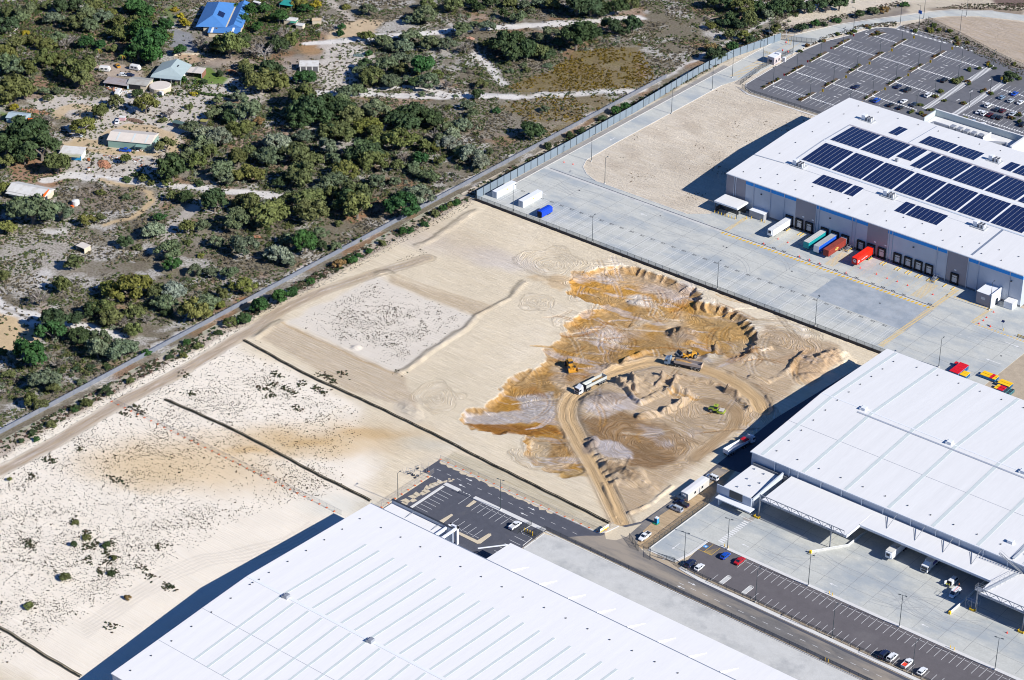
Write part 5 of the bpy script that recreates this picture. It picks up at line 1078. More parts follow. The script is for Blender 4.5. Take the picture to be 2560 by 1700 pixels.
# light poles ------------------------------------------------------
def pole_proto(h, heads, arm=1.1):
    t = thing('light_pole', 'x', 'light pole', (0, 0, 0)); MB().cyl((0, 0, 0), (0, 0, h), .14, .075, 8).build('mast', M_POST, t); MB().cyl((0, 0, 0), (0, 0, .5), .32, .28, 8).build('footing', M_KERB, t)
    for d in heads: MB().bar((0, 0, h-.1), (arm*math.cos(d), arm*math.sin(d), h), .08).cbox((arm+.35)*math.cos(d), (arm+.35)*math.sin(d), h, .75, .34, .14, d).build('lamp_head', M_POST, t)
    return t
p1 = pole_proto(12.2, (PI/2,)); p2 = pole_proto(12.2, (.2, PI+.2), .7); p3 = pole_proto(8.2, (PI/2, -PI/2), .5)
for (x, y, lab, pr) in [(-507.5, 679.5, 'light pole on the yard fence left of the blue trailer', p1), (-446.3, 679.8, 'light pole on the yard fence above the left lobe of the pit', p1), (-401.1, 679.8, 'light pole on the yard fence above the right end of the pit', p1), (-349.4, 683.4, 'light pole standing behind the east warehouse roof near the red crates', p1),
        (-548.9, 679.7, 'light pole at the yard corner in front of the white trailers', p1), (-553.0, 738.3, 'light pole at the curve of the northern road kerb', p1), (-535.6, 724.9, 'light pole on the tip of the northern fill area', p1), (-555.0, 800.0, 'light pole half way up the northern road', p1),
        (-343.4, 537.9, 'twin light pole beside the blue car', p2), (-312.1, 537.9, 'twin light pole mid way along the loading yard kerb', p2), (-278.4, 537.9, 'twin light pole right of middle on the loading yard kerb', p2), (-244.8, 537.9, 'twin light pole nearest the lower right corner', p2),
        (-320.3, 520.0, 'light pole on the lower verge right of the traffic islands', p1), (-291.6, 519.9, 'light pole on the lower verge at mid car park', p1), (-263.1, 519.9, 'light pole on the lower verge beside the parked ute', p1), (-349.8, 522.6, 'twin light pole at the car park entry beside the navy wagon', p2),
        (-415.0, 508.3, 'twin light pole on the white kerb of the near car park', p2), (-443.9, 489.3, 'light pole left of the near car park by the office parapet', p1), (-356.2, 733.2, 'light pole beside the gate office', p1)]: put(pr, (x, y, .1), 0, lab, 'light poles')
for (x, y) in [(A2(60, 665)[:2]), A2(208, 575)[:2], A2(433, 482)[:2], A2(477, 320)[:2], A2(655, 400)[:2], A2(1102, 232)[:2], A2(1447, 180)[:2], A2(1620, 140)[:2], A2(1935, 122)[:2], A2(1583, 215)[:2], A2(1887, 250)[:2]]:
    put(p1, (x, y, .05), PI/2, 'light pole beside the northern entry road', 'light poles along the entry road')
for r, yc in enumerate(ROWS):
    for ci, x in enumerate((-538.6, -517.2, -496.2)):
        if x == -538.6 and r == 4: continue
        put(p3, (x+.2, yc+(.5 if x > -530 else 2.5), .1), 0, f'twin head light pole on the {COLN[ci]} planted island of the {ROWN[r]} walkway row', 'light poles in the northern car park')
for x, y in ((-474, 914), (-474, 893), (-456, 912), (-456, 893), (-440, 866), (-472, 873), (-484, 935), (-470, 940)): put(p3, (x, y, .1), 0, 'twin head light pole in the right half of the northern car park', 'light poles in the northern car park right half')
# stop signs, yellow pedestrian signs
M_SIGNR = mat('sign_red', (.6, .03, .03), .5); M_SIGNY = mat('sign_yellow', (.85, .50, .02), .5); M_SIGNB = mat('sign_blue', (.03, .14, .45), .5)
def sign(name, m, lab, cat='sign'):
    t = thing(name, lab, cat); MB().cyl((0, 0, 0), (0, 0, 2.4), .045, .045, 5).build('post', M_STEEL, t); MB().cbox(0, -.05, 2.5, .75, .06, 1.1).build('plate', m, t); return t
sy = sign('pedestrian_sign', M_SIGNY, 'yellow pedestrian sign on a post by a walkway crossing'); sr = sign('stop_sign', M_SIGNR, 'red stop sign at the end of a parking row')
for r, yc in enumerate(ROWS):
    for ci, x in enumerate((-512.9, -492.0)): put(sy, (x, yc+4.5, .1), 0, f"yellow pedestrian sign at the {('left', 'right')[ci]} lane crossing of the {ROWN[r]} walkway row", 'yellow walkway signs', 1.25)
    if r < 4: put(sr, (-537, yc+9.2, .1), 0, f'red stop sign on the ring road past the {ROWN[r]} walkway row', 'stop signs along the ring road')
for x, y, la in ((-470, 934, 'at the top of the left striped footpath'), (-457, 924, 'at the top of the right striped footpath')): put(sy, (x, y, .1), 0, 'yellow pedestrian sign '+la, 'yellow walkway signs', 1.2)
bs = thing('blue_sign', 'tall post with blue square sign above the northern car park', 'sign', (*A2(1583, 215)[:2], .1)); MB().cyl((0, 0, 0), (0, 0, 9), .1, .08, 6).build('post', M_POST, bs); MB().box(-.9, .9, -.15, .15, 8, 9.6).build('panel', M_SIGNB, bs)
# bollards, cones, wheel guides
M_BOL = mat('bollard_yellow', (.80, .50, .02), .5); M_CONE = mat('cone_red', (.75, .06, .03), .6)
bol = thing('bollard', 'x', 'bollard'); MB().cyl((0, 0, 0), (0, 0, 1.15), .12, .12, 8).build('post', M_BOL, bol); MB().cyl((0, 0, 1.15), (0, 0, 1.2), .12, .06, 8).build('cap', M_BOL, bol)
for k in range(7): put(bol, (-484.2+k*1.62, 732.4+.12*k, .1), 0, f'{ORD[k]} yellow bollard from the left before the driver shelter', 'bollards before the driver shelter')
for x, y in ((-471.2, 736.6), (-469.6, 738.0), (-465, 738.2), (-463.5, 738.6)): put(bol, (x, y, .1), 0, 'yellow bollard guarding the small pump room', 'bollards at the pump room')
for k in range(4): put(bol, (-400.8+k*1.1, 503.6, .05), 0, f'{ORD[k]} yellow bollard from the left inside the chain link cage', 'bollards in the cage', (1.2, 1.2, 1.3))
for x, y in ((-345.0, 538.6), (-343.6, 538.5), (-304.6, 538.5), (-303.3, 538.4), (-260.6, 538.4), (-259.2, 538.4), (-287.2, 508.9), (-286, 508.8), (-344.2, 722.7)): put(bol, (x, y, .1), 0, 'slim yellow bollard standing at a kerb', 'bollards at the kerbs')
cone = thing('traffic_cone', 'x', 'cone'); MB().cyl((0, 0, .05), (0, 0, .8), .2, .05, 8).build('cone', M_CONE, cone); MB().box(-.3, .3, -.3, .3, 0, .05).build('base', M_CONE, cone)
for x, y in [tuple(A6(*q)[:2]) for q in ((545, 585), (618, 612), (1152, 800), (1272, 845), (1350, 875), (1425, 900), (1502, 928), (1688, 995), (703, 716), (777, 741), (853, 768), (1047, 836), (440, 621))]: put(cone, (x, y, .1), 0, 'red traffic cone standing in a loading dock bay', 'cones in the dock bays')
for x, y in [tuple(A6(*q)[:2]) for q in ((2137, 1125), (2085, 1165), (2060, 1187), (2028, 1210), (2112, 1232))]: put(cone, (x, y, .1), 0, 'red traffic cone around the corner of the gate office', 'cones at the gate office')
for x, y in (Q9(1475, 155)[:2], Q9(1608, 185)[:2], Q5(2110, 875)[:2]): put(cone, (x, y, .1), 0, 'red traffic cone standing alone on the concrete', 'single cones')
wg = thing('wheel_guide', 'x', 'wheel guide'); MB().bar((0, -1.4, .22), (0, 1.4, .22), .16, .16).box(-.08, .08, -1.4, -1.2, 0, .22).box(-.08, .08, 1.2, 1.4, 0, .22).build('rail', M_BOL, wg)
for wi, x in enumerate((-456.6, -452.4, -447.0, -446.6+.9, -442.6, -413.3, -409.3+1.3, -406.6, -401.2, -399.8, -396.4, -395, -391.7, -390.2, -386.6, -379.2, -375.5)): put(wg, (x, 739.2, .1), 0, f'{ORD[wi]} yellow wheel guide rail from the left before the docks', 'wheel guides at the docks')
# dock stairs
def dstair(x, lab):
    t = thing('dock_stair', lab, 'stair', (x, 740.4, .1)); m = MB()
    for k in range(7): m.box(-.6, .6, -2.2+k*.3, -1.9+k*.3, k*.17, .05+k*.17)
    m.box(-.8, .8, -.1, 1.6, 1.15, 1.22).build('steps', M_STEEL, t); h = MB()
    for s_ in (-.62, .62): h.bar((s_, -2.2, 1), (s_, -.1, 2.2), .06).bar((s_, -.1, 2.2), (s_, 1.6, 2.2), .06).bar((s_, -2.2, 0), (s_, -2.2, 1), .05).bar((s_, -.1, 0), (s_, -.1, 2.2), .05).bar((s_, -2.2, .5), (s_, -.1, 1.7), .04)
    h.build('handrail', M_STEEL, t); MB().bar((1.1, -2.2, .9), (1.1, 1.2, .9), .12).bar((1.1, -2.2, 0), (1.1, -2.2, .9), .12).bar((-1, -2.6, .9), (1.1, -2.6, .9), .12).bar((-1, -2.6, 0), (-1, -2.6, .9), .12).build('guard_rail', M_BOL, t)
dstair(-424.2, 'galvanised dock stair with yellow guards beside the maroon container'); dstair(-384.4, 'galvanised dock stair with yellow guards right of the four empty docks')
# gatehouse, its boom island
gh = thing('gatehouse', 'small white gatehouse with dark windows beside the entry road', 'gatehouse', (*A2(500, 470)[:2], .1))
MB().box(-1.9, 1.9, -1.0, 4.6, 0, 3.6).build('wall', mat('gatehouse_wall', (.50, .44, .43), .7), gh); MB().box(-2.0, 2.0, -1.1, 4.7, 3.6, 3.8).box(-.3, 1.9, 3.2, 4.6, 3.8, 4.4).build('roof', M_TRIM, gh)
for y in (.2, 2.6): MB().box(1.9, 1.95, y, y+1.0, 1.0, 2.2).build('window', M_GLASS, gh)
MB().box(-1.95, -1.9, 0, 1.6, .9, 2.2).box(-1.2, .6, -1.05, -1.0, 1.0, 2.2).build('window', M_GLASS, gh)
kc = thing('equipment_cabinet', 'grey cabinet standing right of the gatehouse', 'cabinet', (*A2(590, 455)[:2], .1)); MB().box(-.7, .7, -.5, .6, 0, 2.0).build('body', M_DOOR, kc); MB().box(-.75, .75, -.55, .65, 2.0, 2.1).build('lid', M_TRIM, kc)
yb = thing('safety_railing', 'yellow safety railing behind the gatehouse', 'railing', (*Q2(350, 505)[:2], .1)); m = MB()
for k in range(5): m.bar((-2+k, 0, 0), (-2+k, 0, 1.1), .09)
m.bar((-2, 0, 1.1), (2, 0, 1.1), .09).bar((-2, 0, .6), (2, 0, .6), .08).build('rails', M_BOL, yb)
for k, (a, b) in enumerate(((655, 350), (690, 370), (625, 265))): fp = thing('gate_post', 'tall slim post at the northern entry gate', 'post', (*Q2(a, b)[:2], .1), 0, 'entry gate posts'); MB().cyl((0, 0, 0), (0, 0, 4.2 if k == 2 else 2.4), .09, .09, 6).build('mast', M_TRIM if k == 2 else M_BOL, fp)
for k, (a, b) in enumerate(((645, 510), (617, 372), (565, 490))): fp = thing('card_reader', 'small red topped card reader post at the entry gate', 'post', (*Q2(a, b)[:2], .1), 0, 'card readers'); MB().cyl((0, 0, 0), (0, 0, 1.3), .08, .08, 6).build('stand', M_POST, fp); MB().box(-.25, .25, -.2, .2, 1.1, 1.8).build('head', M_CONE, fp)
# site notice, toilet, site office, solar light tower
ns = thing('site_sign', 'white and yellow construction notice boards on the corner fence', 'sign', (-380.6, 520.4, .1), PI/2*.96)
MB().box(-2.1, 2.1, -.03, .03, .6, 2.0).build('board', M_TRIM, ns); MB().box(-2.1, 2.1, -.05, -.03, .6, 1.0).box(-.7, .2, -.05, -.03, 1.3, 1.8).build('yellow_panel', M_SIGNY, ns)
for x in (-2, 0, 2): MB().box(x-.05, x+.05, 0, .1, 0, 2.0).build('post', M_STEEL, ns)
tl = thing('portable_toilet', 'blue portable toilet with white roof and green base', 'portable toilet', (-370.2, 535.4, .1))
MB().box(-.6, .6, -.6, .6, .15, 2.1).build('cabin', mat('toilet_blue', (.03, .28, .55), .5), tl); MB().loft([[(-.62, -.62, 2.1), (.62, -.62, 2.1), (.62, .62, 2.1), (-.62, .62, 2.1)], [(-.4, -.45, 2.4), (.4, -.45, 2.4), (.4, .45, 2.4), (-.4, .45, 2.4)]]).build('roof', M_TRIM, tl)
MB().box(-.45, .4, -.63, -.6, .2, 2.0).build('door', mat('toilet_dark', (.02, .1, .16), .5), tl); MB().box(-1.0, .8, -1.0, .8, 0, .15).build('base', mat('toilet_green', (.02, .25, .12), .6), tl)
so = thing('site_office', 'cream site office cabin with shallow white roof beside the parked utes', 'site office', (-370.9, 558.4, .1))
MB().box(-1.5, 1.5, -6.2, 6.2, .2, 2.85).build('wall', clad('cabin_cream', (.52, .50, .45)), so); MB().loft([[(-1.55, y, 2.85), (1.55, y, 2.85), (1.5, y, 3.0), (0, y, 3.12), (-1.5, y, 3.0)] for y in (-6.25, 6.25)]).build('roof', M_ROOF, so)
for y in (-2.6, 1.6): MB().box(1.5, 1.54, y, y+1.0, 1.3, 2.2).build('window', M_GLASS, so)
MB().box(1.5, 1.54, -.5, .4, .3, 2.3).build('door', M_DOOR, so); MB().box(-.6, .4, -6.5, -6.2, 1.8, 2.3).build('air_conditioner', M_TRIM, so); MB().box(-1.4, 1.4, -6, 6, 0, .2).build('skid', M_DSTEEL, so)
st = thing('solar_light_tower', 'small pole with tilted solar panel beside the yellow barrier', 'solar light', (-344.9, 722.9, .1)); MB().cyl((0, 0, 0), (0, 0, 3.6), .07, .05, 6).build('mast', M_STEEL, st); MB().add([(-.6, -.4, 3.5), (.6, -.4, 3.5), (.6, .4, 4.0), (-.6, .4, 4.0), (-.6, -.4, 3.44), (.6, -.4, 3.44), (.6, .4, 3.94), (-.6, .4, 3.94)], [(0, 1, 2, 3), (7, 6, 5, 4), (0, 4, 5, 1), (2, 6, 7, 3)]).build('panel', M_PV, st)
bg2 = thing('yellow_barrier', 'yellow steel barrier at the right edge of the freight yard', 'barrier', (-336, 722.2, .1)); MB().box(-2, 1.4, -.1, .1, .3, .5).box(-2, 1.4, -.1, .1, .8, 1.0).box(-2, -1.8, -.1, .1, 0, 1).box(1.1, 1.5, -.2, .2, 0, 2.2).build('rails', M_BOL, bg2)
for x, y, lab in ((-346.4, 559.3, 'yellow impact guard round the left canopy post'), (-265.2, 560.0, 'yellow impact guard at the stair platform post'), (-247.8, 559.6, 'yellow impact guard at the right edge canopy post')):
    t = thing('impact_guard', lab, 'guard', (x, y, .1)); MB().box(-1.0, 1.0, -.5, -.35, .1, .75).box(.85, 1.0, -.5, .6, .1, .75).box(-1, -.85, -.5, .6, .1, .75).build('rail', M_BOL, t)
def barrier(label, pts):
    t = thing('concrete_barrier', label, 'barrier', (pts[0][0], pts[0][1], .1)); ox, oy = pts[0]
    mb = MB().strip([(x-ox, y-oy) for x, y in pts], .3, 0, .75); mb.build('kerb_block', M_CONC2, t)
    mb = MB(); mb.strip([(x-ox, y-oy) for x, y in pts], .08, .8, .95); mb.build('guard_rail', M_TRIM, t)
    MB().box(-.35, .35, -.35, .35, 0, 1.0).build('yellow_end', M_BOL, t)
barrier('bent white guard rail on a kerb left of the truck bays', [(-321.4, 553.6), (-317.8, 559), (-314, 564.6), (-313.6, 577)]); barrier('straight white guard rail right of the parked vans', [(-269.7, 553.8), (-269.5, 559.8), (-269.5, 577)])
# crates of the parcel yard
M_CRB = mat('crate_blue', (.03, .20, .45), .5); M_CRR = mat('crate_lid_red', (.62, .01, .02), .5); M_CRY = mat('crate_lid_yellow', (.85, .50, .01), .5); M_CRT = mat('crate_teal', (.10, .28, .30), .5)
def crate(m, w=1.15, d=1.5, h=1.15):
    t = thing('parcel_crate', 'x', 'crate'); b = MB().use(M_CRB if m != 'open' else M_CRT)
    b.box(-w/2, w/2, -d/2, d/2, .12, h)
    for k in (-.35, 0, .35): b.use(M_BLACK).box(w/2, w/2+.015, k*d-.12, k*d+.12, .25, h-.15)
    b.build('bin', None, t); (MB().box(-w/2-.03, w/2+.03, -d/2-.03, d/2+.03, h, h+.14) if m != 'open' else MB().box(-w/2+.1, w/2-.1, -d/2+.1, d/2-.1, h, h+.02)).build('lid', {'r': M_CRR, 'y': M_CRY, 'open': M_DSTEEL}[m], t); MB().box(-w/2, w/2, -d/2, d/2, 0, .1).build('pallet', M_DSTEEL, t); return t
cr = crate('r'); cy = crate('y'); cq = crate('open')
put(cr, (-345, 688.6, .1), .1, 'single blue crate with red lid standing apart left of the stacks')
for i in range(3):
    for j in range(5): put(cr, (-343.0+i*1.22, 688.0-j*1.6, .1), 0, f'red lidded crate {ORD[j]} from the back in the {COLN[i]} column of the leftmost stack', 'red lidded crates of the leftmost stack', (1, 1, 1.55))
for i in range(2): put(cy, (-339.2+i*1.3, 684.4, .1), 0, 'blue crate with yellow lid beside the leftmost red stack', 'yellow lidded crates beside the red stack', 1.1)
for i in range(2): put(cy, (-339.2+i*1.3, 682.6, .1), 0, 'blue crate with yellow lid beside the leftmost red stack', 'yellow lidded crates beside the red stack', 1.1)
for i in range(5):
    for j in range(2): put(cr if i == 3 else cy, (-333.6+i*1.24, 689.4-j*1.75, .1), 0, 'blue crate with red lid in the middle crate group' if i == 3 else 'blue crate with yellow lid in the middle crate group', 'red lidded crates of the middle group' if i == 3 else 'yellow lidded crates of the middle group')
for i in range(4):
    for j in range(2): put(cy, (-325.8+i*1.2, 688.2-j*1.7, .1), 0, f"{ORD[i]} yellow lidded crate from the left in the {('back', 'second')[j]} row of the right crate group", 'yellow lidded crates of the right group')
for i in range(3): put(cr if i else cy, (-325.0+i*1.2, 684.2, .1), 0, 'blue crate with red lid in the right crate group' if i else 'blue crate with yellow lid at the front of the right crate group', 'red lidded crates of the right group' if i else None); 
for i in range(3): put(cr if i else cy, (-325.0+i*1.2, 682.4, .1), 0, 'blue crate with red lid in the right crate group' if i else 'blue crate with yellow lid nearest the roof in the right crate group', 'red lidded crates of the right group' if i else None)
for j in range(3): put(cq, (-321.2, 685-j*1.7, .1), 0, 'open teal crate in the column beside the red lids', 'open teal crates')
for j in range(3): put(cq, (-319.7, 684.8-j*1.6, .1), 0, 'open dark crate in the rightmost column', 'open dark crates')
# loose poles etc. at the car park end
jk = thing('scrap_pile', 'tangle of bent fence panels and posts left of the car park mouth', 'scrap', (-450.5, 507.2, 0)); m = MB()
for k in range(22): a = (random.uniform(-4, 1.5), random.uniform(-3, 3), random.uniform(.05, .3)); m.bar(a, (a[0]+random.uniform(-2, 2), a[1]+random.uniform(-2, 2), random.uniform(.1, 1.6)), .07)
m.build('posts', M_STEEL, jk); m = MB()
for k in range(6): m.cbox(random.uniform(-3, 1), random.uniform(-3, 2.5), .2, .9, .5, .3, random.random()*3)
m.build('blocks', M_ORANGE if 0 else M_DARK, jk)
# ================================================================== VEHICLES (front towards +Y)
M_TYRE = mat('tyre', (.02, .02, .022), .85); M_RIM = mat('rim', (.35, .36, .37), .35, metal=.6); M_LAMP = mat('headlamp', (.6, .62, .62), .15); M_TAIL = mat('tail_lamp', (.45, .02, .02), .3)
def paint(name, c, r=.28): return mat('paint_'+name, c, r, var=.02, spec=.5)
P_WHITE = paint('white', (.70, .72, .73)); P_SILV = paint('silver', (.38, .42, .46)); P_NAVY = paint('navy', (.012, .02, .06)); P_BLUE = paint('blue', (.01, .07, .40)); P_BLACK = paint('black', (.01, .011, .014)); P_RED = paint('red', (.42, .012, .02)); P_MAR = paint('maroon', (.07, .01, .015)); P_SLATE = paint('slate', (.03, .045, .07)); P_SKY = paint('light_blue', (.18, .27, .38)); P_YEL = paint('yellow', (.50, .25, .025), .55); P_LIME = paint('lime', (.33, .43, .04), .5)
def wheel(x, y, r, w, parent, name='wheel'):
    o = MB().cyl((x-w/2, y, r), (x+w/2, y, r), r, r, 12).build(name, M_TYRE, parent); s = 1 if x > 0 else -1
    MB().cyl((x+s*(w/2), y, r), (x+s*(w/2+.02), y, r), r*.6, r*.5, 8).build('rim', M_RIM, o); return o
def body_sec(y, hw, z0, zt, tw=None):
    tw = tw or hw*.9; zm = z0+(zt-z0)*.62
    return [(-hw*.93, y, z0), (hw*.93, y, z0), (hw, y, z0+(zt-z0)*.3), (hw*.985, y, zm), (tw, y, zt), (-tw, y, zt), (-hw*.985, y, zm), (-hw, y, z0+(zt-z0)*.3)]
def car(kind, pm, label, tray=None):
    """kind: hatch, sedan, wagon (four wheel drive), ute, canopyute, van"""
    t = thing('parked_car', label, {'ute': 'ute', 'canopyute': 'ute', 'van': 'van'}.get(kind, 'car'))
    L, W, B, Hc = {'hatch': (4.25, 1.80, .95, 1.48), 'sedan': (4.75, 1.82, .95, 1.44), 'wagon': (4.75, 1.9, 1.08, 1.80), 'ute': (5.25, 1.86, 1.10, 1.80), 'canopyute': (5.25, 1.86, 1.10, 1.82), 'van': (5.0, 1.95, 1.15, 2.0)}[kind]
    h = W/2; f = L/2; zb = .28
    secs = [body_sec(-f, h*.86, .38, B*.86), body_sec(-f+.18, h*.95, zb, B*.98), body_sec(-f+.9, h, zb, B), body_sec(f-1.5, h, zb, B*.98), body_sec(f-.9, h*.98, zb, B*.93), body_sec(f-.25, h*.92, zb+.02, B*.80), body_sec(f, h*.78, .36, B*.62)]
    MB().loft(secs).build('body', pm, t, smooth=False, recalc=True)
    # cabin: y positions of base front, roof front, roof rear, base rear
    yf0, yf1, yr1, yr0 = {'hatch': (f-1.05, f-1.75, -f+.65, -f+.2), 'sedan': (f-1.35, f-2.05, -f+1.5, -f+.75), 'wagon': (f-1.25, f-1.8, -f+.35, -f+.12), 'ute': (f-1.35, f-1.95, -.45, -.62), 'canopyute': (f-1.35, f-1.95, -f+.35, -f+.1), 'van': (f-.75, f-1.35, -f+.15, -f+.05)}[kind]
    bw, tw = h*.92, h*.76; z1 = Hc
    MB().loft([[(-bw, yf0, B*.93), (bw, yf0, B*.93), (bw, yf0-.02, B), (-bw, yf0-.02, B)][:0] or [(-bw*.96, yf0, B*.92), (bw*.96, yf0, B*.92), (bw*.96, yr0, B*.92), (-bw*.96, yr0, B*.92)], [(-tw, yf1, z1-.04), (tw, yf1, z1-.04), (tw, yr1, z1-.04), (-tw, yr1, z1-.04)]]).build('window_glass', M_GLASS, t, recalc=True)
    MB().loft([[(-tw-.02, yf1+.06, z1-.07), (tw+.02, yf1+.06, z1-.07), (tw+.02, yr1-.04, z1-.07), (-tw-.02, yr1-.04, z1-.07)], [(-tw*.93, yf1-.1, z1), (tw*.93, yf1-.1, z1), (tw*.93, yr1+.1, z1), (-tw*.93, yr1+.1, z1)]]).build('roof', pm, t, recalc=True)
    pl = MB()
    for s_ in (-1, 1):
        for (ya, yb, xa, xb) in ((yf0, yf1, bw*.96, tw), (yr0, yr1, bw*.96, tw), ((yf0+yr0)/2, (yf1+yr1)/2, bw*.97, tw*1.01)): pl.bar((s_*xa, ya, B*.92), (s_*xb, yb, z1-.05), .09, .09)
        if kind in ('van', 'canopyute'): pl.add([(s_*bw*.985, (yf0+yr0)/2-.3, B*.95), (s_*bw*.985, yr0+.05, B*.95), (s_*tw*1.04, yr1+.05, z1-.08), (s_*tw*1.04, (yf1+yr1)/2-.3, z1-.08)], [(0, 1, 2, 3)])
    pl.build('pillars', pm, t)
    if kind in ('wagon', 'canopyute'):
        MB().box(-tw+.05, -tw+.1, yr1+.2, yf1-.3, z1, z1+.07).box(tw-.1, tw-.05, yr1+.2, yf1-.3, z1, z1+.07).build('roof_rails', M_DSTEEL, t)
    if kind == 'ute':
        MB().box(-h*.82, h*.82, -f+.12, -.7, B-.02, B+.01).build('tray_floor', tray or M_DSTEEL, t)
        MB().use(pm).box(-h*.95, -h*.84, -f+.08, -.66, B-.2, B+.14).box(h*.84, h*.95, -f+.08, -.66, B-.2, B+.14).box(-h*.9, h*.9, -f+.04, -f+.12, B-.2, B+.14).build('tray_sides', None, t)
    for s_ in (-1, 1):
        for y in (-f+.95, f-.95): wheel(s_*(h-.1), y, .34 if kind in ('hatch', 'sedan') else .39, .22, t)
        MB().box(s_*h*.62-.14, s_*h*.62+.14, f-.16, f-.02, B*.52, B*.66).build('headlight', M_LAMP, t); MB().box(s_*h*.74-.1, s_*h*.74+.1, -f-.02, -f+.06, B*.62, B*.84).build('taillight', M_TAIL, t)
        MB().cbox(s_*(h+.1), yf0-.45, B+.05, .16, .1, .14).build('wing_mirror', pm, t)
    return t
def place(t, p, rz, z=.10): t.location = (p[0], p[1], z); t.rotation_euler = (0, 0, rz); return t
U, Dn = 0.0, PI
for kind, pm, (fn, x, y), rz, lab in [
    ('sedan', P_NAVY, (Q2, 1660, 985), U, 'navy sedan alone in the left middle row of the northern car park'),
    ('sedan', P_NAVY, (Q1, 505, 1275), U, 'dark blue sedan left of a black wagon in the northern car park'),
    ('wagon', P_BLACK, (Q1, 645, 1325), U, 'black wagon just right of the dark blue sedan, crossing a walkway row'),
    ('wagon', P_BLACK, (Q1, 1185, 1185), U, 'black wagon farthest back in the northern car park by a hazard walkway'),
    ('wagon', P_WHITE, (Q1, 945, 1405), U, 'white wagon beside the planted island at the diagonal walkway'),
    ('wagon', P_BLUE, (Q3, 190, 95), U, 'bright blue wagon nearest the roof corner of the solar warehouse'),
    ('hatch', P_BLACK, (Q3, 395, 160), U, 'black hatchback second from the roof edge left of another black one'),
    ('hatch', P_BLACK, (Q3, 540, 200), U, 'black hatchback closest to the planted bed behind the solar roof'),
    ('sedan', P_WHITE, (Q3, 590, 105), U, 'white sedan between black cars near the solar warehouse'),
    ('sedan', P_SLATE, (Q3, 740, 150), U, 'dark sedan half hidden by a green bush near the diagonal walkway'),
    ('wagon', P_WHITE, (Q3, 1835, 168), U, 'white wagon parked alone behind the tight row of cars at right'),
    ('sedan', P_WHITE, (Q3, 1700, 262), U, 'white sedan at the left end of the tight front row'),
    ('wagon', P_WHITE, (Q3, 1775, 287), U, 'white wagon second in the tight front row'),
    ('sedan', P_MAR, (Q3, 1855, 303), U, 'maroon sedan third in the tight front row'),
    ('sedan', P_SLATE, (Q3, 1930, 330), U, 'slate blue sedan fourth in the tight front row'),
    ('hatch', P_BLACK, (Q3, 2005, 348), U, 'black hatchback at the right end of the tight front row'),
    ('hatch', P_SLATE, (Q3, 1965, 225), U, 'slate hatchback behind the slate blue sedan'),
    ('hatch', P_MAR, (Q3, 2050, 245), U, 'dark maroon hatchback with red tail lamps behind the black hatchback'),
    ('sedan', P_SILV, (Q3, 2190, 295), U, 'silver sedan right of the tight rows beside a small tree'),
    ('sedan', P_SKY, (Q3, 1590, 402), U, 'pale blue car half hidden by the green parapet'),
    ('sedan', P_WHITE, (Q3, 1745, 448), U, 'white sedan half hidden by the green parapet'),
    ('sedan', P_BLACK, (Q3, 1880, 490), U, 'black sedan behind the parapet beside a hedge'),
    ('wagon', P_BLACK, (Q3, 2345, 450), U, 'black wagon cut by the right edge of the car park'),
    ('sedan', P_BLUE, (Q1, 2225, 1380), U, 'bright blue sedan in the upper right block of the car park'),
    ('hatch', P_SKY, (Q1, 2035, 1435), U, 'grey blue hatchback left of the silver one in the upper right block'),
    ('hatch', P_SILV, (Q1, 2168, 1485), U, 'silver hatchback in the upper right block of the car park'),
    ('sedan', P_WHITE, (Q1, 2310, 1510), U, 'white sedan at the right edge of the upper right block'),
    ('wagon', P_NAVY, (Q4, 1335, 1525), U, 'navy wagon at the left end of the lower car park beside a light pole'),
    ('hatch', P_WHITE, (Q4, 1468, 1580), U, 'white hatchback next to the navy wagon in the lower car park'),
    ('hatch', P_BLUE, (Q4, 1850, 1410), U, 'bright blue hatchback beside the yellow hatched bay'),
    ('sedan', P_RED, (Q4, 2062, 1485), U, 'red sedan right of the blue hatchback by the kerb'),
    ('wagon', P_NAVY, (Q5, 300, 1185), U, 'dark navy wagon left of a white wagon at the bottom of the lower car park'),
    ('wagon', P_WHITE, (Q5, 415, 1228), U, 'white wagon with roof rails right of the dark navy wagon'),
    ('ute', P_WHITE, (Q5, 640, 1318), U, 'white ute with open tray of tools beside a light pole'),
    ('hatch', P_WHITE, (Q5, 858, 1432), U, 'white hatchback nearest the bottom edge in the lower car park'),
    ('ute', P_WHITE, (A8, 1145, 925), U, 'white ute with empty tray alone in the near car park'),
]:
    p = fn(x, y, .7); place(car(kind, pm, lab, M_CONE if 'tools' in lab else (M_DOOR if 'empty tray' in lab else None)), p, rz + random.uniform(-.015, .015), .12)
for kind, pm, p, rz, lab in [('canopyute', P_SILV, (-369.8, 545.8), PI/2, 'silver ute with canopy parked nose out on the compound'), ('ute', P_NAVY, (-369.9, 549.4), PI/2, 'dark ute with covered tray next to the site office'), ('wagon', P_WHITE, (-371.2, 569.0), PI/2, 'white four wheel drive with roof rack behind the site office'), ('ute', P_WHITE, (-368.2, 526.0), PI, 'white ute parked inside the open site gate'), ('hatch', P_SLATE, (-372.6, 552.2-1.1), PI/2, 'dark hatchback squeezed between the dark ute and the site office')]:
    place(car(kind, pm, lab), p, rz, .05)
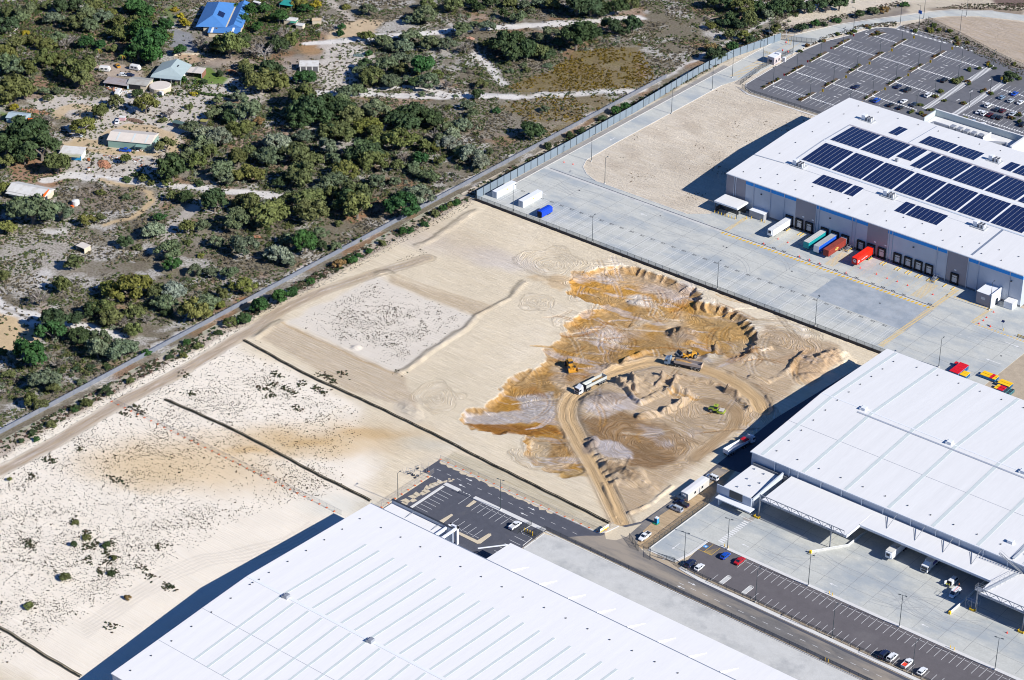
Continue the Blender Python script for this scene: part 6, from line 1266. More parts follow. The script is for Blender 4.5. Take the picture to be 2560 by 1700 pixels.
# ---- box trailers at the docks
def box_trailer(label, side, roof, p, y1=742.0, L=13.6, z0=1.05, z1=3.95, extra=None, front=None, ribs=True):
    t = thing('semi_trailer', label, 'trailer', (p, y1-L/2, .1)); h = 1.25
    MB().box(-h, h, -L/2, L/2, z0+.12, z1-.06).build('box_body', side, t); MB().box(-h-.02, h+.02, -L/2-.02, L/2+.02, z1-.06, z1).build('roof', roof, t)
    MB().box(-h-.03, h+.03, L/2-.35, L/2+.04, z0, z1+.02).build('rear_frame', M_TRIM, t)
    if front: MB().box(-h-.01, h+.01, -L/2-.06, -L/2-.005, z0+.1, z1-.02).build('front_panel', front, t)
    MB().box(-.5, .5, -L/2+.3, L/2-.3, z0-.25, z0+.12).box(-h, h, L/2-4.2, L/2-.6, z0-.1, z0+.12).build('chassis', M_DSTEEL, t)
    for s_ in (-1, 1):
        for k in range(3): wheel(s_*1.02, L/2-1.4-k*1.3, .5, .42, t)
        MB().box(s_*.85-.08, s_*.85+.08, -L/2+2.6, -L/2+2.8, 0, z0).build('landing_leg', M_STEEL, t)
        if ribs:
            m = MB()
            for k in range(12): y = -L/2+.6+k*(L-1.2)/11; m.box(s_*h-(.02 if s_ > 0 else -.0), s_*h+(.015 if s_ > 0 else -.015), y-.05, y+.05, z0+.2, z1-.1) if s_ > 0 else m.box(-h-.015, -h, y-.05, y+.05, z0+.2, z1-.1)
            m.build('side_ribs', side, t)
    return t
rt = box_trailer('white refrigerated semi trailer at the left dock', P_WHITE, mat('trailer_roof_white', (.62, .63, .63), .6, dirt=((.4, .39, .36), .6, .5, .6)), -454.2, ribs=False)
MB().use(P_WHITE).box(-.9, .9, -7.25, -6.8, 2.0, 3.9).use(M_DSTEEL).box(-.6, .6, -7.3, -7.2, 2.5, 3.6).build('refrigeration_unit', None, rt)
box_trailer('teal sided semi trailer with streaked white roof', mat('teal_curtain', (.01, .27, .28), .5), mat('streaked_roof', (.52, .51, .48), .6, stretch=(3, .1, 1), scale=.6, var=.25), -437.2, 743.0-.6)
box_trailer('blue curtain sided semi trailer with grey roof and white front', mat('blue_curtain', (.01, .09, .52), .5), mat('grey_roof', (.36, .37, .37), .6), -432.2, 742.2, front=P_WHITE)
ct = box_trailer('maroon shipping container trailer with yellow emblem on its side', mat('maroon_container', (.24, .035, .025), .55, dirt=((.30, .06, .04), .5, .5)), mat('maroon_roof', (.25, .05, .035), .6, var=.2), -427.4, 741.6, 13.4)
at_ = box_trailer('bright red semi trailer with round white emblem and lettering', mat('bright_red_curtain', (.78, .022, .008), .45), mat('bright_red_roof', (.80, .028, .01), .45), -414.9, 742.2, 12.6, ribs=False, front=mat('dull_red_panel', (.45, .015, .015), .5))
def text_mesh(s, size, m, parent, loc, rot, name='lettering', bold=0):
    cu = bpy.data.curves.new('lettering', 'FONT'); cu.body = s; cu.size = size; cu.align_x = 'CENTER'; cu.align_y = 'CENTER'; cu.offset = bold
    o = bpy.data.objects.new('lettering_tmp', cu); me = bpy.data.meshes.new_from_object(o); bpy.data.objects.remove(o); bpy.data.curves.remove(cu)
    me.materials.append(m); q = bpy.data.objects.new(name, me); COL.objects.link(q); q.parent = parent; q.location = loc; q.rotation_euler = rot; return q
SIDE = (PI/2, 0, PI/2)
ey = MB(); ey.add([(0, 0, 0)]+[(((.62 if k % 2 else .78)*1.75*math.cos(2*PI*k/24)), (.62 if k % 2 else .78)*.85*math.sin(2*PI*k/24), 0) for k in range(24)], [(0, k+1, (k+1) % 24+1) for k in range(24)])
em = ey.build('emblem', M_SIGNY and mat('emblem_yellow', (.80, .58, .14), .6), ct); em.location = (1.29, -.6, 2.45); em.rotation_euler = SIDE
text_mesh('MSC', .95, mat('emblem_black', (.03, .03, .03), .6), ct, (1.30, -.6, 2.45), SIDE, bold=.02)
text_mesh('Australia Post', .78, P_WHITE, at_, (1.30, -.9, 2.35), SIDE, bold=.018)
def ring_logo(parent, loc, rot, r):
    n = 24; vs = []; fs = []
    for k in range(n): a = 2*PI*k/n; vs += [(r*math.cos(a), r*math.sin(a), 0), (r*.62*math.cos(a)*(1.0), r*.62*math.sin(a), 0)]
    for k in range(n):
        if 15 <= k <= 19: continue
        a, b = 2*k, 2*((k+1) % n); fs.append((a, b, b+1, a+1))
    vs += [(-.1*r, -r*.9, 0), (.3*r, -r*.9, 0), (.3*r, r*.2, 0), (-.1*r, r*.2, 0)]; o = len(vs)-4; fs.append((o, o+1, o+2, o+3))
    o = MB().add(vs, fs).build('round_logo', P_WHITE, parent); o.location = loc; o.rotation_euler = rot
ring_logo(at_, (1.30, -5.2, 2.35), SIDE, .62); ring_logo(at_, (.05, -6.37, 2.7), (PI/2, 0, 0), .72)
# plain white containers and the blue tarpaulin trailer in the yard
for x, y, lab in ((-563.05, 691.2, 'white shipping container with small yellow label beside the precast wall'), (-549.3, 691.6, 'second white shipping container with yellow label, standing right of the other')):
    t = thing('shipping_container', lab, 'container', (x, y, .1)); m = clad('container_white', (.56, .60, .64), 2.0)
    MB().box(-1.25, 1.25, -6.4, 6.4, .15, 2.85).build('body', m, t); MB().box(-1.27, 1.27, -6.43, 6.43, 2.83, 2.92).box(-1.27, 1.27, -6.43, 6.43, .0, .16).build('frame', M_TRIM, t)
    MB().box(1.25, 1.27, -.1, 1.0, 1.3, 2.2).build('label_plate', mat('label_cream', (.62, .55, .3), .6), t); MB().box(1.271, 1.285, .25, .6, 1.5, 2.0).build('label_mark', M_SIGNY, t)
    MB().box(-1.1, -.05, -6.47, -6.43, .2, 2.75).box(.05, 1.1, -6.47, -6.43, .2, 2.75).build('door', m, t)
t = thing('tarpaulin_trailer', 'short blue tarpaulin covered trailer with open dark front in the yard', 'trailer', (-537.2, 685.9, .1)); m = mat('blue_tarpaulin', (.008, .055, .50), .5, var=.12, scale=1.5, bump=.3)
MB().loft([[(-1.3, y, .6), (1.3, y, .6), (1.3, y, 2.9+b), (.6, y, 3.25+b), (-.6, y, 3.25+b), (-1.3, y, 2.9+b)] for y, b in ((-3.4, 0), (-1, .12), (1.5, .05), (3.3, .1), (3.7, -.25))]).build('tarpaulin', m, t, recalc=True); MB().box(-1.1, 1.1, -3.44, -3.38, .7, 2.8).build('opening', M_BLACK, t); MB().box(-1.2, 1.2, -3.5, 3.6, .45, .65).build('chassis', M_DSTEEL, t)
for s_ in (-1, 1):
    for y in (1.2, 2.3): wheel(s_*1.0, y, .42, .3, t)
# ---- prime mover builder
def prime_mover(t, y0, pm, glass=M_GLASS, sleeper=True, fairing=True, deck=True):
    """cab-over tractor whose bumper is at y0 (front), drawn backwards; returns nothing"""
    c = MB().loft([[(-1.2, y0, .55), (1.2, y0, .55), (1.22, y0, 1.6), (1.18, y0-.18, 2.75), (-1.18, y0-.18, 2.75), (-1.22, y0, 1.6)], [(-1.24, y0-2.2, .75), (1.24, y0-2.2, .75), (1.24, y0-2.2, 1.6), (1.2, y0-2.2, 2.95), (-1.2, y0-2.2, 2.95), (-1.24, y0-2.2, 1.6)]]).build('cab', pm, t, recalc=True)
    MB().add([(-1.1, y0+.02, 1.62), (1.1, y0+.02, 1.62), (1.06, y0-.15, 2.55), (-1.06, y0-.15, 2.55)], [(0, 1, 2, 3)]).build('windscreen', glass, t)
    MB().box(-.95, .95, y0+.0, y0+.05, .75, 1.4).build('grille', M_DSTEEL, t)
    for s_ in (-1, 1):
        MB().add([(s_*1.25, y0-.35, 1.62), (s_*1.25, y0-1.25, 1.62), (s_*1.215, y0-1.25, 2.4), (s_*1.21, y0-.45, 2.4)], [(0, 1, 2, 3)]).build('side_window', glass, t)
        MB().box(s_*1.02-.14, s_*1.02+.14, y0-.02, y0+.06, .65, .85).build('headlight', M_LAMP, t); MB().box(s_*1.4-.08, s_*1.4+.08, y0-.25, y0-.1, 1.7, 2.4).build('wing_mirror', M_DSTEEL, t)
    if fairing: MB().add([(-1.05, y0-.7, 2.82), (1.05, y0-.7, 2.82), (1.1, y0-2.2, 2.95), (-1.1, y0-2.2, 2.95), (-.95, y0-2.1, 3.65), (.95, y0-2.1, 3.65)], [(0, 1, 5, 4), (1, 2, 5), (3, 0, 4), (2, 3, 4, 5), (3, 2, 1, 0)]).build('roof_fairing', pm, t)
    if deck: MB().box(-.45, .45, y0-6.2, y0-2.2, .75, 1.05).box(-1.2, -.6, y0-3.6, y0-2.4, .45, 1.0).box(.6, 1.2, y0-3.6, y0-2.4, .45, 1.0).build('chassis', M_DSTEEL, t)
    for s_ in (-1, 1):
        wheel(s_*1.05, y0-1.3, .5, .3, t)
        if deck:
            for k in (0, 1): wheel(s_*.98, y0-4.4-k*1.35, .5, .5, t)
            MB().box(s_*.98-.3, s_*.98+.3, y0-6.3, y0-3.85, 1.05, 1.12).build('mudguard', M_TRIM if pm is P_SILV else M_DSTEEL, t)
def tipper(label, cabp, tub, gate, load=None, tarp=False, tub_in=None, art=0.0):
    t = thing('tipper_truck', label, 'truck'); prime_mover(t, 7.3, cabp)
    tr = t
    y1, y0 = 3.6, -6.9; z0, z1 = 1.25, 2.75; m = MB(); w = 1.25
    prof_o = [(-w, z1), (-w, z0+.35), (-w*.7, z0), (w*.7, z0), (w, z0+.35), (w, z1), (w-.1, z1), (w-.1, z0+.4), (w*.62, z0+.12), (-w*.62, z0+.12), (-w+.1, z0+.4), (-w+.1, z1)]
    n = len(prof_o); vs = [(x, y, z) for y in (y0, y1) for x, z in prof_o]; fs = [(i, (i+1) % n, n+(i+1) % n, n+i) for i in range(n)]+[tuple(range(n))[::-1], tuple(range(n, 2*n))]
    m.add(vs, fs).build('tub', tub, t, recalc=True)
    MB().add([(-w, y0-.12, z1+.12), (w, y0-.12, z1+.12), (w, y0+.02, z0-.1), (-w, y0+.02, z0-.1), (-w, y0-.02, z1+.12), (w, y0-.02, z1+.12), (w, y0+.1, z0-.1), (-w, y0+.1, z0-.1)], [(0, 1, 2, 3), (7, 6, 5, 4), (0, 4, 5, 1), (2, 6, 7, 3), (0, 3, 7, 4), (1, 5, 6, 2)]).build('tailgate', gate, t, recalc=True)
    MB().box(-w, w, y1, y1+.12, z0+.1, z1+.25).build('headboard', M_DSTEEL, t)
    MB().box(-.5, .5, y0+.3, y1, .85, z0).box(-1.1, 1.1, y0+.2, y0+4.3, .95, 1.2).build('trailer_chassis', M_DSTEEL, t)
    for s_ in (-1, 1):
        for k in range(3): wheel(s_*1.0, y0+.95+k*1.28, .5, .48, t)
        MB().box(s_*1.0-.27, s_*1.0+.27, y0+.2, y0+4.2, 1.08, 1.15).build('mudguard', M_STEEL, t); MB().box(s_*.8-.07, s_*.8+.07, y1-1.6, y1-1.4, .15, z0).build('landing_leg', M_STEEL, t)
    if load:
        mm = MB(); secs = []
        for y, hh in load: secs.append([(-1.1, y, z0+.3), (1.1, y, z0+.3), (1.1, y, z0+.45), (.3, y+.1, z0+.45+hh), (-.5, y-.1, z0+.45+hh*.8), (-1.1, y, z0+.45)])
        mm.loft(secs).build('sand_load', mat('load_sand', (.36, .21, .08), .95, var=.2, scale=3, bump=.5), t, recalc=True)
    if tarp:
        MB().loft([[(-1.25, y, 2.75), (1.25, y, 2.75), (.9, y, z), (-.9, y, z)] for y, z in ((1.7, 3.05), (2.4, 3.25), (3.2, 3.3), (3.9, 3.1))]).build('rolled_tarpaulin', P_RED, t, recalc=True)
    return t
def at_px(t, fn, fx, fy, rx, ry, zoff=0.0, hgt=0):
    z0 = 0
    for k in range(3):
        a = fn(fx, fy, z0+hgt); b = fn(rx, ry, z0+hgt); c = ((a[0]+b[0])/2, (a[1]+b[1])/2); z0 = terrain(*c)
    t.location = (c[0], c[1], z0+zoff); d = (a[0]-b[0], a[1]-b[1]); t.rotation_euler = (0, 0, math.atan2(d[1], d[0])-PI/2); return t
ta = tipper('white cab tipper truck with cream tub nearly empty on the left of the haul road', P_WHITE, mat('tub_cream', (.44, .46, .43), .5), mat('tub_gate', (.42, .44, .42), .5), [(-6.4, .3), (-4, .25), (-1.5, .05)]); at_px(ta, Q7, 245, 810, 665, 600, .03)
tb = tipper('silver blue cab tipper truck with polished tub being loaded with sand', P_SKY, mat('tub_steel', (.40, .36, .34), .35, metal=.3), mat('gate_peach', (.50, .39, .28), .6), [(-2.5, .3), (-.5, .9), (1.5, 1.1), (3.2, .8)]); at_px(tb, Q7, 1570, 345, 2090, 450, .03)
tc = tipper('white tipper truck with red tarpaulin roll standing in the warehouse shade', P_WHITE, P_WHITE, P_WHITE, None, True); at_px(tc, ZF(1760, 1080, 400), 700, 150, 320, 360, .08)
# front end loader behind the middle truck
def loader():
    t = thing('wheel_loader', 'yellow wheel loader lifting its bucket over the truck being loaded', 'loader')
    MB().loft([[(-.9, -3.2, .9), (.9, -3.2, .9), (.8, -3.1, 2.1), (-.8, -3.1, 2.1)], [(-.95, -.6, .8), (.95, -.6, .8), (.9, -.6, 2.4), (-.9, -.6, 2.4)]]).build('engine_cover', P_YEL, t, recalc=True)
    MB().box(-1.0, 1.0, -3.7, -3.0, .8, 1.7).build('counterweight', M_DSTEEL, t)
    MB().box(-.75, .75, -.9, .7, 1.3, 2.2).build('cab_base', P_YEL, t); MB().loft([[(-.75, -.9, 2.2), (.75, -.9, 2.2), (.75, .7, 2.2), (-.75, .7, 2.2)], [(-.68, -.8, 3.25), (.68, -.8, 3.25), (.68, .45, 3.25), (-.68, .45, 3.25)]]).build('cab_glass', M_GLASS, t, recalc=True); MB().box(-.8, .8, -.95, .6, 3.25, 3.4).build('cab_roof', mat('loader_roof', (.5, .38, .2), .6), t)
    MB().box(-.6, .6, .6, 2.6, .8, 1.7).build('front_frame', P_YEL, t)
    for s_ in (-1, 1):
        for y in (-2.0, 1.9): wheel(s_*1.15, y, .85, .6, t)
        MB().bar((s_*.5, 1.4, 1.9), (s_*.5, 4.0, 3.5), .22, .4).build('lift_arm', P_YEL, t)
    MB().add([(-1.6, 3.9, 3.0), (1.6, 3.9, 3.0), (1.6, 5.2, 3.1), (-1.6, 5.2, 3.1), (-1.6, 3.8, 4.2), (1.6, 3.8, 4.2)], [(0, 1, 2, 3), (0, 4, 5, 1), (0, 3, 4), (1, 5, 2)]).build('bucket', mat('worn_steel', (.17, .18, .2), .5, metal=.4), t)
    return t
at_px(loader(), Q7, 1790, 300, 2010, 235, .05)
# rubber tyred dozer / loader working on the left pit floor
def dozer():
    t = thing('wheel_loader', 'yellow loader with wide raised bucket working on the ochre pit floor', 'loader')
    MB().loft([[(-.9, -3.4, .9), (.9, -3.4, .9), (.85, -3.3, 2.3), (-.85, -3.3, 2.3)], [(-1, -.8, .8), (1, -.8, .8), (.95, -.8, 2.6), (-.95, -.8, 2.6)]]).build('engine_cover', P_YEL, t, recalc=True)
    MB().box(-.8, .8, -1.0, .6, 1.3, 2.3).build('cab_base', P_YEL, t); MB().box(-.72, .72, -.9, .5, 2.3, 3.4).build('cab_glass', M_GLASS, t); MB().box(-.85, .85, -1.0, .65, 3.4, 3.55).build('cab_roof', P_YEL, t)
    MB().cyl((.4, -2.4, 2.4), (.4, -2.4, 3.3), .08, .08, 6).build('exhaust', M_DSTEEL, t)
    MB().box(-.6, .6, .6, 2.4, .8, 1.6).build('front_frame', P_YEL, t)
    for s_ in (-1, 1):
        for y in (-2.1, 1.7): wheel(s_*1.2, y, .95, .65, t)
        MB().bar((s_*.5, 1.2, 1.6), (s_*.5, 3.4, 1.5), .22, .4).build('lift_arm', P_YEL, t)
    MB().add([(-1.75, 3.2, .7), (1.75, 3.2, .7), (1.75, 4.3, .6), (-1.75, 4.3, .6), (-1.75, 3.1, 2.0), (1.75, 3.1, 2.0), (1.75, 3.5, 2.1), (-1.75, 3.5, 2.1)], [(0, 1, 2, 3), (0, 4, 5, 1), (0, 3, 7, 4), (1, 5, 6, 2), (4, 7, 6, 5)]).build('bucket', P_YEL, t)
    return t
dz = dozer(); at_px(dz, Q7, 190, 490, 110, 350, .05)
# compaction roller
t = thing('soil_roller', 'lime green soil compaction roller with smooth white topped drum', 'roller'); 
MB().loft([[(-.75, -2.6, .9), (.75, -2.6, .9), (.7, -2.5, 1.6), (-.7, -2.5, 1.6)], [(-.8, -.6, .8), (.8, -.6, .8), (.75, -.6, 2.0), (-.75, -.6, 2.0)]]).build('engine_cover', P_LIME, t, recalc=True)
MB().box(-.75, .75, -.6, .7, .9, 1.6).build('cab_base', P_LIME, t); MB().box(-.7, .7, -.5, .65, 1.6, 2.75).build('cab_glass', M_GLASS, t); MB().box(-.85, .85, -.65, .8, 2.75, 2.92).build('cab_roof', P_LIME, t); MB().box(-.3, .2, -.3, .3, 2.92, 2.98).build('roof_hatch', M_DSTEEL, t)
MB().cyl((-1.05, 2.3, .78), (1.05, 2.3, .78), .78, .78, 20).build('drum', mat('drum_steel', (.32, .31, .30), .4, metal=.4), t); MB().box(-1.2, -1.07, .8, 3.2, .5, 1.15).box(1.07, 1.2, .8, 3.2, .5, 1.15).box(-1.2, 1.2, 3.15, 3.35, .5, 1.1).box(-1.2, 1.2, .8, 1.3, .6, 1.1).build('drum_frame', P_LIME, t)
MB().box(-1.05, 1.05, 1.35, 3.1, 1.45, 1.6).build('drum_cover', mat('drum_cover', (.52, .48, .42), .6), t)
for s_ in (-1, 1): wheel(s_*.95, -1.5, .75, .5, t)
at_px(t, Q8, 625, 1085, 425, 1040, .05)
# ---- vehicles under the east canopy
t = box_trailer('white refrigerated trailer with scorched roof front, backed under the canopy', P_WHITE, mat('scorched_roof', (.58, .57, .52), .6, dirt=((.10, .07, .05), .35, .52, .9)), -299.5, 578.0, 12.2, ribs=False); MB().use(P_WHITE).box(-1.0, 1.0, -6.6, -6.1, 1.9, 3.7).use(M_DSTEEL).box(-.6, .6, -6.65, -6.58, 2.4, 3.3).build('refrigeration_unit', None, t)
t = thing('delivery_truck', 'white cab delivery truck with grey box body backed under the canopy', 'truck', (-287.2, 572.0, .1), PI); prime_mover(t, 4.6, P_WHITE, fairing=True, deck=False)
MB().box(-1.25, 1.25, -5.2, 2.2, 1.1, 3.7).build('box_body', P_WHITE, t); MB().box(-1.27, 1.27, -5.2, 2.22, 3.7, 3.76).build('roof', M_ROOF, t); MB().box(-.8, .8, 2.2, 2.6, 2.9, 3.7).build('refrigeration_unit', P_SILV, t); MB().box(-.5, .5, -5, 4, .7, 1.1).build('chassis', M_DSTEEL, t); MB().box(1.26, 1.28, -3.5, 1.2, 1.8, 3.1).box(-1.28, -1.26, -3.5, 1.2, 1.8, 3.1).build('side_graphic', mat('graphic_purple', (.10, .09, .30), .5), t)
for s_ in (-1, 1):
    for k in (0, 1): wheel(s_*.98, -2.2-k*1.3, .5, .45, t)
vn = car('van', P_WHITE, 'white van with its rear doors open facing the yard, workers inside'); place(vn, (-277.3, 569.0), 0, .1)
for s_ in (-1, 1): MB().cbox(s_*1.15, -2.9, 1.3, .08, .9, 1.3, s_*.5).build('rear_door', P_WHITE, vn)
MB().box(-.8, .8, -2.56, -2.5, .6, 1.85).build('load_opening', M_BLACK, vn)
wv = car('van', P_WHITE, 'white service vehicle with ladder racks parked behind the open van'); place(wv, (-273.6, 563.6), PI, .1)
MB().box(-.9, .9, -1.2, 1.1, 2.02, 2.06).box(-1.5, -.9, -1.8, -.4, 1.9, 1.96).build('open_locker_lid', P_WHITE, wv); MB().box(-.1, -.04, -2.2, 1.4, 2.1, 2.16).build('ladder', M_CONE, wv)
# ================================================================== PEOPLE
M_SKIN = mat('skin', (.42, .26, .18), .6); M_HIVIS = mat('hivis_yellow', (.62, .70, .05), .6); M_HIOR = mat('hivis_orange', (.85, .15, .02), .6); M_NAVYC = mat('navy_cloth', (.02, .025, .05), .8); M_HAIR = mat('dark_hair', (.03, .02, .015), .8)
def person(label, shirt, loc, rz, bend=0.15, arm=.6):
    """one continuous skinned body, 1.76 m tall, with hair, shirt and trousers as children"""
    t = thing('person', label, 'person', loc, rz)
    def skin(name, V, E_, R, m, lv=1, root=0):
        me = bpy.data.meshes.new(name); me.from_pydata(V, E_, []); o = bpy.data.objects.new(name, me); COL.objects.link(o)
        s_ = o.modifiers.new('skin', 'SKIN'); o.modifiers.new('sub', 'SUBSURF').levels = lv
        for i, r in enumerate(R): me.skin_vertices[0].data[i].radius = (r, r)
        me.skin_vertices[0].data[root].use_root = True
        dg = bpy.context.evaluated_depsgraph_get(); nm = bpy.data.meshes.new_from_object(o.evaluated_get(dg)); bpy.data.objects.remove(o)
        nm.materials.clear(); nm.materials.append(m); q = bpy.data.objects.new(name, nm); COL.objects.link(q); q.parent = t; return q
    b = bend
    V = [(0, 0, .95), (0, .03*b, 1.15), (0, .25*b, 1.38), (0, .32*b, 1.5), (0, .42*b, 1.60), (0, .46*b, 1.74), (-.1, 0, .9), (-.12, .02, .5), (-.12, -.02, .09), (-.12, .12, .05), (.1, 0, .9), (.12, .06, .5), (.12, .02, .09), (.12, .16, .05),
         (-.19, .25*b, 1.42), (-.27, .1+.2*arm*.5, 1.16), (-.24, .18+.3*arm, 1.0+.15*arm), (.19, .25*b, 1.42), (.27, .1+.2*arm*.5, 1.16), (.22, .2+.3*arm, 1.02+.15*arm), (-.23, .24+.32*arm, .98+.16*arm), (.21, .26+.32*arm, 1.0+.16*arm)]
    E_ = [(0, 1), (1, 2), (2, 3), (3, 4), (4, 5), (0, 6), (6, 7), (7, 8), (8, 9), (0, 10), (10, 11), (11, 12), (12, 13), (2, 14), (14, 15), (15, 16), (2, 17), (17, 18), (18, 19), (16, 20), (19, 21)]
    R_ = [.13, .13, .15, .06, .095, .085, .09, .06, .045, .04, .09, .06, .045, .04, .06, .045, .035, .06, .045, .035, .03, .03]
    skin('body', V, E_, R_, M_SKIN)
    skin('shirt', [V[0], V[1], V[2], V[14], V[15], V[17], V[18]], [(0, 1), (1, 2), (2, 3), (3, 4), (2, 5), (5, 6)], [.15, .15, .17, .075, .06, .075, .06], shirt)
    skin('trousers', [V[0], V[6], V[7], V[8], V[10], V[11], V[12]], [(0, 1), (1, 2), (2, 3), (0, 4), (4, 5), (5, 6)], [.14, .105, .075, .062, .105, .075, .062], M_NAVYC)
    MB().cyl((0, .42*b, 1.68), (0, .44*b, 1.79), .11, .07, 8).build('hair', M_HAIR, t)
    return t
person('person in yellow high visibility shirt stooping at the left rear of the open van', M_HIVIS, (-277.8, 565.4, .1), .1, .8, .8)
person('person in yellow high visibility shirt stooping at the right rear of the open van', M_HIVIS, (-276.9, 565.6, .1), -.1, .7, .6)
person('person in orange high visibility clothes standing right of the open van in the shade', M_HIOR, (-274.5, 568.1, .1), 1.6, .3, .9)
# ================================================================== HOUSES AND YARDS IN THE BUSH
def local(name, label, cat, p, ang, group=None): return thing(name, label, cat, (p[0], p[1], 0), ang, group)
def gable(t, L, D, h, r, wall, roof, over=.4, x0=0, y0=0, hip=False, mono=False, th=.12, wallname='wall', z0=0):
    """building box L along x, D along y with ridge along x"""
    MB().box(x0, x0+L, y0, y0+D, z0, h).build(wallname, wall, t)
    a, b, c, d = x0-over, x0+L+over, y0-over, y0+D+over; m = MB(); ym = (c+d)/2; k = (d-c)/2 if hip else 0
    if mono: vs = [(a, c, h), (b, c, h), (b, d, r), (a, d, r)]; m.add(vs+[(x, y, z-th) for x, y, z in vs], [(0, 1, 2, 3), (7, 6, 5, 4), (0, 4, 5, 1), (1, 5, 6, 2), (2, 6, 7, 3), (3, 7, 4, 0)])
    else:
        vs = [(a, c, h), (b, c, h), (b, d, h), (a, d, h), (a+k, ym, r), (b-k, ym, r)]
        m.add(vs+[(a, c, h-th), (b, c, h-th), (b, d, h-th), (a, d, h-th)], [(0, 1, 5, 4), (2, 3, 4, 5), (1, 2, 5), (3, 0, 4), (6, 7, 1, 0), (7, 8, 2, 1), (8, 9, 3, 2), (9, 6, 0, 3), (9, 8, 7, 6)])
        if not hip: MB().add([(x0, y0, h), (x0, y0+D, h), (x0, y0+D/2, r-.15), (x0+L, y0, h), (x0+L, y0+D, h), (x0+L, y0+D/2, r-.15)], [(0, 2, 1), (3, 4, 5)]).build('gable_end', wall, t)
    return m.build('roof', roof, t)
R_BLUE = mat('blue_steel_roof', (.07, .20, .46), .45, var=.06, scale=.5); R_GREY = mat('grey_green_roof', (.33, .40, .40), .5, var=.07); R_PALE = mat('cream_roof', (.60, .54, .47), .55, var=.06); R_WHT = mat('weathered_white_roof', (.58, .57, .54), .6, var=.08, dirt=((.36, .30, .24), .4, .5, .5))
W_GREEN = clad('green_shed_wall', (.21, .33, .29), 1.5); W_CREAM = mat('cream_wall', (.55, .48, .36), .8); W_WHITE = mat('white_wall', (.60, .60, .58), .7); W_DARK = mat('dark_wall', (.10, .10, .11), .8)
AH = math.radians(28)
# green shed
gs_ = local('shed', 'long green walled shed with cream roof and three grey skylight strips', 'shed', (-723.3, 614.9), math.atan2(9.1, 17.2)); r_ = gable(gs_, 19.4, 10.6, 3.6, 5.2, W_GREEN, R_PALE)
for x in (3.6, 10.6, 16.6): MB().add([(x, -.1, 3.77), (x+.8, -.1, 3.77), (x+.8, 5.2, 5.19), (x, 5.2, 5.19)], [(0, 1, 2, 3)]).build('skylight', MATS['skylight_sheet'], gs_)
MB().box(13, 17.5, -2.4, -.1, 2.6, 2.7).box(13, 13.1, -2.4, -2.3, 0, 2.6).box(17.4, 17.5, -2.4, -2.3, 0, 2.6).build('lean_to', W_GREEN, gs_)
# yellow and blue shed
ys = local('shed', 'small shed with white roof, yellow wall and bright blue doors beside the big trees', 'shed', A0(445, 1175), math.radians(30)); gable(ys, 9.6, 6.0, 2.9, 3.6, W_WHITE, R_WHT, mono=True); MB().box(0, 5.0, -.06, -.0, .9, 2.8).build('yellow_panel', mat('mustard_wall', (.50, .34, .08), .7), ys); MB().box(5.2, 9.4, -.07, -.01, .1, 2.4).build('door', mat('blue_door', (.03, .25, .48), .6), ys); MB().add([(0, -2, 2.5), (9.6, -2, 2.5), (9.6, .2, 3.0), (0, .2, 3.0)], [(0, 1, 2, 3)]).build('awning', mat('olive_awning', (.33, .33, .22), .7), ys)
# white roofed house lower left
wh = local('house', 'low house with long white roof and orange fascia at the left edge', 'house', A0(65, 1450), math.radians(17)); gable(wh, 17.0, 8.0, 3.0, 4.6, W_CREAM, R_WHT, .6); MB().add([(17.6, -.6, 3.05), (17.6, 4.2, 4.75), (17.2, 4.2, 4.85), (15.9, -.6, 3.12)], [(0, 1, 2, 3)]).build('orange_fascia', M_HIOR, wh); MB().box(16.9, 17.05, 1, 3, .3, 2.4).build('window', M_GLASS, wh); MB().box(0, 17, -2.4, -.1, 2.6, 2.75).build('verandah_roof', R_WHT, wh)
# big blue roofed house
bh = local('house', 'large house with bright blue hipped steel roof and solar panels', 'house', A0(1500, 245), math.radians(35)); gable(bh, 19, 29, 3.4, 6.6, W_CREAM, R_BLUE, .7, hip=False) if 0 else None
MB().box(0, 18, 1, 30, 0, 3.3).build('wall', W_CREAM, bh)
MB().add([(-3.6, .2, 3.2), (11, .2, 3.2), (11, 31, 3.2), (-3.6, 31, 3.2), (3.7, 7.4, 6.6), (3.7, 24, 6.6)], [(0, 1, 4), (1, 2, 5, 4), (2, 3, 5), (3, 0, 4, 5), (3, 2, 1, 0)]).build('roof', R_BLUE, bh)
MB().add([(11.1, .6, 3.1), (19, .6, 3.1), (19, 31, 3.1), (11.1, 31, 3.1), (15, .6, 5.0), (15, 31, 5.0)], [(0, 1, 4), (1, 2, 5, 4), (3, 0, 4, 5), (2, 3, 5), (3, 2, 1, 0)]).build('roof', R_BLUE, bh)
MB().add([(3, -4.8, 2.5), (18.6, -4.8, 2.5), (18.6, .8, 3.1), (3, .8, 3.1)], [(0, 1, 2, 3)]).build('verandah_roof', R_BLUE, bh)
for x in (4.4, 14.4): MB().add([(x, -4.85, 2.55), (x+1.1, -4.85, 2.55), (x+1.1, .7, 3.16), (x, .7, 3.16)], [(0, 1, 2, 3)]).build('clear_sheet', M_TRIM, bh)
MB().box(3.4, 18.2, -4.2, -.5, 0, 2.4).build('wall', W_CREAM, bh)
for k in range(3): MB().add([(5.6+k*.0, 9+k*1.9, 5.98), (8.4, 9+k*1.9, 4.65), (8.4, 10.7+k*1.9, 4.65), (5.6, 10.7+k*1.9, 5.98)], [(0, 1, 2, 3)]).build('solar_panel', M_PV, bh)
for k in range(7): MB().add([(15.1, 5+k*3.4, 5.0), (18, 5+k*3.4, 3.7), (18, 6.6+k*3.4, 3.7), (15.1, 6.6+k*3.4, 5.0)], [(0, 1, 2, 3)]).build('skylight', mat('blue_skylight', (.035, .12, .27), .3), bh)
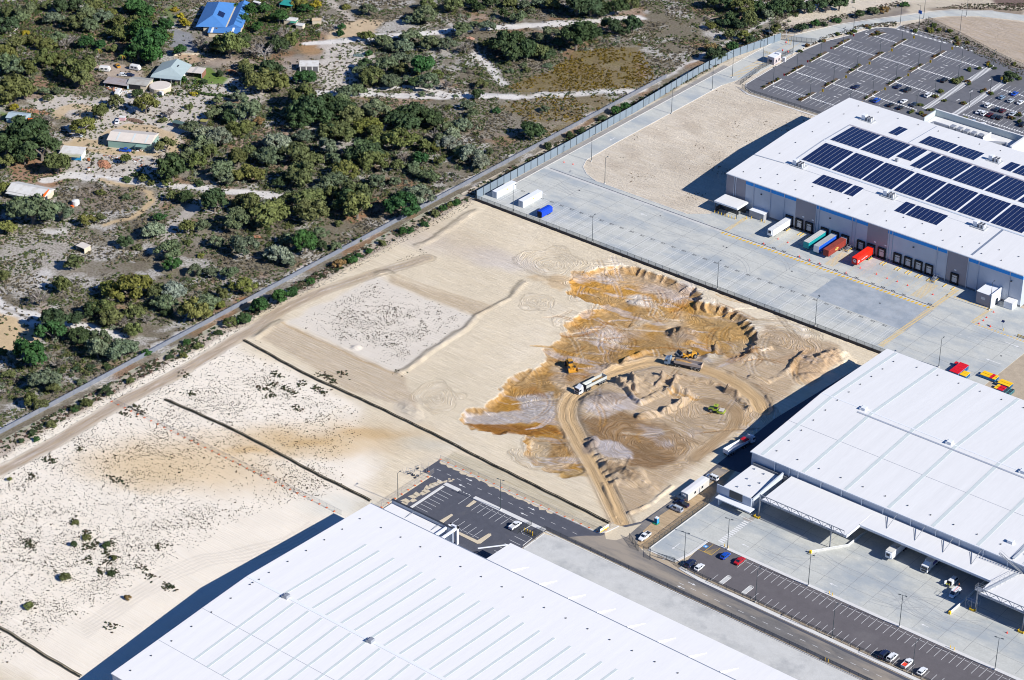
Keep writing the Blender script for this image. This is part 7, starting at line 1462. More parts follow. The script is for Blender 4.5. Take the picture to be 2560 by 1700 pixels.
# grey roofed house with cream carport
g_ = local('house', 'single storey house with pale grey green gabled roof and cream carport', 'house', A0(1125, 590), math.radians(27)); MB().box(1, 13.5, 1, 13, 0, 3.0).build('wall', W_WHITE, g_)
MB().add([(0, 0, 2.9), (14.6, 0, 2.9), (14.6, 14, 2.9), (0, 14, 2.9), (7.6, 4.4, 5.4), (7.6, 14, 5.4)], [(0, 1, 4), (1, 2, 5, 4), (3, 0, 4, 5), (2, 3, 5), (3, 2, 1, 0)]).build('roof', R_GREY, g_); MB().add([(0, -2.6, 2.5), (14.8, -2.6, 2.5), (14.6, .4, 3.0), (0, .4, 3.0)], [(0, 1, 2, 3)]).build('verandah_roof', R_GREY, g_); MB().box(8.6, 10.2, 7, 9, 4.2, 4.7).build('skylight', M_DSTEEL, g_)
for x in (.3, 5, 10, 14.4): MB().box(x-.06, x+.06, -2.5, -2.4, 0, 2.5).build('post', M_TRIM, g_)
cp_ = local('carport', 'cream carport roof beside the grey roofed house', 'carport', A0(1345, 570), math.radians(27)); MB().box(0, 9.6, 0, 6.4, 2.7, 2.85).build('roof', R_PALE, cp_); MB().box(9.2, 9.6, .3, 6, 0, 2.7).build('wall', mat('brick_brown', (.24, .12, .08), .8), cp_)
for x in (.2, 9.4):
    for y in (.2, 6.2): MB().box(x-.06, x+.06, y-.06, y+.06, 0, 2.7).build('post', M_TRIM, cp_)
for k in (1.2, 4.6): MB().box(k, k+1.2, .05, 6.3, 2.86, 2.88).build('grey_sheet', mat('grey_sheet', (.42, .40, .36), .6), cp_)
# tank, sheds beside it
tk = thing('water_tank', 'large round cream water tank with flat roof', 'water tank', (*A0(1185, 665)[:2], 0)); MB().cyl((0, 0, 0), (0, 0, 2.3), 5.0, 5.0, 28).build('wall', W_CREAM, tk); MB().cyl((0, 0, 2.3), (0, 0, 2.55), 5.05, 4.6, 28).build('roof', R_PALE, tk); MB().box(3.6, 5.6, -4.4, -3.2, 0, 2.0).build('access_box', W_WHITE, tk)
s2 = local('shed', 'open fronted grey shed full of stored goods left of the water tank', 'shed', A0(945, 655), math.radians(25)); gable(s2, 9.2, 7.6, 2.7, 3.7, W_CREAM, mat('old_grey_roof', (.36, .355, .32), .7, var=.12, dirt=((.25, .2, .16), .5, .5, .6)), .4); MB().box(.6, 6.2, -.08, -.02, .2, 2.2).build('opening', M_BLACK, s2)
s3 = local('shed', 'long rusty grey lean-to roof over the junk yard', 'shed', A0(770, 640), math.radians(22)); MB().box(0, .1, 0, 5, 0, 2.3).box(0, 11.6, 4.9, 5, 0, 2.6).box(11.5, 11.6, 0, 5, 0, 2.3).build('wall', mat('faded_blue_wall', (.28, .38, .45), .7), s3); MB().add([(-.3, -.6, 2.3), (12, -.6, 2.3), (12, 5.4, 2.8), (-.3, 5.4, 2.8), (-.3, -.6, 2.2), (12, -.6, 2.2), (12, 5.4, 2.7), (-.3, 5.4, 2.7)], [(0, 1, 2, 3), (7, 6, 5, 4), (0, 4, 5, 1), (1, 5, 6, 2), (2, 6, 7, 3), (3, 7, 4, 0)]).build('roof', mat('rusty_roof', (.30, .27, .27), .7, var=.15, dirt=((.25, .15, .1), .5, .5, .7)), s3)
s4 = local('shed', 'small white roofed shelter on the sand right of the dead tree', 'shed', A0(2212, 530), math.radians(40)); gable(s4, 8.6, 5.4, 2.9, 3.3, W_DARK, R_WHT, .3, mono=True)
for x in (.1, 2.8, 5.6, 8.4): MB().box(x, x+.5, -.12, -.02, 0, 2.8).build('post', W_WHITE, s4)
s5 = local('shelter', 'small cream three sided shelter alone on the grey sand', 'shelter', A3(565, 375), math.radians(2)); MB().box(0, 4.6, 3.4, 3.5, 0, 2.3).box(4.5, 4.6, 0, 3.5, 0, 2.5).box(0, .1, 0, 3.5, 0, 2.3).build('wall', W_CREAM, s5); MB().box(-.15, 4.75, -.15, 3.65, 2.4, 2.52).build('roof', R_PALE, s5)
s6 = thing('water_tank', 'small white dome topped tank beside shrubs at lower left', 'water tank', (*A0(560, 1510)[:2], 0)); MB().cyl((0, 0, 0), (0, 0, 1.9), 1.6, 1.6, 14).build('wall', W_WHITE, s6); MB().cyl((0, 0, 1.9), (0, 0, 2.3), 1.6, .5, 14).build('roof', W_WHITE, s6); MB().box(-.5, 1.0, -2.6, -1.8, 0, .5).build('orange_tub', M_HIOR, s6)
s7 = local('shed', 'pale blue grey roofed shed half hidden by shrubs at far left', 'shed', A0(50, 905), math.radians(25)); gable(s7, 8.8, 6.4, 2.6, 3.6, mat('blue_grey_wall', (.25, .36, .40), .7), mat('blue_grey_roof', (.33, .41, .44), .6), .3); MB().box(8.9, 11, .2, 3.4, 0, 1.9).build('orange_annex', M_HIOR, s7)
for k, (fn, x, y, L, D, h, rm, lab, an) in enumerate([(A0, 2095, 180, 6, 4, 2.4, R_WHT, 'white roofed garden shed near the teal shade cloth', 25), (A0, 2185, 215, 3.4, 3, 2.2, R_WHT, 'small white shed right of the green striped roof', 20), (A0, 2305, 185, 4.2, 3.2, 2.4, mat('tan_roof', (.50, .38, .25), .7), 'tan roofed cottage shed at the garden edge', 40), (A0, 1790, 120, 3, 2, 2, W_WHITE, 'white framed garden shed beside the blue house', 30), (A0, 1275, 935, 4.6, 2.6, 2.2, mat('dark_green_roof', (.08, .13, .12), .6), 'junk caravan with dark green roof beside a tree', 10), (A0, 1480, 920, 2.6, 2.2, 1.8, mat('olive_cover', (.26, .24, .08), .7), 'olive covered hut among trees', 25), (A0, 1870, 35, 3.4, 1.6, 1.6, W_WHITE, 'white trough at the top of the garden', 5)]):
    t = local('garden_shed', lab, 'shed', fn(x, y), math.radians(an)); gable(t, L, D, h, h+.4, W_CREAM if k < 4 else W_DARK, rm, .2)
sc_ = local('shade_cloth', 'teal shade cloth stretched over the garden beds', 'shade cloth', A0(2060, 60), math.radians(20)); MB().loft([[(0, 0, 2), (7, -.6, 2.1), (7, -.6, 2.2), (0, 0, 2.1)], [(.5, 5.5, 2.6), (8, 5, 2.3), (8, 5, 2.4), (.5, 5.5, 2.7)]]).build('cloth', mat('teal_cloth', (.02, .25, .22), .8, var=.2), sc_, recalc=True)
for x, y in ((.1, .1), (6.9, -.5), (.6, 5.4), (7.9, 4.9)): MB().box(x-.05, x+.05, y-.05, y+.05, 0, 2.1).build('post', M_STEEL, sc_)
st2 = local('striped_awning', 'green and white striped awning next to the garden shed', 'awning', A0(2140, 195), math.radians(25)); MB().box(0, 3, 0, 4, 2, 2.1).build('sheet', mat('green_awning', (.05, .28, .18), .7), st2); MB().box(0, .1, 0, .1, 0, 2).box(2.9, 3, 0, .1, 0, 2).build('posts', M_STEEL, st2)
# caravans, cars, boats
def caravan(label, p, ang):
    t = thing('caravan', label, 'caravan', (p[0], p[1], 0), ang); MB().loft([[(-1.15, y, .5), (1.15, y, .5), (1.15, y, z-.35), (.9, y, z), (-.9, y, z), (-1.15, y, z-.35)] for y, z in ((-2.6, 1.7), (-2.3, 2.5), (1.9, 2.55), (2.5, 1.6))]).build('body', W_WHITE, t, recalc=True)
    for s_ in (-1, 1): MB().box(s_*1.17-.02, s_*1.17+.02, -1.6, -.4, 1.3, 2.0).box(s_*1.17-.02, s_*1.17+.02, .3, 1.4, 1.3, 2.0).build('window', M_GLASS, t); wheel(s_*1.05, -.3, .34, .2, t)
    MB().bar((0, 2.5, .5), (0, 3.6, .5), .1).build('drawbar', M_DSTEEL, t); return t
caravan('white caravan parked right of the yellow car', A0(1000, 515), math.radians(-75)); caravan('white caravan left of the yellow car, partly under a tree', A0(775, 525), math.radians(-60)); caravan('small white caravan standing upright behind the rusty lean-to', A0(875, 700), math.radians(30))
place(car('sedan', P_YEL, 'yellow sports car parked on the bare drive near the palms'), A0(868, 492), math.radians(65), 0)
place(car('ute', P_BLUE, 'bright blue ute loaded with junk beside the green shed'), A0(925, 1118), math.radians(-62), 0)
place(car('sedan', P_WHITE, 'white car with dark front beside the pink trailer'), A0(865, 905), math.radians(40), 0)
place(car('hatch', P_WHITE, 'white car parked behind the rusty lean-to roof'), A0(910, 560), math.radians(-60), 0); place(car('hatch', P_NAVY, 'dark blue car next to the white one behind the lean-to'), A0(960, 562), math.radians(-55), 0)
place(car('wagon', P_SLATE, 'dark wagon under the verandah of the blue roofed house'), A0(1745, 262), math.radians(-50), 0); place(car('sedan', P_SILV, 'silver car half hidden under the yellow green tree'), A0(570, 1010), math.radians(-60), 0)
pt = local('box_trailer', 'small pink and white box trailer on the sand', 'trailer', A0(905, 890), math.radians(30)); MB().box(-1.4, 1.4, -1, 1, .4, 1.9).build('body', mat('faded_pink', (.50, .32, .33), .7), pt); MB().box(-1.45, 1.45, -1.05, 1.05, 1.9, 1.98).build('lid', W_WHITE, pt)
for s_ in (-1, 1): wheel(s_*.9, 0, .3, .2, pt)
# rubble and junk
def heap(name, label, cat, p, r, h, m, n=60, asp=1.6, ang=.4, sz=.5, mats=None):
    t = thing(name, label, cat, (p[0], p[1], 0), ang); q = MB(); 
    for k in range(n):
        a = random.random()*2*PI; d = math.sqrt(random.random()); x, y = math.cos(a)*d*r*asp, math.sin(a)*d*r; z = h*(1-d)+.05
        q.use(random.choice(mats or [m])); q.cbox(x, y, z, random.uniform(.5, 1.6)*sz, random.uniform(.4, 1)*sz, random.uniform(.3, .8)*sz, random.random()*3)
    o = q.build('debris', None, t); o['kind'] = 'stuff'
    if h > .6: MB().cyl((0, 0, -.2), (0, 0, h*.9), r*.9, .3, 12).build('core', m, t).scale = (asp, 1, 1)
    return t
M_BRK = mat('brick_rubble', (.40, .20, .12), .9, var=.3, scale=1.5); M_MIX = [M_BRK, M_TRIM, mat('rust', (.28, .10, .04), .9), M_DARK, mat('faded_board', (.42, .36, .28), .9), MATS['grey_sheet']]
heap('rubble_pile', 'orange brown brick rubble pile on the white sand', 'rubble', A0(770, 1215), 2.6, 1.6, M_BRK, 240, 1.8, -.45, .42)
heap('junk_pile', 'row of mixed junk below the green shed', 'junk', A0(830, 1160), 1.3, .2, M_BRK, 70, 3.2, .35, .6, M_MIX); heap('junk_pile', 'white and rusty junk right of the small round tree', 'junk', A0(1010, 1185), 1.3, .2, M_BRK, 70, 2.6, .3, .6, M_MIX); heap('junk_pile', 'scattered white scrap at the end of the junk row', 'junk', A0(1060, 1222), 1.5, .2, M_BRK, 40, 1.6, .3, .6, M_MIX)
heap('junk_pile', 'junk stacked against the front wall of the green shed', 'junk', A0(1020, 1108), .9, .3, M_BRK, 50, 4.5, .5, .6, M_MIX); heap('junk_pile', 'orange scrap at the right end of the green shed', 'junk', A0(1165, 1065), 1.4, .5, M_BRK, 50, 1.2, .5, .6, M_MIX)
heap('timber_pile', 'dark brown timber pile right of the pink trailer', 'timber', A0(1000, 893), 1.4, .3, mat('old_timber', (.17, .11, .08), .9), 60, 3, .2, .9); heap('junk_pile', 'junk beside the dark green roofed caravan', 'junk', A0(1330, 935), 1.6, .3, M_BRK, 50, 1.6, .2, .7, M_MIX)
heap('junk_pile', 'junk filling the yard below the rusty lean-to', 'junk', A0(840, 655), 2.0, .3, M_BRK, 90, 2.6, .3, .8, M_MIX); heap('junk_pile', 'white stored goods beside the small caravan', 'junk', A0(950, 680), 1.2, .5, M_BRK, 50, 2, .3, .8, [M_TRIM, W_CREAM, M_MIX[5]])
heap('brick_stack', 'scattered red bricks and roof tiles at far left', 'bricks', A0(270, 825), 2.2, .1, M_BRK, 60, 3.4, .3, .7); heap('soil_pile', 'orange soil and timber pile beside the lawn', 'soil', A0(1705, 525), .9, .5, mat('orange_soil', (.48, .20, .09), .95), 40, 3, .3, .6); heap('junk_pile', 'white bags and scrap left of the open shelter', 'junk', A0(2190, 585), 1.3, .2, M_BRK, 40, 2.4, .3, .7, [M_TRIM, M_MIX[5], M_DARK])
heap('rubble_pile', 'small orange rubble heap in the shrubs beside the pale track', 'rubble', A3(1900, 275), 1.0, .4, M_BRK, 40, 2, .2, .5); heap('rubble_pile', 'pinkish rubble heap among banksias', 'rubble', A1(1110, 285), 1.2, .8, mat('pink_rubble', (.5, .30, .22), .9), 50, 1.6, .3, .6)
for k, (x, y) in enumerate(((655, 1255), (655, 1185))): t = thing('fire_drum', ('white and rusty drum standing on scorched sand', 'rusty drum lying beside the brick rubble')[k], 'drum', (*A0(x, y)[:2], 0)); MB().cyl((0, 0, 0), (0, 0, 1.1), .7, .7, 12).build('drum', (W_WHITE, M_MIX[2])[k], t); MB().cyl((0, 0, 1.1), (0, 0, 1.2), .72, .5, 12).build('rim', M_MIX[2], t)
br = thing('pipe_stack', 'row of dark green pipes lying on the sand', 'pipes', (*A1(255, 408)[:2], 0), .5)
for k in range(7): MB().cyl((k*.75, -1.6, .25), (k*.75, 1.6, .25), .22, .22, 8).build('pipe', mat('pipe_green', (.14, .20, .19), .6), br)
# garden wall, stepping stones, bush fences
gw = thing('garden_wall', 'low curved limestone garden wall behind the grey roofed house', 'wall', (*A0(1280, 412)[:2], 0)); q = T(A0, [(1280, 412), (1340, 402), (1420, 404), (1510, 400)]); MB().strip([(x-q[0][0], y-q[0][1]) for x, y, *_ in [(a[0], a[1]) for a in q]], .5, 0, .7).build('blocks', W_CREAM, gw)
sg = thing('stepping_stones', 'line of pale stepping stones crossing the bare garden', 'stones', (*A0(1440, 475)[:2], 0)); 
for k in range(11): a = A0(1440+k*14.5, 475-k*4.2+(k % 2)*5); b = A0(1440, 475); MB().cyl((a[0]-b[0], a[1]-b[1], 0), (a[0]-b[0], a[1]-b[1], .14), .4, .36, 7).build('stone', W_CREAM, sg)
def wire_fence(label, fn, pts, step=5):
    P_ = [tuple(fn(*p)[:2]) for p in pts]; t = thing('wire_fence', label, 'fence', (*P_[0], 0)); q = shared('wp', lambda: MB().cyl((0, 0, 0), (0, 0, 1.35), .07, .06, 5).build('post', M_STEEL))
    A = along(P_, step); m = MB()
    for x, y, h in A: inst('post', q, t, (x-P_[0][0], y-P_[0][1], 0))
    for (a, b) in zip(A[:-1], A[1:]): 
        for z in (.6, 1.2): m.bar((a[0]-P_[0][0], a[1]-P_[0][1], z), (b[0]-P_[0][0], b[1]-P_[0][1], z), .03)
    m.build('wires', M_STEEL, t)
wire_fence('post and wire fence along the upper sandy track', A1, [(0, 312), (220, 290), (480, 262), (980, 205), (1500, 185), (2300, 130)]); wire_fence('post and wire fence along the middle sandy track', A1, [(340, 705), (900, 715), (1500, 700), (2200, 690)]); wire_fence('post and wire fence along the lower white track', A0, [(640, 1320), (1100, 1365), (1500, 1410), (1900, 1470)]); wire_fence('post and wire fence below the hedge', A0, [(700, 760), (1200, 740), (1650, 735), (2000, 730)])

# ================================================================== VEGETATION
def foliage_mat(name):
    m = bpy.data.materials.new(name); m.use_nodes = True; MATS[name] = m; n = m.node_tree.nodes; l = m.node_tree.links; b = n['Principled BSDF']
    b.inputs['Roughness'].default_value = .75; b.inputs['Specular IOR Level'].default_value = .2
    oi = n.new('ShaderNodeObjectInfo'); g = n.new('ShaderNodeNewGeometry')
    no = n.new('ShaderNodeTexNoise'); no.inputs['Scale'].default_value = .9; no.inputs['Detail'].default_value = 3; l.new(g.outputs['Position'], no.inputs['Vector'])
    r = n.new('ShaderNodeMapRange'); r.inputs['From Min'].default_value = .3; r.inputs['From Max'].default_value = .7; r.inputs['To Min'].default_value = .6; r.inputs['To Max'].default_value = 1.5; l.new(no.outputs[0], r.inputs['Value'])
    rr = n.new('ShaderNodeMapRange'); rr.inputs['To Min'].default_value = .78; rr.inputs['To Max'].default_value = 1.28; l.new(g.outputs['Random Per Island'], rr.inputs['Value'])
    mu = n.new('ShaderNodeMath'); mu.operation = 'MULTIPLY'; l.new(r.outputs[0], mu.inputs[0]); l.new(rr.outputs[0], mu.inputs[1])
    v = n.new('ShaderNodeVectorMath'); v.operation = 'SCALE'; l.new(oi.outputs['Color'], v.inputs[0]); l.new(mu.outputs[0], v.inputs['Scale']); l.new(v.outputs[0], b.inputs['Base Color'])
    return m
M_LEAF = foliage_mat('leaves'); M_BARK = mat('bark', (.17, .145, .12), .9, var=.2, scale=2); M_DEADW = mat('dead_wood', (.34, .31, .28), .9, var=.15)
rs = np.random.RandomState(11)
def crown_mesh(seed, flat=.72, nc=24, leaf=.075, per=52, loose=1.0, open_=0.0):
    """crown of radius 1: lumpy clumps of leaf cards over small dark cores; z from ~0 upward"""
    r = np.random.RandomState(seed); V = []; F = []; bm = bmesh.new(); bmesh.ops.create_icosphere(bm, subdivisions=1, radius=1); ico = np.array([v.co[:] for v in bm.verts]); fac = [[v.index for v in f.verts] for f in bm.faces]; bm.free()
    cl = []
    for k in range(nc):
        a = r.rand()*2*PI; q = math.sqrt(r.rand())*.78*loose; h = (1-q*q)*flat*r.uniform(.35, 1.0)+.05; cl.append((q*math.cos(a)*(1+.25*math.sin(a*2+seed)), q*math.sin(a), h, r.uniform(.20, .34)*(1.1-.25*q)))
    for cx, cy, cz, cr in cl:
        if r.rand() > open_:
            o = len(V); ns = ico*(1+.28*(r.rand(len(ico), 1)-.5)*2)*cr*.8; ns[:, 2] *= .8; V += [(cx+p[0], cy+p[1], cz+p[2]) for p in ns]; F += [tuple(i+o for i in f) for f in fac]
        for i in range(per):
            d = r.randn(3); d /= np.linalg.norm(d); d[2] = abs(d[2])*.9-.15 if r.rand() < .8 else d[2]; c = np.array([cx, cy, cz])+d*cr*np.array([1, 1, .85])*r.uniform(.75, 1.15)
            nrm = d+r.randn(3)*.55; nrm /= np.linalg.norm(nrm); u = np.cross(nrm, r.randn(3)); u /= np.linalg.norm(u); w = np.cross(nrm, u); s = leaf*r.uniform(.6, 1.35); o = len(V)
            V += [tuple(c+u*s), tuple(c+w*s*.7), tuple(c-u*s), tuple(c-w*s*.7)]; F.append((o, o+1, o+2, o+3))
    me = bpy.data.meshes.new('crown'); me.from_pydata(V, [], F); me.materials.append(M_LEAF); return me
CROWNS = {'round': [crown_mesh(i, .85, 24) for i in range(5)], 'flat': [crown_mesh(20+i, .6, 26, loose=1.1) for i in range(4)], 'sparse': [crown_mesh(40+i, .7, 15, .06, 34, 1.1, .75) for i in range(3)], 'dense': [crown_mesh(60+i, .95, 30, .10, 44, .9) for i in range(3)]}
def trunk_mesh(seed, h, R):
    r = np.random.RandomState(seed); m = MB(); m.cyl((0, 0, -.1), (.05*R, .03*R, h*.55), .05*R+.06, .035*R+.04, 6)
    for k in range(5): a = r.rand()*2*PI; m.cyl((.05*R, .03*R, h*.5), (math.cos(a)*R*.5, math.sin(a)*R*.5, h*1.0+r.rand()*.2*R), .03*R+.03, .012*R+.01, 5, False)
    me = m.build('trunk', M_BARK); d = me.data; COL.objects.unlink(me); bpy.data.objects.remove(me); return d
TRUNKS = [trunk_mesh(i, .62, 1.0) for i in range(4)]
def dead_mesh(seed, n=60, thin=.012):
    r = np.random.RandomState(seed); m = MB(); m.cyl((0, 0, -.05), (0, 0, .35), .05, .035, 6)
    def br(p, d, L, rad, dep):
        q = p+d*L; m.cyl(tuple(p), tuple(q), rad, rad*.55, 4, False)
        if dep == 0: return
        for k in range(3 if dep > 1 else 4):
            e = d+r.randn(3)*.55; e[2] = abs(e[2])*.6+.1; e /= np.linalg.norm(e); br(q if k else p+d*L*.7, e, L*r.uniform(.55, .8), rad*.6, dep-1)
    for k in range(5): a = k*1.26+r.rand(); d = np.array([math.cos(a)*.8, math.sin(a)*.8, .75]); d /= np.linalg.norm(d); br(np.array([0, 0, .3]), d, .42, .028, 3)
    me = m.build('branches', M_DEADW); d = me.data; COL.objects.unlink(me); bpy.data.objects.remove(me); return d
DEAD = [dead_mesh(5), dead_mesh(9)]
LC = {'g': (.092, .118, .064), 'w': (.15, .175, .12), 'd': (.040, .064, .026), 'k': (.032, .080, .022), 'o': (.092, .106, .036), 'y': (.118, .125, .032), 'Y': (.24, .20, .02), 'b': (.11, .095, .08), 't': (.19, .13, .055)}
LN = {'g': 'grey green', 'w': 'silver green', 'd': 'dark green', 'k': 'deep green', 'o': 'olive green', 'y': 'yellow green', 'Y': 'bright yellow', 'b': 'bare grey brown', 't': 'tan brown'}
LAND = [(575, 70, 'the blue roofed house'), (440, 175, 'the grey roofed house'), (403, 212, 'the round water tank'), (300, 200, 'the rusty lean-to shed'), (333, 353, 'the green walled shed'), (180, 385, 'the yellow and blue shed'), (70, 478, 'the long white roofed house'), (208, 622, 'the cream open shelter'), (772, 158, 'the white roofed shelter'), (50, 300, 'the blue grey shed'), (190, 520, 'the white dome tank'), (660, 125, 'the dead tree'), (363, 262, 'the lone round bush'), (440, 312, 'the dark green caravan'), (505, 308, 'the olive hut'),
        (30, 880, 'the ochre clearing'), (875, 55, 'the tan clearing'), (1200, 70, 'the upper sandy track'), (1150, 235, 'the middle of the long sandy track'), (1560, 225, 'the right end of the middle sandy track'), (700, 470, 'the right end of the lower white track'), (500, 470, 'the lower white track'), (120, 830, 'the twin white track at left'), (985, 560, 'the small gravel spur at the limestone wall'), (1185, 480, 'the freight yard corner'), (1350, 350, 'the limestone wall opposite the yard'), (620, 735, 'the red soil patch by the limestone wall'), (300, 940, 'the lower stretch of the limestone wall'), (1950, 140, 'the gatehouse'), (1700, 60, 'the gravel road at top right'), (250, 1350, 'the foreground sand'), (120, 1080, 'the dirt track at far left'), (900, 310, 'the centre of the wood'), (1000, 130, 'the banksia slope'), (20, 90, 'the top left corner'), (250, 60, 'the garden edge at top left'), (700, 700, 'the verge beside the barrier fence'), (780, 380, 'the denser lower wood'), (1010, 330, 'the wood edge by the heath'), (560, 640, 'the open heath')]
def label_trees():
    """each plant is described by colour, kind and where it stands from the nearest landmark, ranked by closeness"""
    from collections import defaultdict
    G = defaultdict(list)
    for t, c, R, p, nm in TREES:
        u, v = pix(p[0], p[1], R*.5); d, lx, ly, ln = min((math.hypot(u-a, (v-b)*1.3), a, b, n) for a, b, n in LAND); dx, dy = u-lx, v-ly
        w = ('right of' if dx > 0 else 'left of') if abs(dx) > abs(dy)*1.2 else ('below' if dy > 0 else 'above'); G[(LN[c], nm, w, ln)].append((d, t, R))
    ords = ['', 'second closest ', 'third closest ', 'fourth closest ', 'fifth closest ', 'sixth closest ', 'seventh closest ']
    for (c, nm, w, ln), L in G.items():
        L.sort(key=lambda q: q[0])
        for i, (d, t, R) in enumerate(L):
            pre = '' if len(L) == 1 else (('closest ' if i == 0 else ords[i]) if i < 7 else 'farther ')
            t['label'] = f'{pre}{c} {nm} {w} {ln}'; t['group'] = f'{nm}s {w} {ln}'
TREES = []
def tree(p, R, c, hgt=None, kind=None):
    kind = kind or ('sparse' if c in 'b' else random.choice(['round', 'round', 'flat', 'dense'] if c in 'dko' else ['round', 'flat', 'flat']))
    zc = hgt if hgt is not None else (R*.55 if R < 2.6 else R*.8)
    small = R < 2.6; nm = 'shrub' if small else 'tree'
    t = bpy.data.objects.new(nm, None); COL.objects.link(t); t.location = (p[0], p[1], 0); t.rotation_euler = (0, 0, random.random()*6.28); t.empty_display_size = .3
    tag(t, None, nm); TREES.append((t, c, R, p, nm))
    o = bpy.data.objects.new('crown', random.choice(CROWNS[kind])); COL.objects.link(o); o.parent = t; o.location = (0, 0, 0 if small else zc*.5); o.scale = (R, R*random.uniform(.88, 1.1), R*random.uniform(.95, 1.2)*(1.0 if hgt is None else min(1.6, hgt/R)))
    b = LC[c]; j = random.uniform(.82, 1.2); o.color = (b[0]*j*random.uniform(.93, 1.07), b[1]*j, b[2]*j*random.uniform(.85, 1.15), 1)
    q = bpy.data.objects.new('trunk', random.choice(TRUNKS)); COL.objects.link(q); q.parent = t; q.scale = (R*.8, R*.8, max(.5, zc*1.3)) if not small else (R*.6, R*.6, R*.6)
    if c == 'b': 
        q2 = bpy.data.objects.new('branches', DEAD[0]); COL.objects.link(q2); q2.parent = t; q2.scale = (R, R, R)
        o.scale = (R*.7, R*.7, R*.7)
    return t
def trees(fn, s):
    for it in s.split():
        x, y, d, c = it.split(','); x = float(x); y = float(y); d = float(d)
        a = fn(x, y); b = fn(x+d, y); R = math.hypot(a[0]-b[0], a[1]-b[1])/2*(1.26 if fn is not A7 else .85)
        zc = R*.62; p = fn(x, y, zc); tree(p, R, c)
trees(A0, '40,190,170,d 50,90,90,o 30,400,170,y 30,480,120,d 200,70,150,g 160,120,110,g 400,130,140,g 250,300,110,o 190,230,60,Y 180,300,60,Y 330,40,90,o 450,60,120,d 560,40,110,d 640,90,120,g 700,60,120,o 760,130,120,g 560,170,150,o 660,190,130,g 820,90,80,y 900,240,150,o 880,170,110,o 1000,190,120,o 1000,60,140,k 1080,90,130,k 940,40,60,Y 1050,250,170,k 1100,330,220,k 1180,270,130,k 1020,380,160,k 1120,430,150,k 1230,190,110,k 1250,250,60,y 1330,380,90,k 480,320,120,b 540,290,100,b 640,330,110,k 420,290,120,g 340,330,120,o 120,320,130,o 740,340,90,k 830,350,90,o 60,480,150,g 130,510,150,g 210,520,130,o 340,450,160,o 430,430,120,o 450,530,110,o 560,520,220,o 610,600,150,o 660,480,120,o 100,660,240,o 190,690,130,o 40,740,100,y 100,790,70,Y 330,670,80,g 425,670,70,g 360,720,70,o 1015,690,80,d 860,755,110,o 745,840,120,o 1075,780,160,y 620,930,170,y 590,830,70,b 220,1010,280,d 90,1020,200,d 40,1090,200,d 300,1100,240,d 180,1160,160,d 130,880,80,g 360,880,110,b 420,1220,190,o 20,1390,110,y 50,1200,120,o 1350,580,60,k 1500,590,60,d 1620,540,60,d 1250,830,110,b 1200,880,60,o 1390,780,60,o 1480,300,130,b 1530,350,110,b 1600,220,70,t 1700,350,220,o 1620,330,130,o 1880,370,150,b 2100,250,160,b 2050,330,160,d 2150,300,130,o 1800,150,90,k 1850,90,100,k 1900,200,90,k 1950,60,90,k 2060,130,120,k 2250,60,90,k 1780,300,110,d 1850,520,160,o 2000,540,170,d 1930,600,220,o 2060,610,180,o 1830,600,110,g 1800,480,90,o 1720,640,60,g 1430,680,60,Y 2250,570,130,k 2310,560,80,b 1760,720,90,g 1600,745,80,g 1690,790,110,g 1580,840,110,g 1830,830,180,g 1700,860,130,d 2230,730,200,o 2280,830,240,d 2200,900,170,d 2130,840,130,g 1420,940,130,g 1510,980,130,w 1620,1010,170,w 1760,960,150,o 1820,930,110,o 1910,890,80,t 1490,1080,150,g 1550,1130,110,o 1400,1170,150,g 1460,1200,140,o 1270,1260,230,d 1220,1080,130,o 1200,1170,120,b 1350,1070,60,d 930,1180,80,o 930,1310,70,d 1015,1280,60,d 1060,1320,80,o 1120,1340,60,o 1230,1340,90,o 2050,1050,180,w 1990,1150,180,g 2180,1150,200,o 2250,1000,120,g 2230,1300,220,o 2300,1180,140,o 1640,1260,160,g 1750,1180,150,o 1830,1140,130,o 1800,1270,170,y 1890,1290,150,y 1580,1500,180,d 1820,1490,170,o 1370,1470,100,d 1280,1450,90,o 930,1440,70,g 740,1410,70,o 130,1520,180,g 2290,1490,200,o 2110,1480,110,o 2080,1350,110,d 1670,1320,120,g 1470,1350,60,d 1330,110,60,Y 1370,180,70,Y 1350,145,60,Y 1290,60,50,Y 1750,60,80,k 1700,20,60,y 1990,130,80,y 2200,20,90,y 2330,30,80,Y')
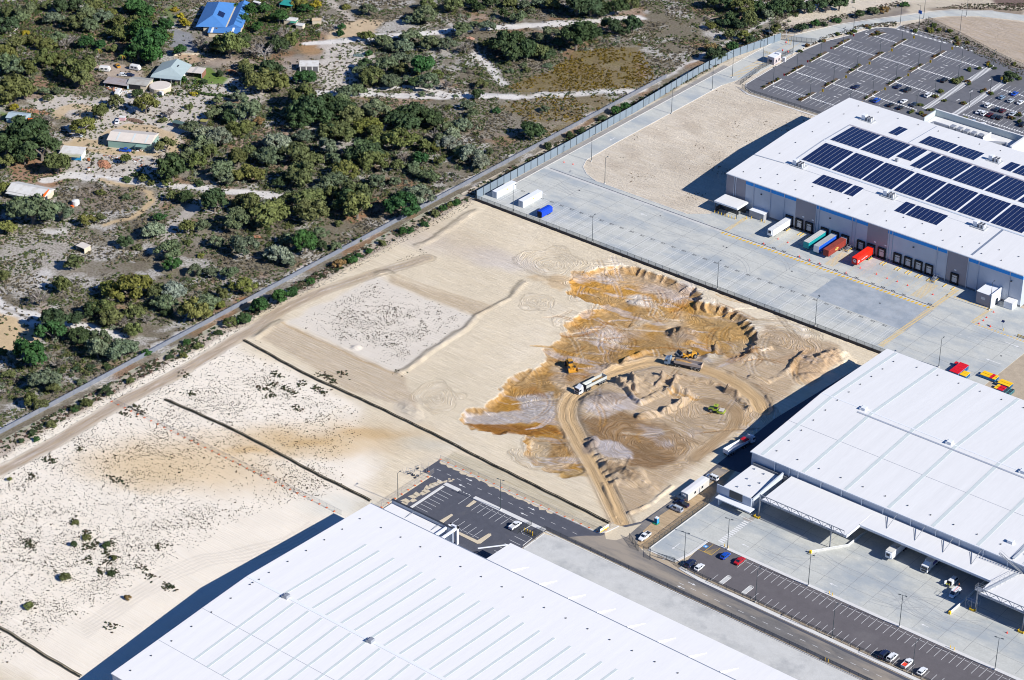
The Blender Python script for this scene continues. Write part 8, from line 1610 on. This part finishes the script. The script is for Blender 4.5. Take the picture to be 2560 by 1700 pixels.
trees(A1, '355,70,110,g 190,40,60,y 800,40,110,o 780,110,160,g 730,130,90,d 975,40,130,o 1120,20,100,d 1260,20,120,d 1170,60,80,d 1470,120,120,g 1510,40,80,g 1620,20,100,g 1560,70,60,g 1900,40,200,d 2000,60,180,d 2180,60,150,d 2080,90,100,d 1400,20,90,o 1720,30,110,o 2300,20,110,o 660,150,80,g 160,190,60,k 150,240,60,k 340,270,100,o 470,300,120,g 670,270,130,g 1050,220,130,g 1230,190,110,g 1150,220,80,b 1140,180,70,g 1360,110,80,d 360,385,60,k 540,350,110,g 620,340,130,g 820,310,140,g 940,330,120,g 1070,350,130,b 580,430,130,g 660,430,110,g 490,480,140,g 750,500,190,k 330,480,110,d 380,560,180,o 300,520,110,g 520,600,140,g 600,520,110,o 700,620,90,d 800,600,150,g 640,590,80,g 930,620,110,b 870,550,90,o 1190,620,90,o 1165,700,90,d 1230,590,60,g 1260,330,110,o 1370,330,190,d 1430,390,180,d 1530,390,150,d 1620,380,130,o 1680,400,110,d 1450,290,110,d 1700,240,130,g 1640,280,110,g 1760,310,80,d 1890,290,220,d 1960,230,160,d 2030,250,120,d 2150,200,140,d 2310,190,140,d 2250,230,90,d 1850,230,100,g 1360,225,60,t 1680,470,60,g 1530,510,60,o 1500,470,60,g 1400,510,60,g 1300,810,60,k 1660,800,70,g 1560,960,170,d 1620,980,90,d 200,680,130,g 280,660,130,g 150,740,120,g 60,780,180,d 170,810,220,d 230,870,180,o 60,880,160,d 110,960,200,o 70,980,140,d 190,1000,140,o 410,820,180,g 350,930,180,y 400,1000,130,o 600,850,160,d 690,850,170,d 560,890,150,d 650,940,180,d 800,870,170,d 860,900,110,d 720,790,90,g 930,940,110,g 980,990,120,w 1000,960,70,y 1060,920,120,w 1090,780,90,g 1130,840,80,g 600,1040,200,o 500,1030,120,o 400,1060,130,o 320,1120,230,d 380,1200,200,o 430,1160,120,o 260,1170,140,d 60,1090,150,g 100,1180,110,g 840,1000,130,b 770,1080,110,o 900,1030,120,g 940,1060,140,w 860,1080,90,y 750,1170,110,k 610,1150,110,b 660,1160,60,t 1110,1140,160,w 1040,1120,110,g 1190,1210,130,w 1250,1110,60,g 880,1180,80,o 570,1230,100,o 690,1230,90,g 800,1300,120,g 700,1270,90,g 550,1340,80,g 420,1330,120,g 190,1260,180,y 100,1330,170,g 30,1390,130,g 270,1430,230,o 230,1500,200,d 720,1430,200,w 90,1420,130,o 20,1520,90,o 2250,790,70,k 2180,810,80,k 2080,870,60,d 1840,990,60,d 1930,960,60,d 1680,1070,60,d 750,690,50,g 820,690,40,g 1000,700,40,g')
trees(A3, '40,200,130,y 20,570,110,o 240,80,280,g 440,90,170,g 640,150,120,y 740,130,80,o 1180,130,80,k 1130,220,150,w 930,310,110,d 1010,340,70,o 1240,370,180,g 1270,480,120,k 1380,210,120,o 1490,190,100,g 1600,310,120,g 1800,340,200,g 1390,300,60,o 1480,400,50,y 550,470,130,o 460,640,130,o 290,720,170,b 830,650,180,y 960,660,240,y 1060,600,110,y 1170,680,150,o 1270,680,170,w 1220,760,150,g 1230,820,90,d 1430,830,200,y 1530,760,160,g 1610,770,90,y 1640,700,110,o 1790,630,150,y 1750,150,200,g 1860,60,170,o 2000,110,260,o 1890,170,90,g 2130,300,110,g 2250,320,200,k 2050,400,180,w 2130,450,110,g 1440,520,110,g 1560,530,110,g 1700,530,130,g 760,800,160,o 680,820,130,d 820,880,160,o 900,890,120,b 990,830,140,o 1080,880,100,b 560,890,120,d 990,960,120,o 400,900,220,d 380,980,180,k 220,1150,240,k 590,1000,160,d 740,1030,150,g 720,1110,170,g 890,1110,200,g 970,1080,110,g 1080,1120,70,k 430,1200,130,b 330,1330,190,g 250,1310,100,g 600,1330,80,g 230,1490,110,o 300,1510,90,o 670,1220,70,d 560,1240,60,d 790,1230,50,d 390,1400,90,o 10,1110,70,o 60,1290,90,o 1380,1040,60,k 1460,1070,70,o 1350,1140,60,y 1250,1150,60,d 1900,780,110,k 1800,880,90,d 1700,900,90,o 1610,970,60,d 2070,720,110,k 2150,670,80,k 780,1410,90,d 960,1330,60,o 640,1490,80,o 550,1530,70,d')
trees(A4, '540,80,230,o 860,60,220,o 1190,55,230,k 580,240,110,g 710,340,80,g 350,290,110,g 600,340,90,d 870,280,60,o 730,170,60,o 730,470,80,t 830,440,70,k 770,430,50,d 950,370,50,k 875,400,50,k 1050,310,60,o 1200,220,70,k 1260,215,60,k 1360,170,60,k 1440,90,70,o 1500,50,60,k 1600,10,60,k 150,790,120,k 290,720,90,k 390,680,70,k 30,880,90,k 520,590,60,k 1550,20,50,o')
trees(A7, '380,170,110,o 240,230,90,d 270,280,80,k 160,300,60,d 550,70,70,k 640,20,70,d 480,1300,120,o 555,895,70,o 545,1060,80,d 640,1000,90,o 785,1060,90,d 840,1160,60,o 820,1270,70,d 70,580,60,y 210,1510,100,o')
trees(A2, '70,20,120,d 180,30,120,d 280,50,160,o 400,60,110,d 470,100,90,g 560,50,150,d 650,40,130,d 740,50,130,d 850,30,130,d 1000,30,130,d 900,60,90,b 200,140,110,d 330,160,130,o 270,180,100,d 150,170,90,d 50,190,70,y 90,400,130,d 60,350,90,t 190,260,80,o 300,260,90,y 340,300,80,d 210,360,90,k 530,220,90,o 820,180,70,k 720,210,80,d 980,140,60,k 1150,105,70,d 1250,80,70,g 1330,75,70,t 1480,25,60,k 880,170,60,d 2260,560,110,d 1870,590,60,o 1670,215,50,y')
# columnar tan shrub lying on the foreground sand
tree(A7(940, 1440, 1.5), 1.4, 't', 3.0)
label_trees()
# big dead tree and palms
dt = thing('dead_tree', 'large bleached dead tree with spreading bare limbs', 'tree', (*A0(1955, 450)[:2], 0)); o = bpy.data.objects.new('branches', DEAD[1]); COL.objects.link(o); o.parent = dt; o.scale = (7.2, 7.2, 8.2)
def palm(label, p, h, m=M_LEAF):
    t = thing('palm', label, 'palm', (p[0], p[1], 0)); MB().cyl((0, 0, 0), (0, 0, h), .16, .11, 7).build('trunk', M_BARK, t)
    for k in range(9):
        a = k*.7+.2; mb = MB(); prev = None; L = 2.3
        for q in range(5):
            u = q/4*L; z = h+.3*math.sin(q*.8)-q*q*.07; w = .26*(1-q/4.6); c = (math.cos(a)*u, math.sin(a)*u, z); cur = [(c[0]-math.sin(a)*w, c[1]+math.cos(a)*w, z-.08), c, (c[0]+math.sin(a)*w, c[1]-math.cos(a)*w, z-.08)]
            if prev: mb.add(prev+cur, [(0, 1, 4, 3), (1, 2, 5, 4)])
            prev = cur
        f = mb.build('frond', m, t); f.color = (.10, .17, .03, 1) if k % 4 else (.35, .22, .03, 1)
palm('palm with yellowing fronds behind the yellow car', A0(903, 470), 4.2); palm('slim tall palm left of the yellow car', A0(730, 435), 5.0); palm('small palm right of the one behind the yellow car', A0(985, 455), 2.2)
hd = thing('hedge', 'long clipped green hedge below the lawn', 'hedge', (*A0(1650, 715)[:2], 0), .42)
for k in range(14): o = bpy.data.objects.new('bush', CROWNS['dense'][k % 3]); COL.objects.link(o); o.parent = hd; o.location = (-11.5+k*1.75, random.uniform(-.3, .3), 0); o.scale = (1.4, 1.3, 1.1); o.color = (.05, .085, .025, 1)
# planted islands in the northern car park
for r, yc in enumerate(ROWS):
    for ci, x in enumerate((-539.2, -518.4, -496.8)):
        big = x < -530; pts = [(x-.9, yc-6.2), (x+1.1, yc-6.2), (x+1.1, yc+(9 if big else 6.2)), (x-.9, yc+(9 if big else 6.2))]
        if big and r == 4: pts = [(-533.5, 932), (-530.5, 938), (-529.2, 941.5), (-531.5, 942), (-535, 936)]
        slab('planter_bed', pts, mat('mulch', (.12, .09, .065), .95, var=.2, scale=2), .2, .05)
        structure(MB().use(M_KERB).strip(pts[1:3], .22, .1, .28).build('kerb'))
        for k in range(11 if big else 7):
            u = random.random(); v = random.random(); px_, py_ = (x-.5+u*1.3, yc-5.6+v*(14 if big else 11.2)) if not (big and r == 4) else (-534+u*4, 934+v*6.5)
            if not big and abs(py_-yc) < 1: continue
            t = bpy.data.objects.new('island_shrub', random.choice(CROWNS['dense'])); COL.objects.link(t); t.location = (px_, py_, .2); s_ = random.uniform(.5, .95); t.scale = (s_, s_, s_*.9); t.color = random.choice([(.06, .075, .02, 1), (.10, .10, .02, 1), (.035, .055, .02, 1), (.11, .06, .02, 1)]); tag(t, f'low shrub planted in the {COLN[ci]} kerbed island of the {ROWN[r]} walkway row', 'shrub', f'shrubs in the {COLN[ci]} island of the {ROWN[r]} walkway row')
IS = [(A2, 2035, 500), (A2, 1960, 520), (A2, 2100, 470), (A2, 2120, 500), (A2, 1900, 580), (A2, 1850, 600), (A2, 1930, 570), (A2, 1760, 670), (A2, 1700, 710), (A2, 1600, 780), (A2, 1530, 820), (A2, 1670, 805), (A2, 1620, 840), (A2, 1960, 610), (A2, 1790, 740), (A2, 2060, 670), (A2, 2120, 690), (A2, 1920, 760), (A2, 2320, 840), (A2, 2270, 880), (A2, 2330, 910), (A2, 2250, 585), (A2, 2240, 600), (A2, 2340, 580), (A2, 1700, 185), (A2, 1750, 215), (A2, 1810, 235), (A2, 1665, 210), (A2, 1870, 290), (A2, 1960, 310), (A2, 1850, 325), (A2, 1540, 225), (A2, 1940, 870), (A2, 2150, 945), (A2, 1210, 200), (A2, 1130, 225), (A2, 1060, 245), (A2, 980, 255), (A2, 860, 300), (A2, 760, 345), (A2, 720, 370), (A2, 2290, 470)]
for fn, x, y in IS:
    p = fn(x, y, .6)
    for k in range(2):
        t = bpy.data.objects.new('garden_shrub', random.choice(CROWNS['dense']+CROWNS['round'])); COL.objects.link(t); t.location = (p[0]+random.uniform(-1.3, 1.3), p[1]+random.uniform(-1.6, 1.6), .15); s_ = random.uniform(1.0, 1.6); t.scale = (s_, s_, s_); t.color = random.choice([(.07, .10, .025, 1), (.11, .12, .03, 1), (.045, .07, .025, 1), (.13, .075, .03, 1)]); tag(t, 'landscaped shrub in the beds along the walkways and edges of the northern car park', 'shrub', 'landscaped shrubs round the northern car park')
# ---- uncountable low growth: leaf tufts merged into a few meshes
def tufts(name, pts, sizes, cols, n=9, up=.55, leaf=.5, label=None, cat='ground cover'):
    N = len(pts); k = n
    c = np.repeat(pts, k, 0); s = np.repeat(sizes, k); d = rs.randn(N*k, 3); d /= np.linalg.norm(d, axis=1)[:, None]; d[:, 2] = np.abs(d[:, 2])
    ctr = c+d*(s[:, None]*rs.uniform(.2, .75, (N*k, 1)))*np.array([1, 1, up])+np.array([0, 0, .04])
    nr = d+rs.randn(N*k, 3)*.5; nr /= np.linalg.norm(nr, axis=1)[:, None]; u = np.cross(nr, rs.randn(N*k, 3)); u /= np.linalg.norm(u, axis=1)[:, None]; w = np.cross(nr, u); l_ = (s*leaf*rs.uniform(.6, 1.2, N*k))[:, None]
    V = np.stack([ctr+u*l_, ctr+w*l_*.75, ctr-u*l_, ctr-w*l_*.75], 1).reshape(-1, 3); V[:, 2] = np.maximum(V[:, 2], np.repeat(c[:, 2], 4)-.02)
    me = bpy.data.meshes.new(name); me.vertices.add(len(V)); me.vertices.foreach_set('co', V.astype(np.float32).ravel()); q = N*k; me.loops.add(q*4); me.loops.foreach_set('vertex_index', np.arange(q*4, dtype=np.int32)); me.polygons.add(q); me.polygons.foreach_set('loop_start', np.arange(0, q*4, 4, dtype=np.int32)); me.polygons.foreach_set('loop_total', np.full(q, 4, dtype=np.int32)); me.update(calc_edges=True)
    ca = me.color_attributes.new('tint', 'FLOAT_COLOR', 'POINT'); cc = np.repeat(np.repeat(cols, k, 0)*rs.uniform(.8, 1.25, (q, 1)), 4, 0); ca.data.foreach_set('color', np.concatenate([cc, np.ones((q*4, 1))], 1).astype(np.float32).ravel())
    if 'tuft' not in MATS:
        m = bpy.data.materials.new('tuft'); m.use_nodes = True; b = m.node_tree.nodes['Principled BSDF']; b.inputs['Roughness'].default_value = .85; b.inputs['Specular IOR Level'].default_value = .1; a = m.node_tree.nodes.new('ShaderNodeAttribute'); a.attribute_name = 'tint'; m.node_tree.links.new(a.outputs['Color'], b.inputs['Base Color']); MATS['tuft'] = m
    me.materials.append(MATS['tuft']); o = bpy.data.objects.new(name, me); COL.objects.link(o); o['kind'] = 'stuff'; tag(o, label, cat); return o
def in_view(x, y, mar=60):
    w = np.stack([x, y, np.full(x.shape, -H_CAM)], -1); z = w@_f; a = 1280+F_PX*(w@_R)/z; b = 850-F_PX*(w@_U)/z
    return (a > -mar) & (a < 2560+mar) & (b > -mar) & (b < 1700+mar)
def sample(g, x, y, arr): return arr[np.clip(((y-g.ys[0])/(g.ys[1]-g.ys[0])).astype(int), 0, len(g.ys)-1), np.clip(((x-g.xs[0])/(g.xs[1]-g.xs[0])).astype(int), 0, len(g.xs)-1)]
# heath
n = 210000; x = rs.uniform(-930, -582, n); y = rs.uniform(380, 1075, n); ok = in_view(x, y); x, y = x[ok], y[ok]
k_ = sample(gb, x, y, gb.k); dens = sstep(fbm(x, y, 12, 4, 51), .31, .52)*k_*1.35; ok = rs.rand(len(x)) < dens; x, y = x[ok], y[ok]
t1 = fbm(x, y, 16, 3, 61); cb = np.array([(.085, .078, .062), (.10, .108, .045), (.055, .078, .03), (.13, .11, .07)]); ci = (np.clip(t1*1.6-.3, 0, .99)*4).astype(int); ci = (ci+rs.randint(0, 2, len(ci))) % 4; cc = cb[ci]*rs.uniform(.75, 1.35, (len(x), 1))
yp = T(A1, [(1380, 640), (1700, 520), (1900, 380), (2361, 330), (2500, 640), (1500, 690)]); yq = T(A1, [(1300, 780), (1500, 720), (2100, 700), (2200, 760), (1700, 1000), (1400, 830)]); iy = inside(x, y, [p[:2] for p in yp]) | (inside(x, y, [p[:2] for p in yq]) & (rs.rand(len(x)) < .6)); cc[iy] = np.array((.135, .095, .018))*rs.uniform(.6, 1.4, (iy.sum(), 1))
tufts('heath', np.stack([x, y, np.zeros(len(x))], 1), rs.uniform(.4, 1.15, len(x)), cc, 7, .6, .45, 'low olive and grey brown heath scrub covering the bushland floor between the trees', 'heath')
print('heath tufts', len(x))
# leafy understorey filling the wood between the bigger crowns
gx = []
for fn_, poly_, nn in ((A1, [(0, 700), (400, 760), (900, 760), (1150, 900), (1230, 1180), (1000, 1350), (700, 1500), (100, 1564), (0, 1500)], 714), (A0, [(1550, 850), (2361, 760), (2361, 1564), (1750, 1400), (1350, 1330), (1100, 1280), (1350, 1080)], 510), (A3, [(1700, 0), (2361, 0), (2361, 330), (2000, 470), (1700, 330)], 221), (A3, [(0, 900), (450, 850), (1000, 900), (1000, 1160), (300, 1450), (0, 1500)], 272), (A3, [(650, 620), (1300, 560), (1700, 640), (1500, 900), (700, 900)], 187), (A1, [(300, 260), (850, 280), (1300, 300), (1700, 250), (2300, 150), (2200, 330), (1500, 460), (900, 640), (300, 600)], 357), (A1, [(700, 0), (2361, 0), (2361, 60), (1900, 120), (1500, 130), (700, 180)], 289), (A2, [(0, 0), (1200, 0), (700, 120), (560, 260), (200, 420), (0, 440)], 272), (A0, [(0, 0), (1200, 0), (1250, 400), (900, 420), (600, 650), (0, 700)], 561)):
    pp = [p[:2] for p in T(fn_, poly_)]; X_ = [p[0] for p in pp]; Y_ = [p[1] for p in pp]; xx = rs.uniform(min(X_), max(X_), nn*4); yy = rs.uniform(min(Y_), max(Y_), nn*4); m_ = inside(xx, yy, pp) & (sample(gb, xx, yy, gb.k) > .35); gx.append(np.stack([xx[m_], yy[m_]], 1)[:nn])
gx = np.concatenate(gx); pal = np.array([LC['g'], LC['d'], LC['o'], LC['o'], LC['w'], LC['b']]); sz = rs.uniform(1.1, 2.7, len(gx)); tufts('understorey', np.concatenate([gx, np.zeros((len(gx), 1))], 1), sz, pal[rs.randint(0, 6, len(gx))]*rs.uniform(.8, 1.15, (len(gx), 1)), 52, .95, .14, 'leafy understorey shrubs filling the gaps of the wood', 'understorey')
# garden undergrowth around the houses
gx = []; 
for poly_, nn in (([(1780, 0), (2361, 0), (2361, 300), (1800, 260)], 900), ([(960, 0), (1210, 0), (1260, 200), (1000, 420), (900, 300)], 500), ([(0, 150), (900, 200), (700, 420), (0, 560)], 900), ([(1100, 580), (1500, 600), (1480, 690), (1100, 720)], 180), ([(0, 0), (900, 0), (900, 200), (0, 160)], 700)):
    pp = [p[:2] for p in T(A0, poly_)]; X_ = [p[0] for p in pp]; Y_ = [p[1] for p in pp]; xx = rs.uniform(min(X_), max(X_), nn*3); yy = rs.uniform(min(Y_), max(Y_), nn*3); m_ = inside(xx, yy, pp); gx.append(np.stack([xx[m_], yy[m_]], 1))
gx = np.concatenate(gx); pal = np.array([(.05, .095, .025), (.035, .065, .022), (.10, .13, .03), (.07, .08, .04), (.12, .10, .06)]); tufts('garden_undergrowth', np.concatenate([gx, np.zeros((len(gx), 1))], 1), rs.uniform(.5, 1.5, len(gx)), pal[rs.randint(0, 5, len(gx))], 12, .9, .34, 'mixed green garden undergrowth round the houses', 'undergrowth')
# weeds dotting the white sand
n = 100000; x = rs.uniform(-575, -440, n); y = rs.uniform(345, 676, n); ok = in_view(x, y); x, y = x[ok], y[ok]
dn = np.zeros(len(x)); pA = [p[:2] for p in T(A4, [(1010, 575), (330, 900), (1150, 1270), (1570, 1010), (1740, 850), (1100, 620)])]
SW = [(-572, 345), (-564, 520), (-558, 530), (-500, 527), (-485, 520), (-478, 500), (-462, 484), (-468, 472), (-478, 450), (-478, 400), (-478, 345)]
cl1 = sstep(fbm(x, y, 22, 3, 71), .35, .62); cl2 = sstep(fbm(x, y, 7, 3, 73), .40, .62)
dn = np.where(inside(x, y, SW), (.10+.75*cl1*cl2)*sstep(seg_dist(x, y, SW, True)[0], 0, 11)+.08, dn); dn = np.where(inside(x, y, pA), (.10+.9*cl1*cl2**1.2)*sstep(seg_dist(x, y, pA, True)[0], 0, 9), dn)
pc = A7(700, 1180); dn += .9*cl2*np.exp(-(((x-pc[0])/17)**2+((y-pc[1])/15)**2))*inside(x, y, SW)
dn = np.where((x > -572) & (x < -566), .35, dn); dn = np.where(inside(x, y, [p[:2] for p in T(A4, [(800, 600), (1340, 360), (1400, 400), (1000, 560)])]), .35*cl2, dn); dn = np.where((y > 530.5) & (y < 540) & (x > -560) & (x < -505) & (x*.0+y < 533+(-505-x)*.08), .7*cl1, dn)
for p, r in ((A9(1200, 640), 9), (A9(700, 900), 8), (A9(1850, 430), 14), (A9(1100, 150), 12)): dn *= np.where(np.hypot(x-p[0], y-p[1]) < r, .25, 1)
dt_, _ = seg_dist(x, y, [(-563, 345), (-562, 418), (-561, 440), (-563, 470), (-562, 500), (-563.5, 535), (-565.5, 560), (-564, 580), (-557.5, 604), (-550, 627)]); dn = np.where(dt_ < 3.2, 0, dn)
ok = rs.rand(len(x)) < dn*1.9; x, y = x[ok], y[ok]; s = np.where(rs.rand(len(x)) < .03, rs.uniform(.3, .6, len(x)), rs.uniform(.14, .31, len(x)))
tufts('sand_weeds', np.stack([x, y, np.zeros(len(x))], 1), s, np.array([(.055, .045, .03), (.08, .06, .04), (.045, .05, .03)])[rs.randint(0, 3, len(x))], 5, .5, .6, 'small dark weeds dotting the white sand of the empty plots', 'weeds')
x = rs.uniform(-555, -497, 3000); y = rs.uniform(727, 838, 3000); ok = rs.rand(3000) < .8*sstep(fbm(x, y, 10, 3, 91), .55, .72); x, y = x[ok], y[ok]; tufts('scattered_weeds', np.stack([x, y, np.zeros(len(x))], 1), rs.uniform(.15, .45, len(x)), np.array([(.16, .12, .08)]).repeat(len(x), 0), 5, .5, .6, 'sparse dry weeds and clods on the northern fill', 'weeds')
print('weeds', len(x))
# bigger dark patches of creeping weed
PW = [(A7, 640, 980), (A7, 545, 900), (A7, 700, 1060), (A7, 800, 1060), (A7, 650, 1080), (A7, 780, 1120), (A7, 830, 1160), (A7, 800, 1200), (A7, 730, 1270), (A7, 830, 1270), (A7, 1050, 1240), (A7, 1110, 1300), (A7, 640, 1180), (A7, 590, 360), (A7, 890, 600), (A7, 820, 580), (A7, 1170, 1080), (A7, 240, 1510), (A7, 200, 1040), (A7, 230, 1080), (A7, 1240, 1380), (A4, 230, 1440), (A4, 350, 1400), (A4, 450, 1350), (A4, 180, 1390), (A4, 600, 1290), (A4, 650, 1310), (A4, 680, 1340), (A4, 560, 1390), (A4, 240, 1365), (A4, 275, 1290), (A4, 1175, 1275), (A4, 760, 1285), (A4, 620, 1420), (A4, 420, 1535), (A9, 230, 1165), (A9, 660, 875), (A3, 1410, 1430), (A3, 1360, 1290), (A3, 2150, 1420), (A7, 380, 440), (A7, 240, 570), (A7, 920, 95), (A7, 1035, 95), (A7, 370, 445), (A7, 1000, 55)]
pp = []; ss = []
for fn, a, b in PW:
    p = fn(a, b)
    for k in range(26): pp.append((p[0]+rs.randn()*1.3, p[1]+rs.randn()*1.0, 0)); ss.append(rs.uniform(.3, .75))
tufts('creeping_weeds', np.array(pp), np.array(ss), np.array([(.06, .065, .035), (.085, .065, .045), (.04, .055, .03)])[rs.randint(0, 3, len(pp))], 9, .45, .5, 'dark mats of creeping weed on the white sand', 'weeds')
# verge growth along the drain and the northern road
n = 5200; x = rs.uniform(-576.0, -570.0, n); y = rs.uniform(380, 905, n); ok = in_view(x, y) & (rs.rand(n) < .25+.75*sstep(fbm(x*.4, y, 9, 3, 81), .42, .6)); x, y = x[ok], y[ok]
tufts('verge_scrub', np.stack([x, y, np.zeros(len(x))], 1), rs.uniform(.45, 1.25, len(x)), np.array([(.05, .07, .03), (.08, .075, .045), (.12, .08, .06), (.035, .06, .025)])[rs.randint(0, 4, len(x))], 10, .7, .42, 'scrubby verge growth between the limestone wall and the barrier fence', 'scrub')
gx = []
for poly_, nn in (([(1440, 200), (1650, 140), (1900, 260), (2361, 500), (2361, 560), (1840, 330), (1560, 230)], 900), ([(690, 380), (900, 290), (1200, 205), (1400, 200), (1150, 190), (880, 270)], 500), ([(560, 260), (900, 170), (1300, 90), (1500, 40), (1420, 10), (600, 200)], 900), ([(1700, 60), (2361, 80), (2361, 20), (1900, 30)], 700), ([(1100, 200), (1420, 195), (1420, 160), (1150, 185)], 300)):
    pq = [p[:2] for p in T(A2, poly_)]; X_ = [p[0] for p in pq]; Y_ = [p[1] for p in pq]; xx = rs.uniform(min(X_), max(X_), nn*3); yy = rs.uniform(min(Y_), max(Y_), nn*3); m_ = inside(xx, yy, pq); gx.append(np.stack([xx[m_], yy[m_]], 1))
gx = np.concatenate(gx); tufts('landscape_scrub', np.concatenate([gx, np.zeros((len(gx), 1))+.02], 1), rs.uniform(.25, .8, len(gx)), np.array([(.07, .075, .035), (.11, .09, .07), (.13, .10, .08), (.05, .065, .03)])[rs.randint(0, 4, len(gx))], 9, .7, .42, 'grey brown landscape planting and dry scrub round the northern car park', 'scrub')
print('objects', len(bpy.data.objects))
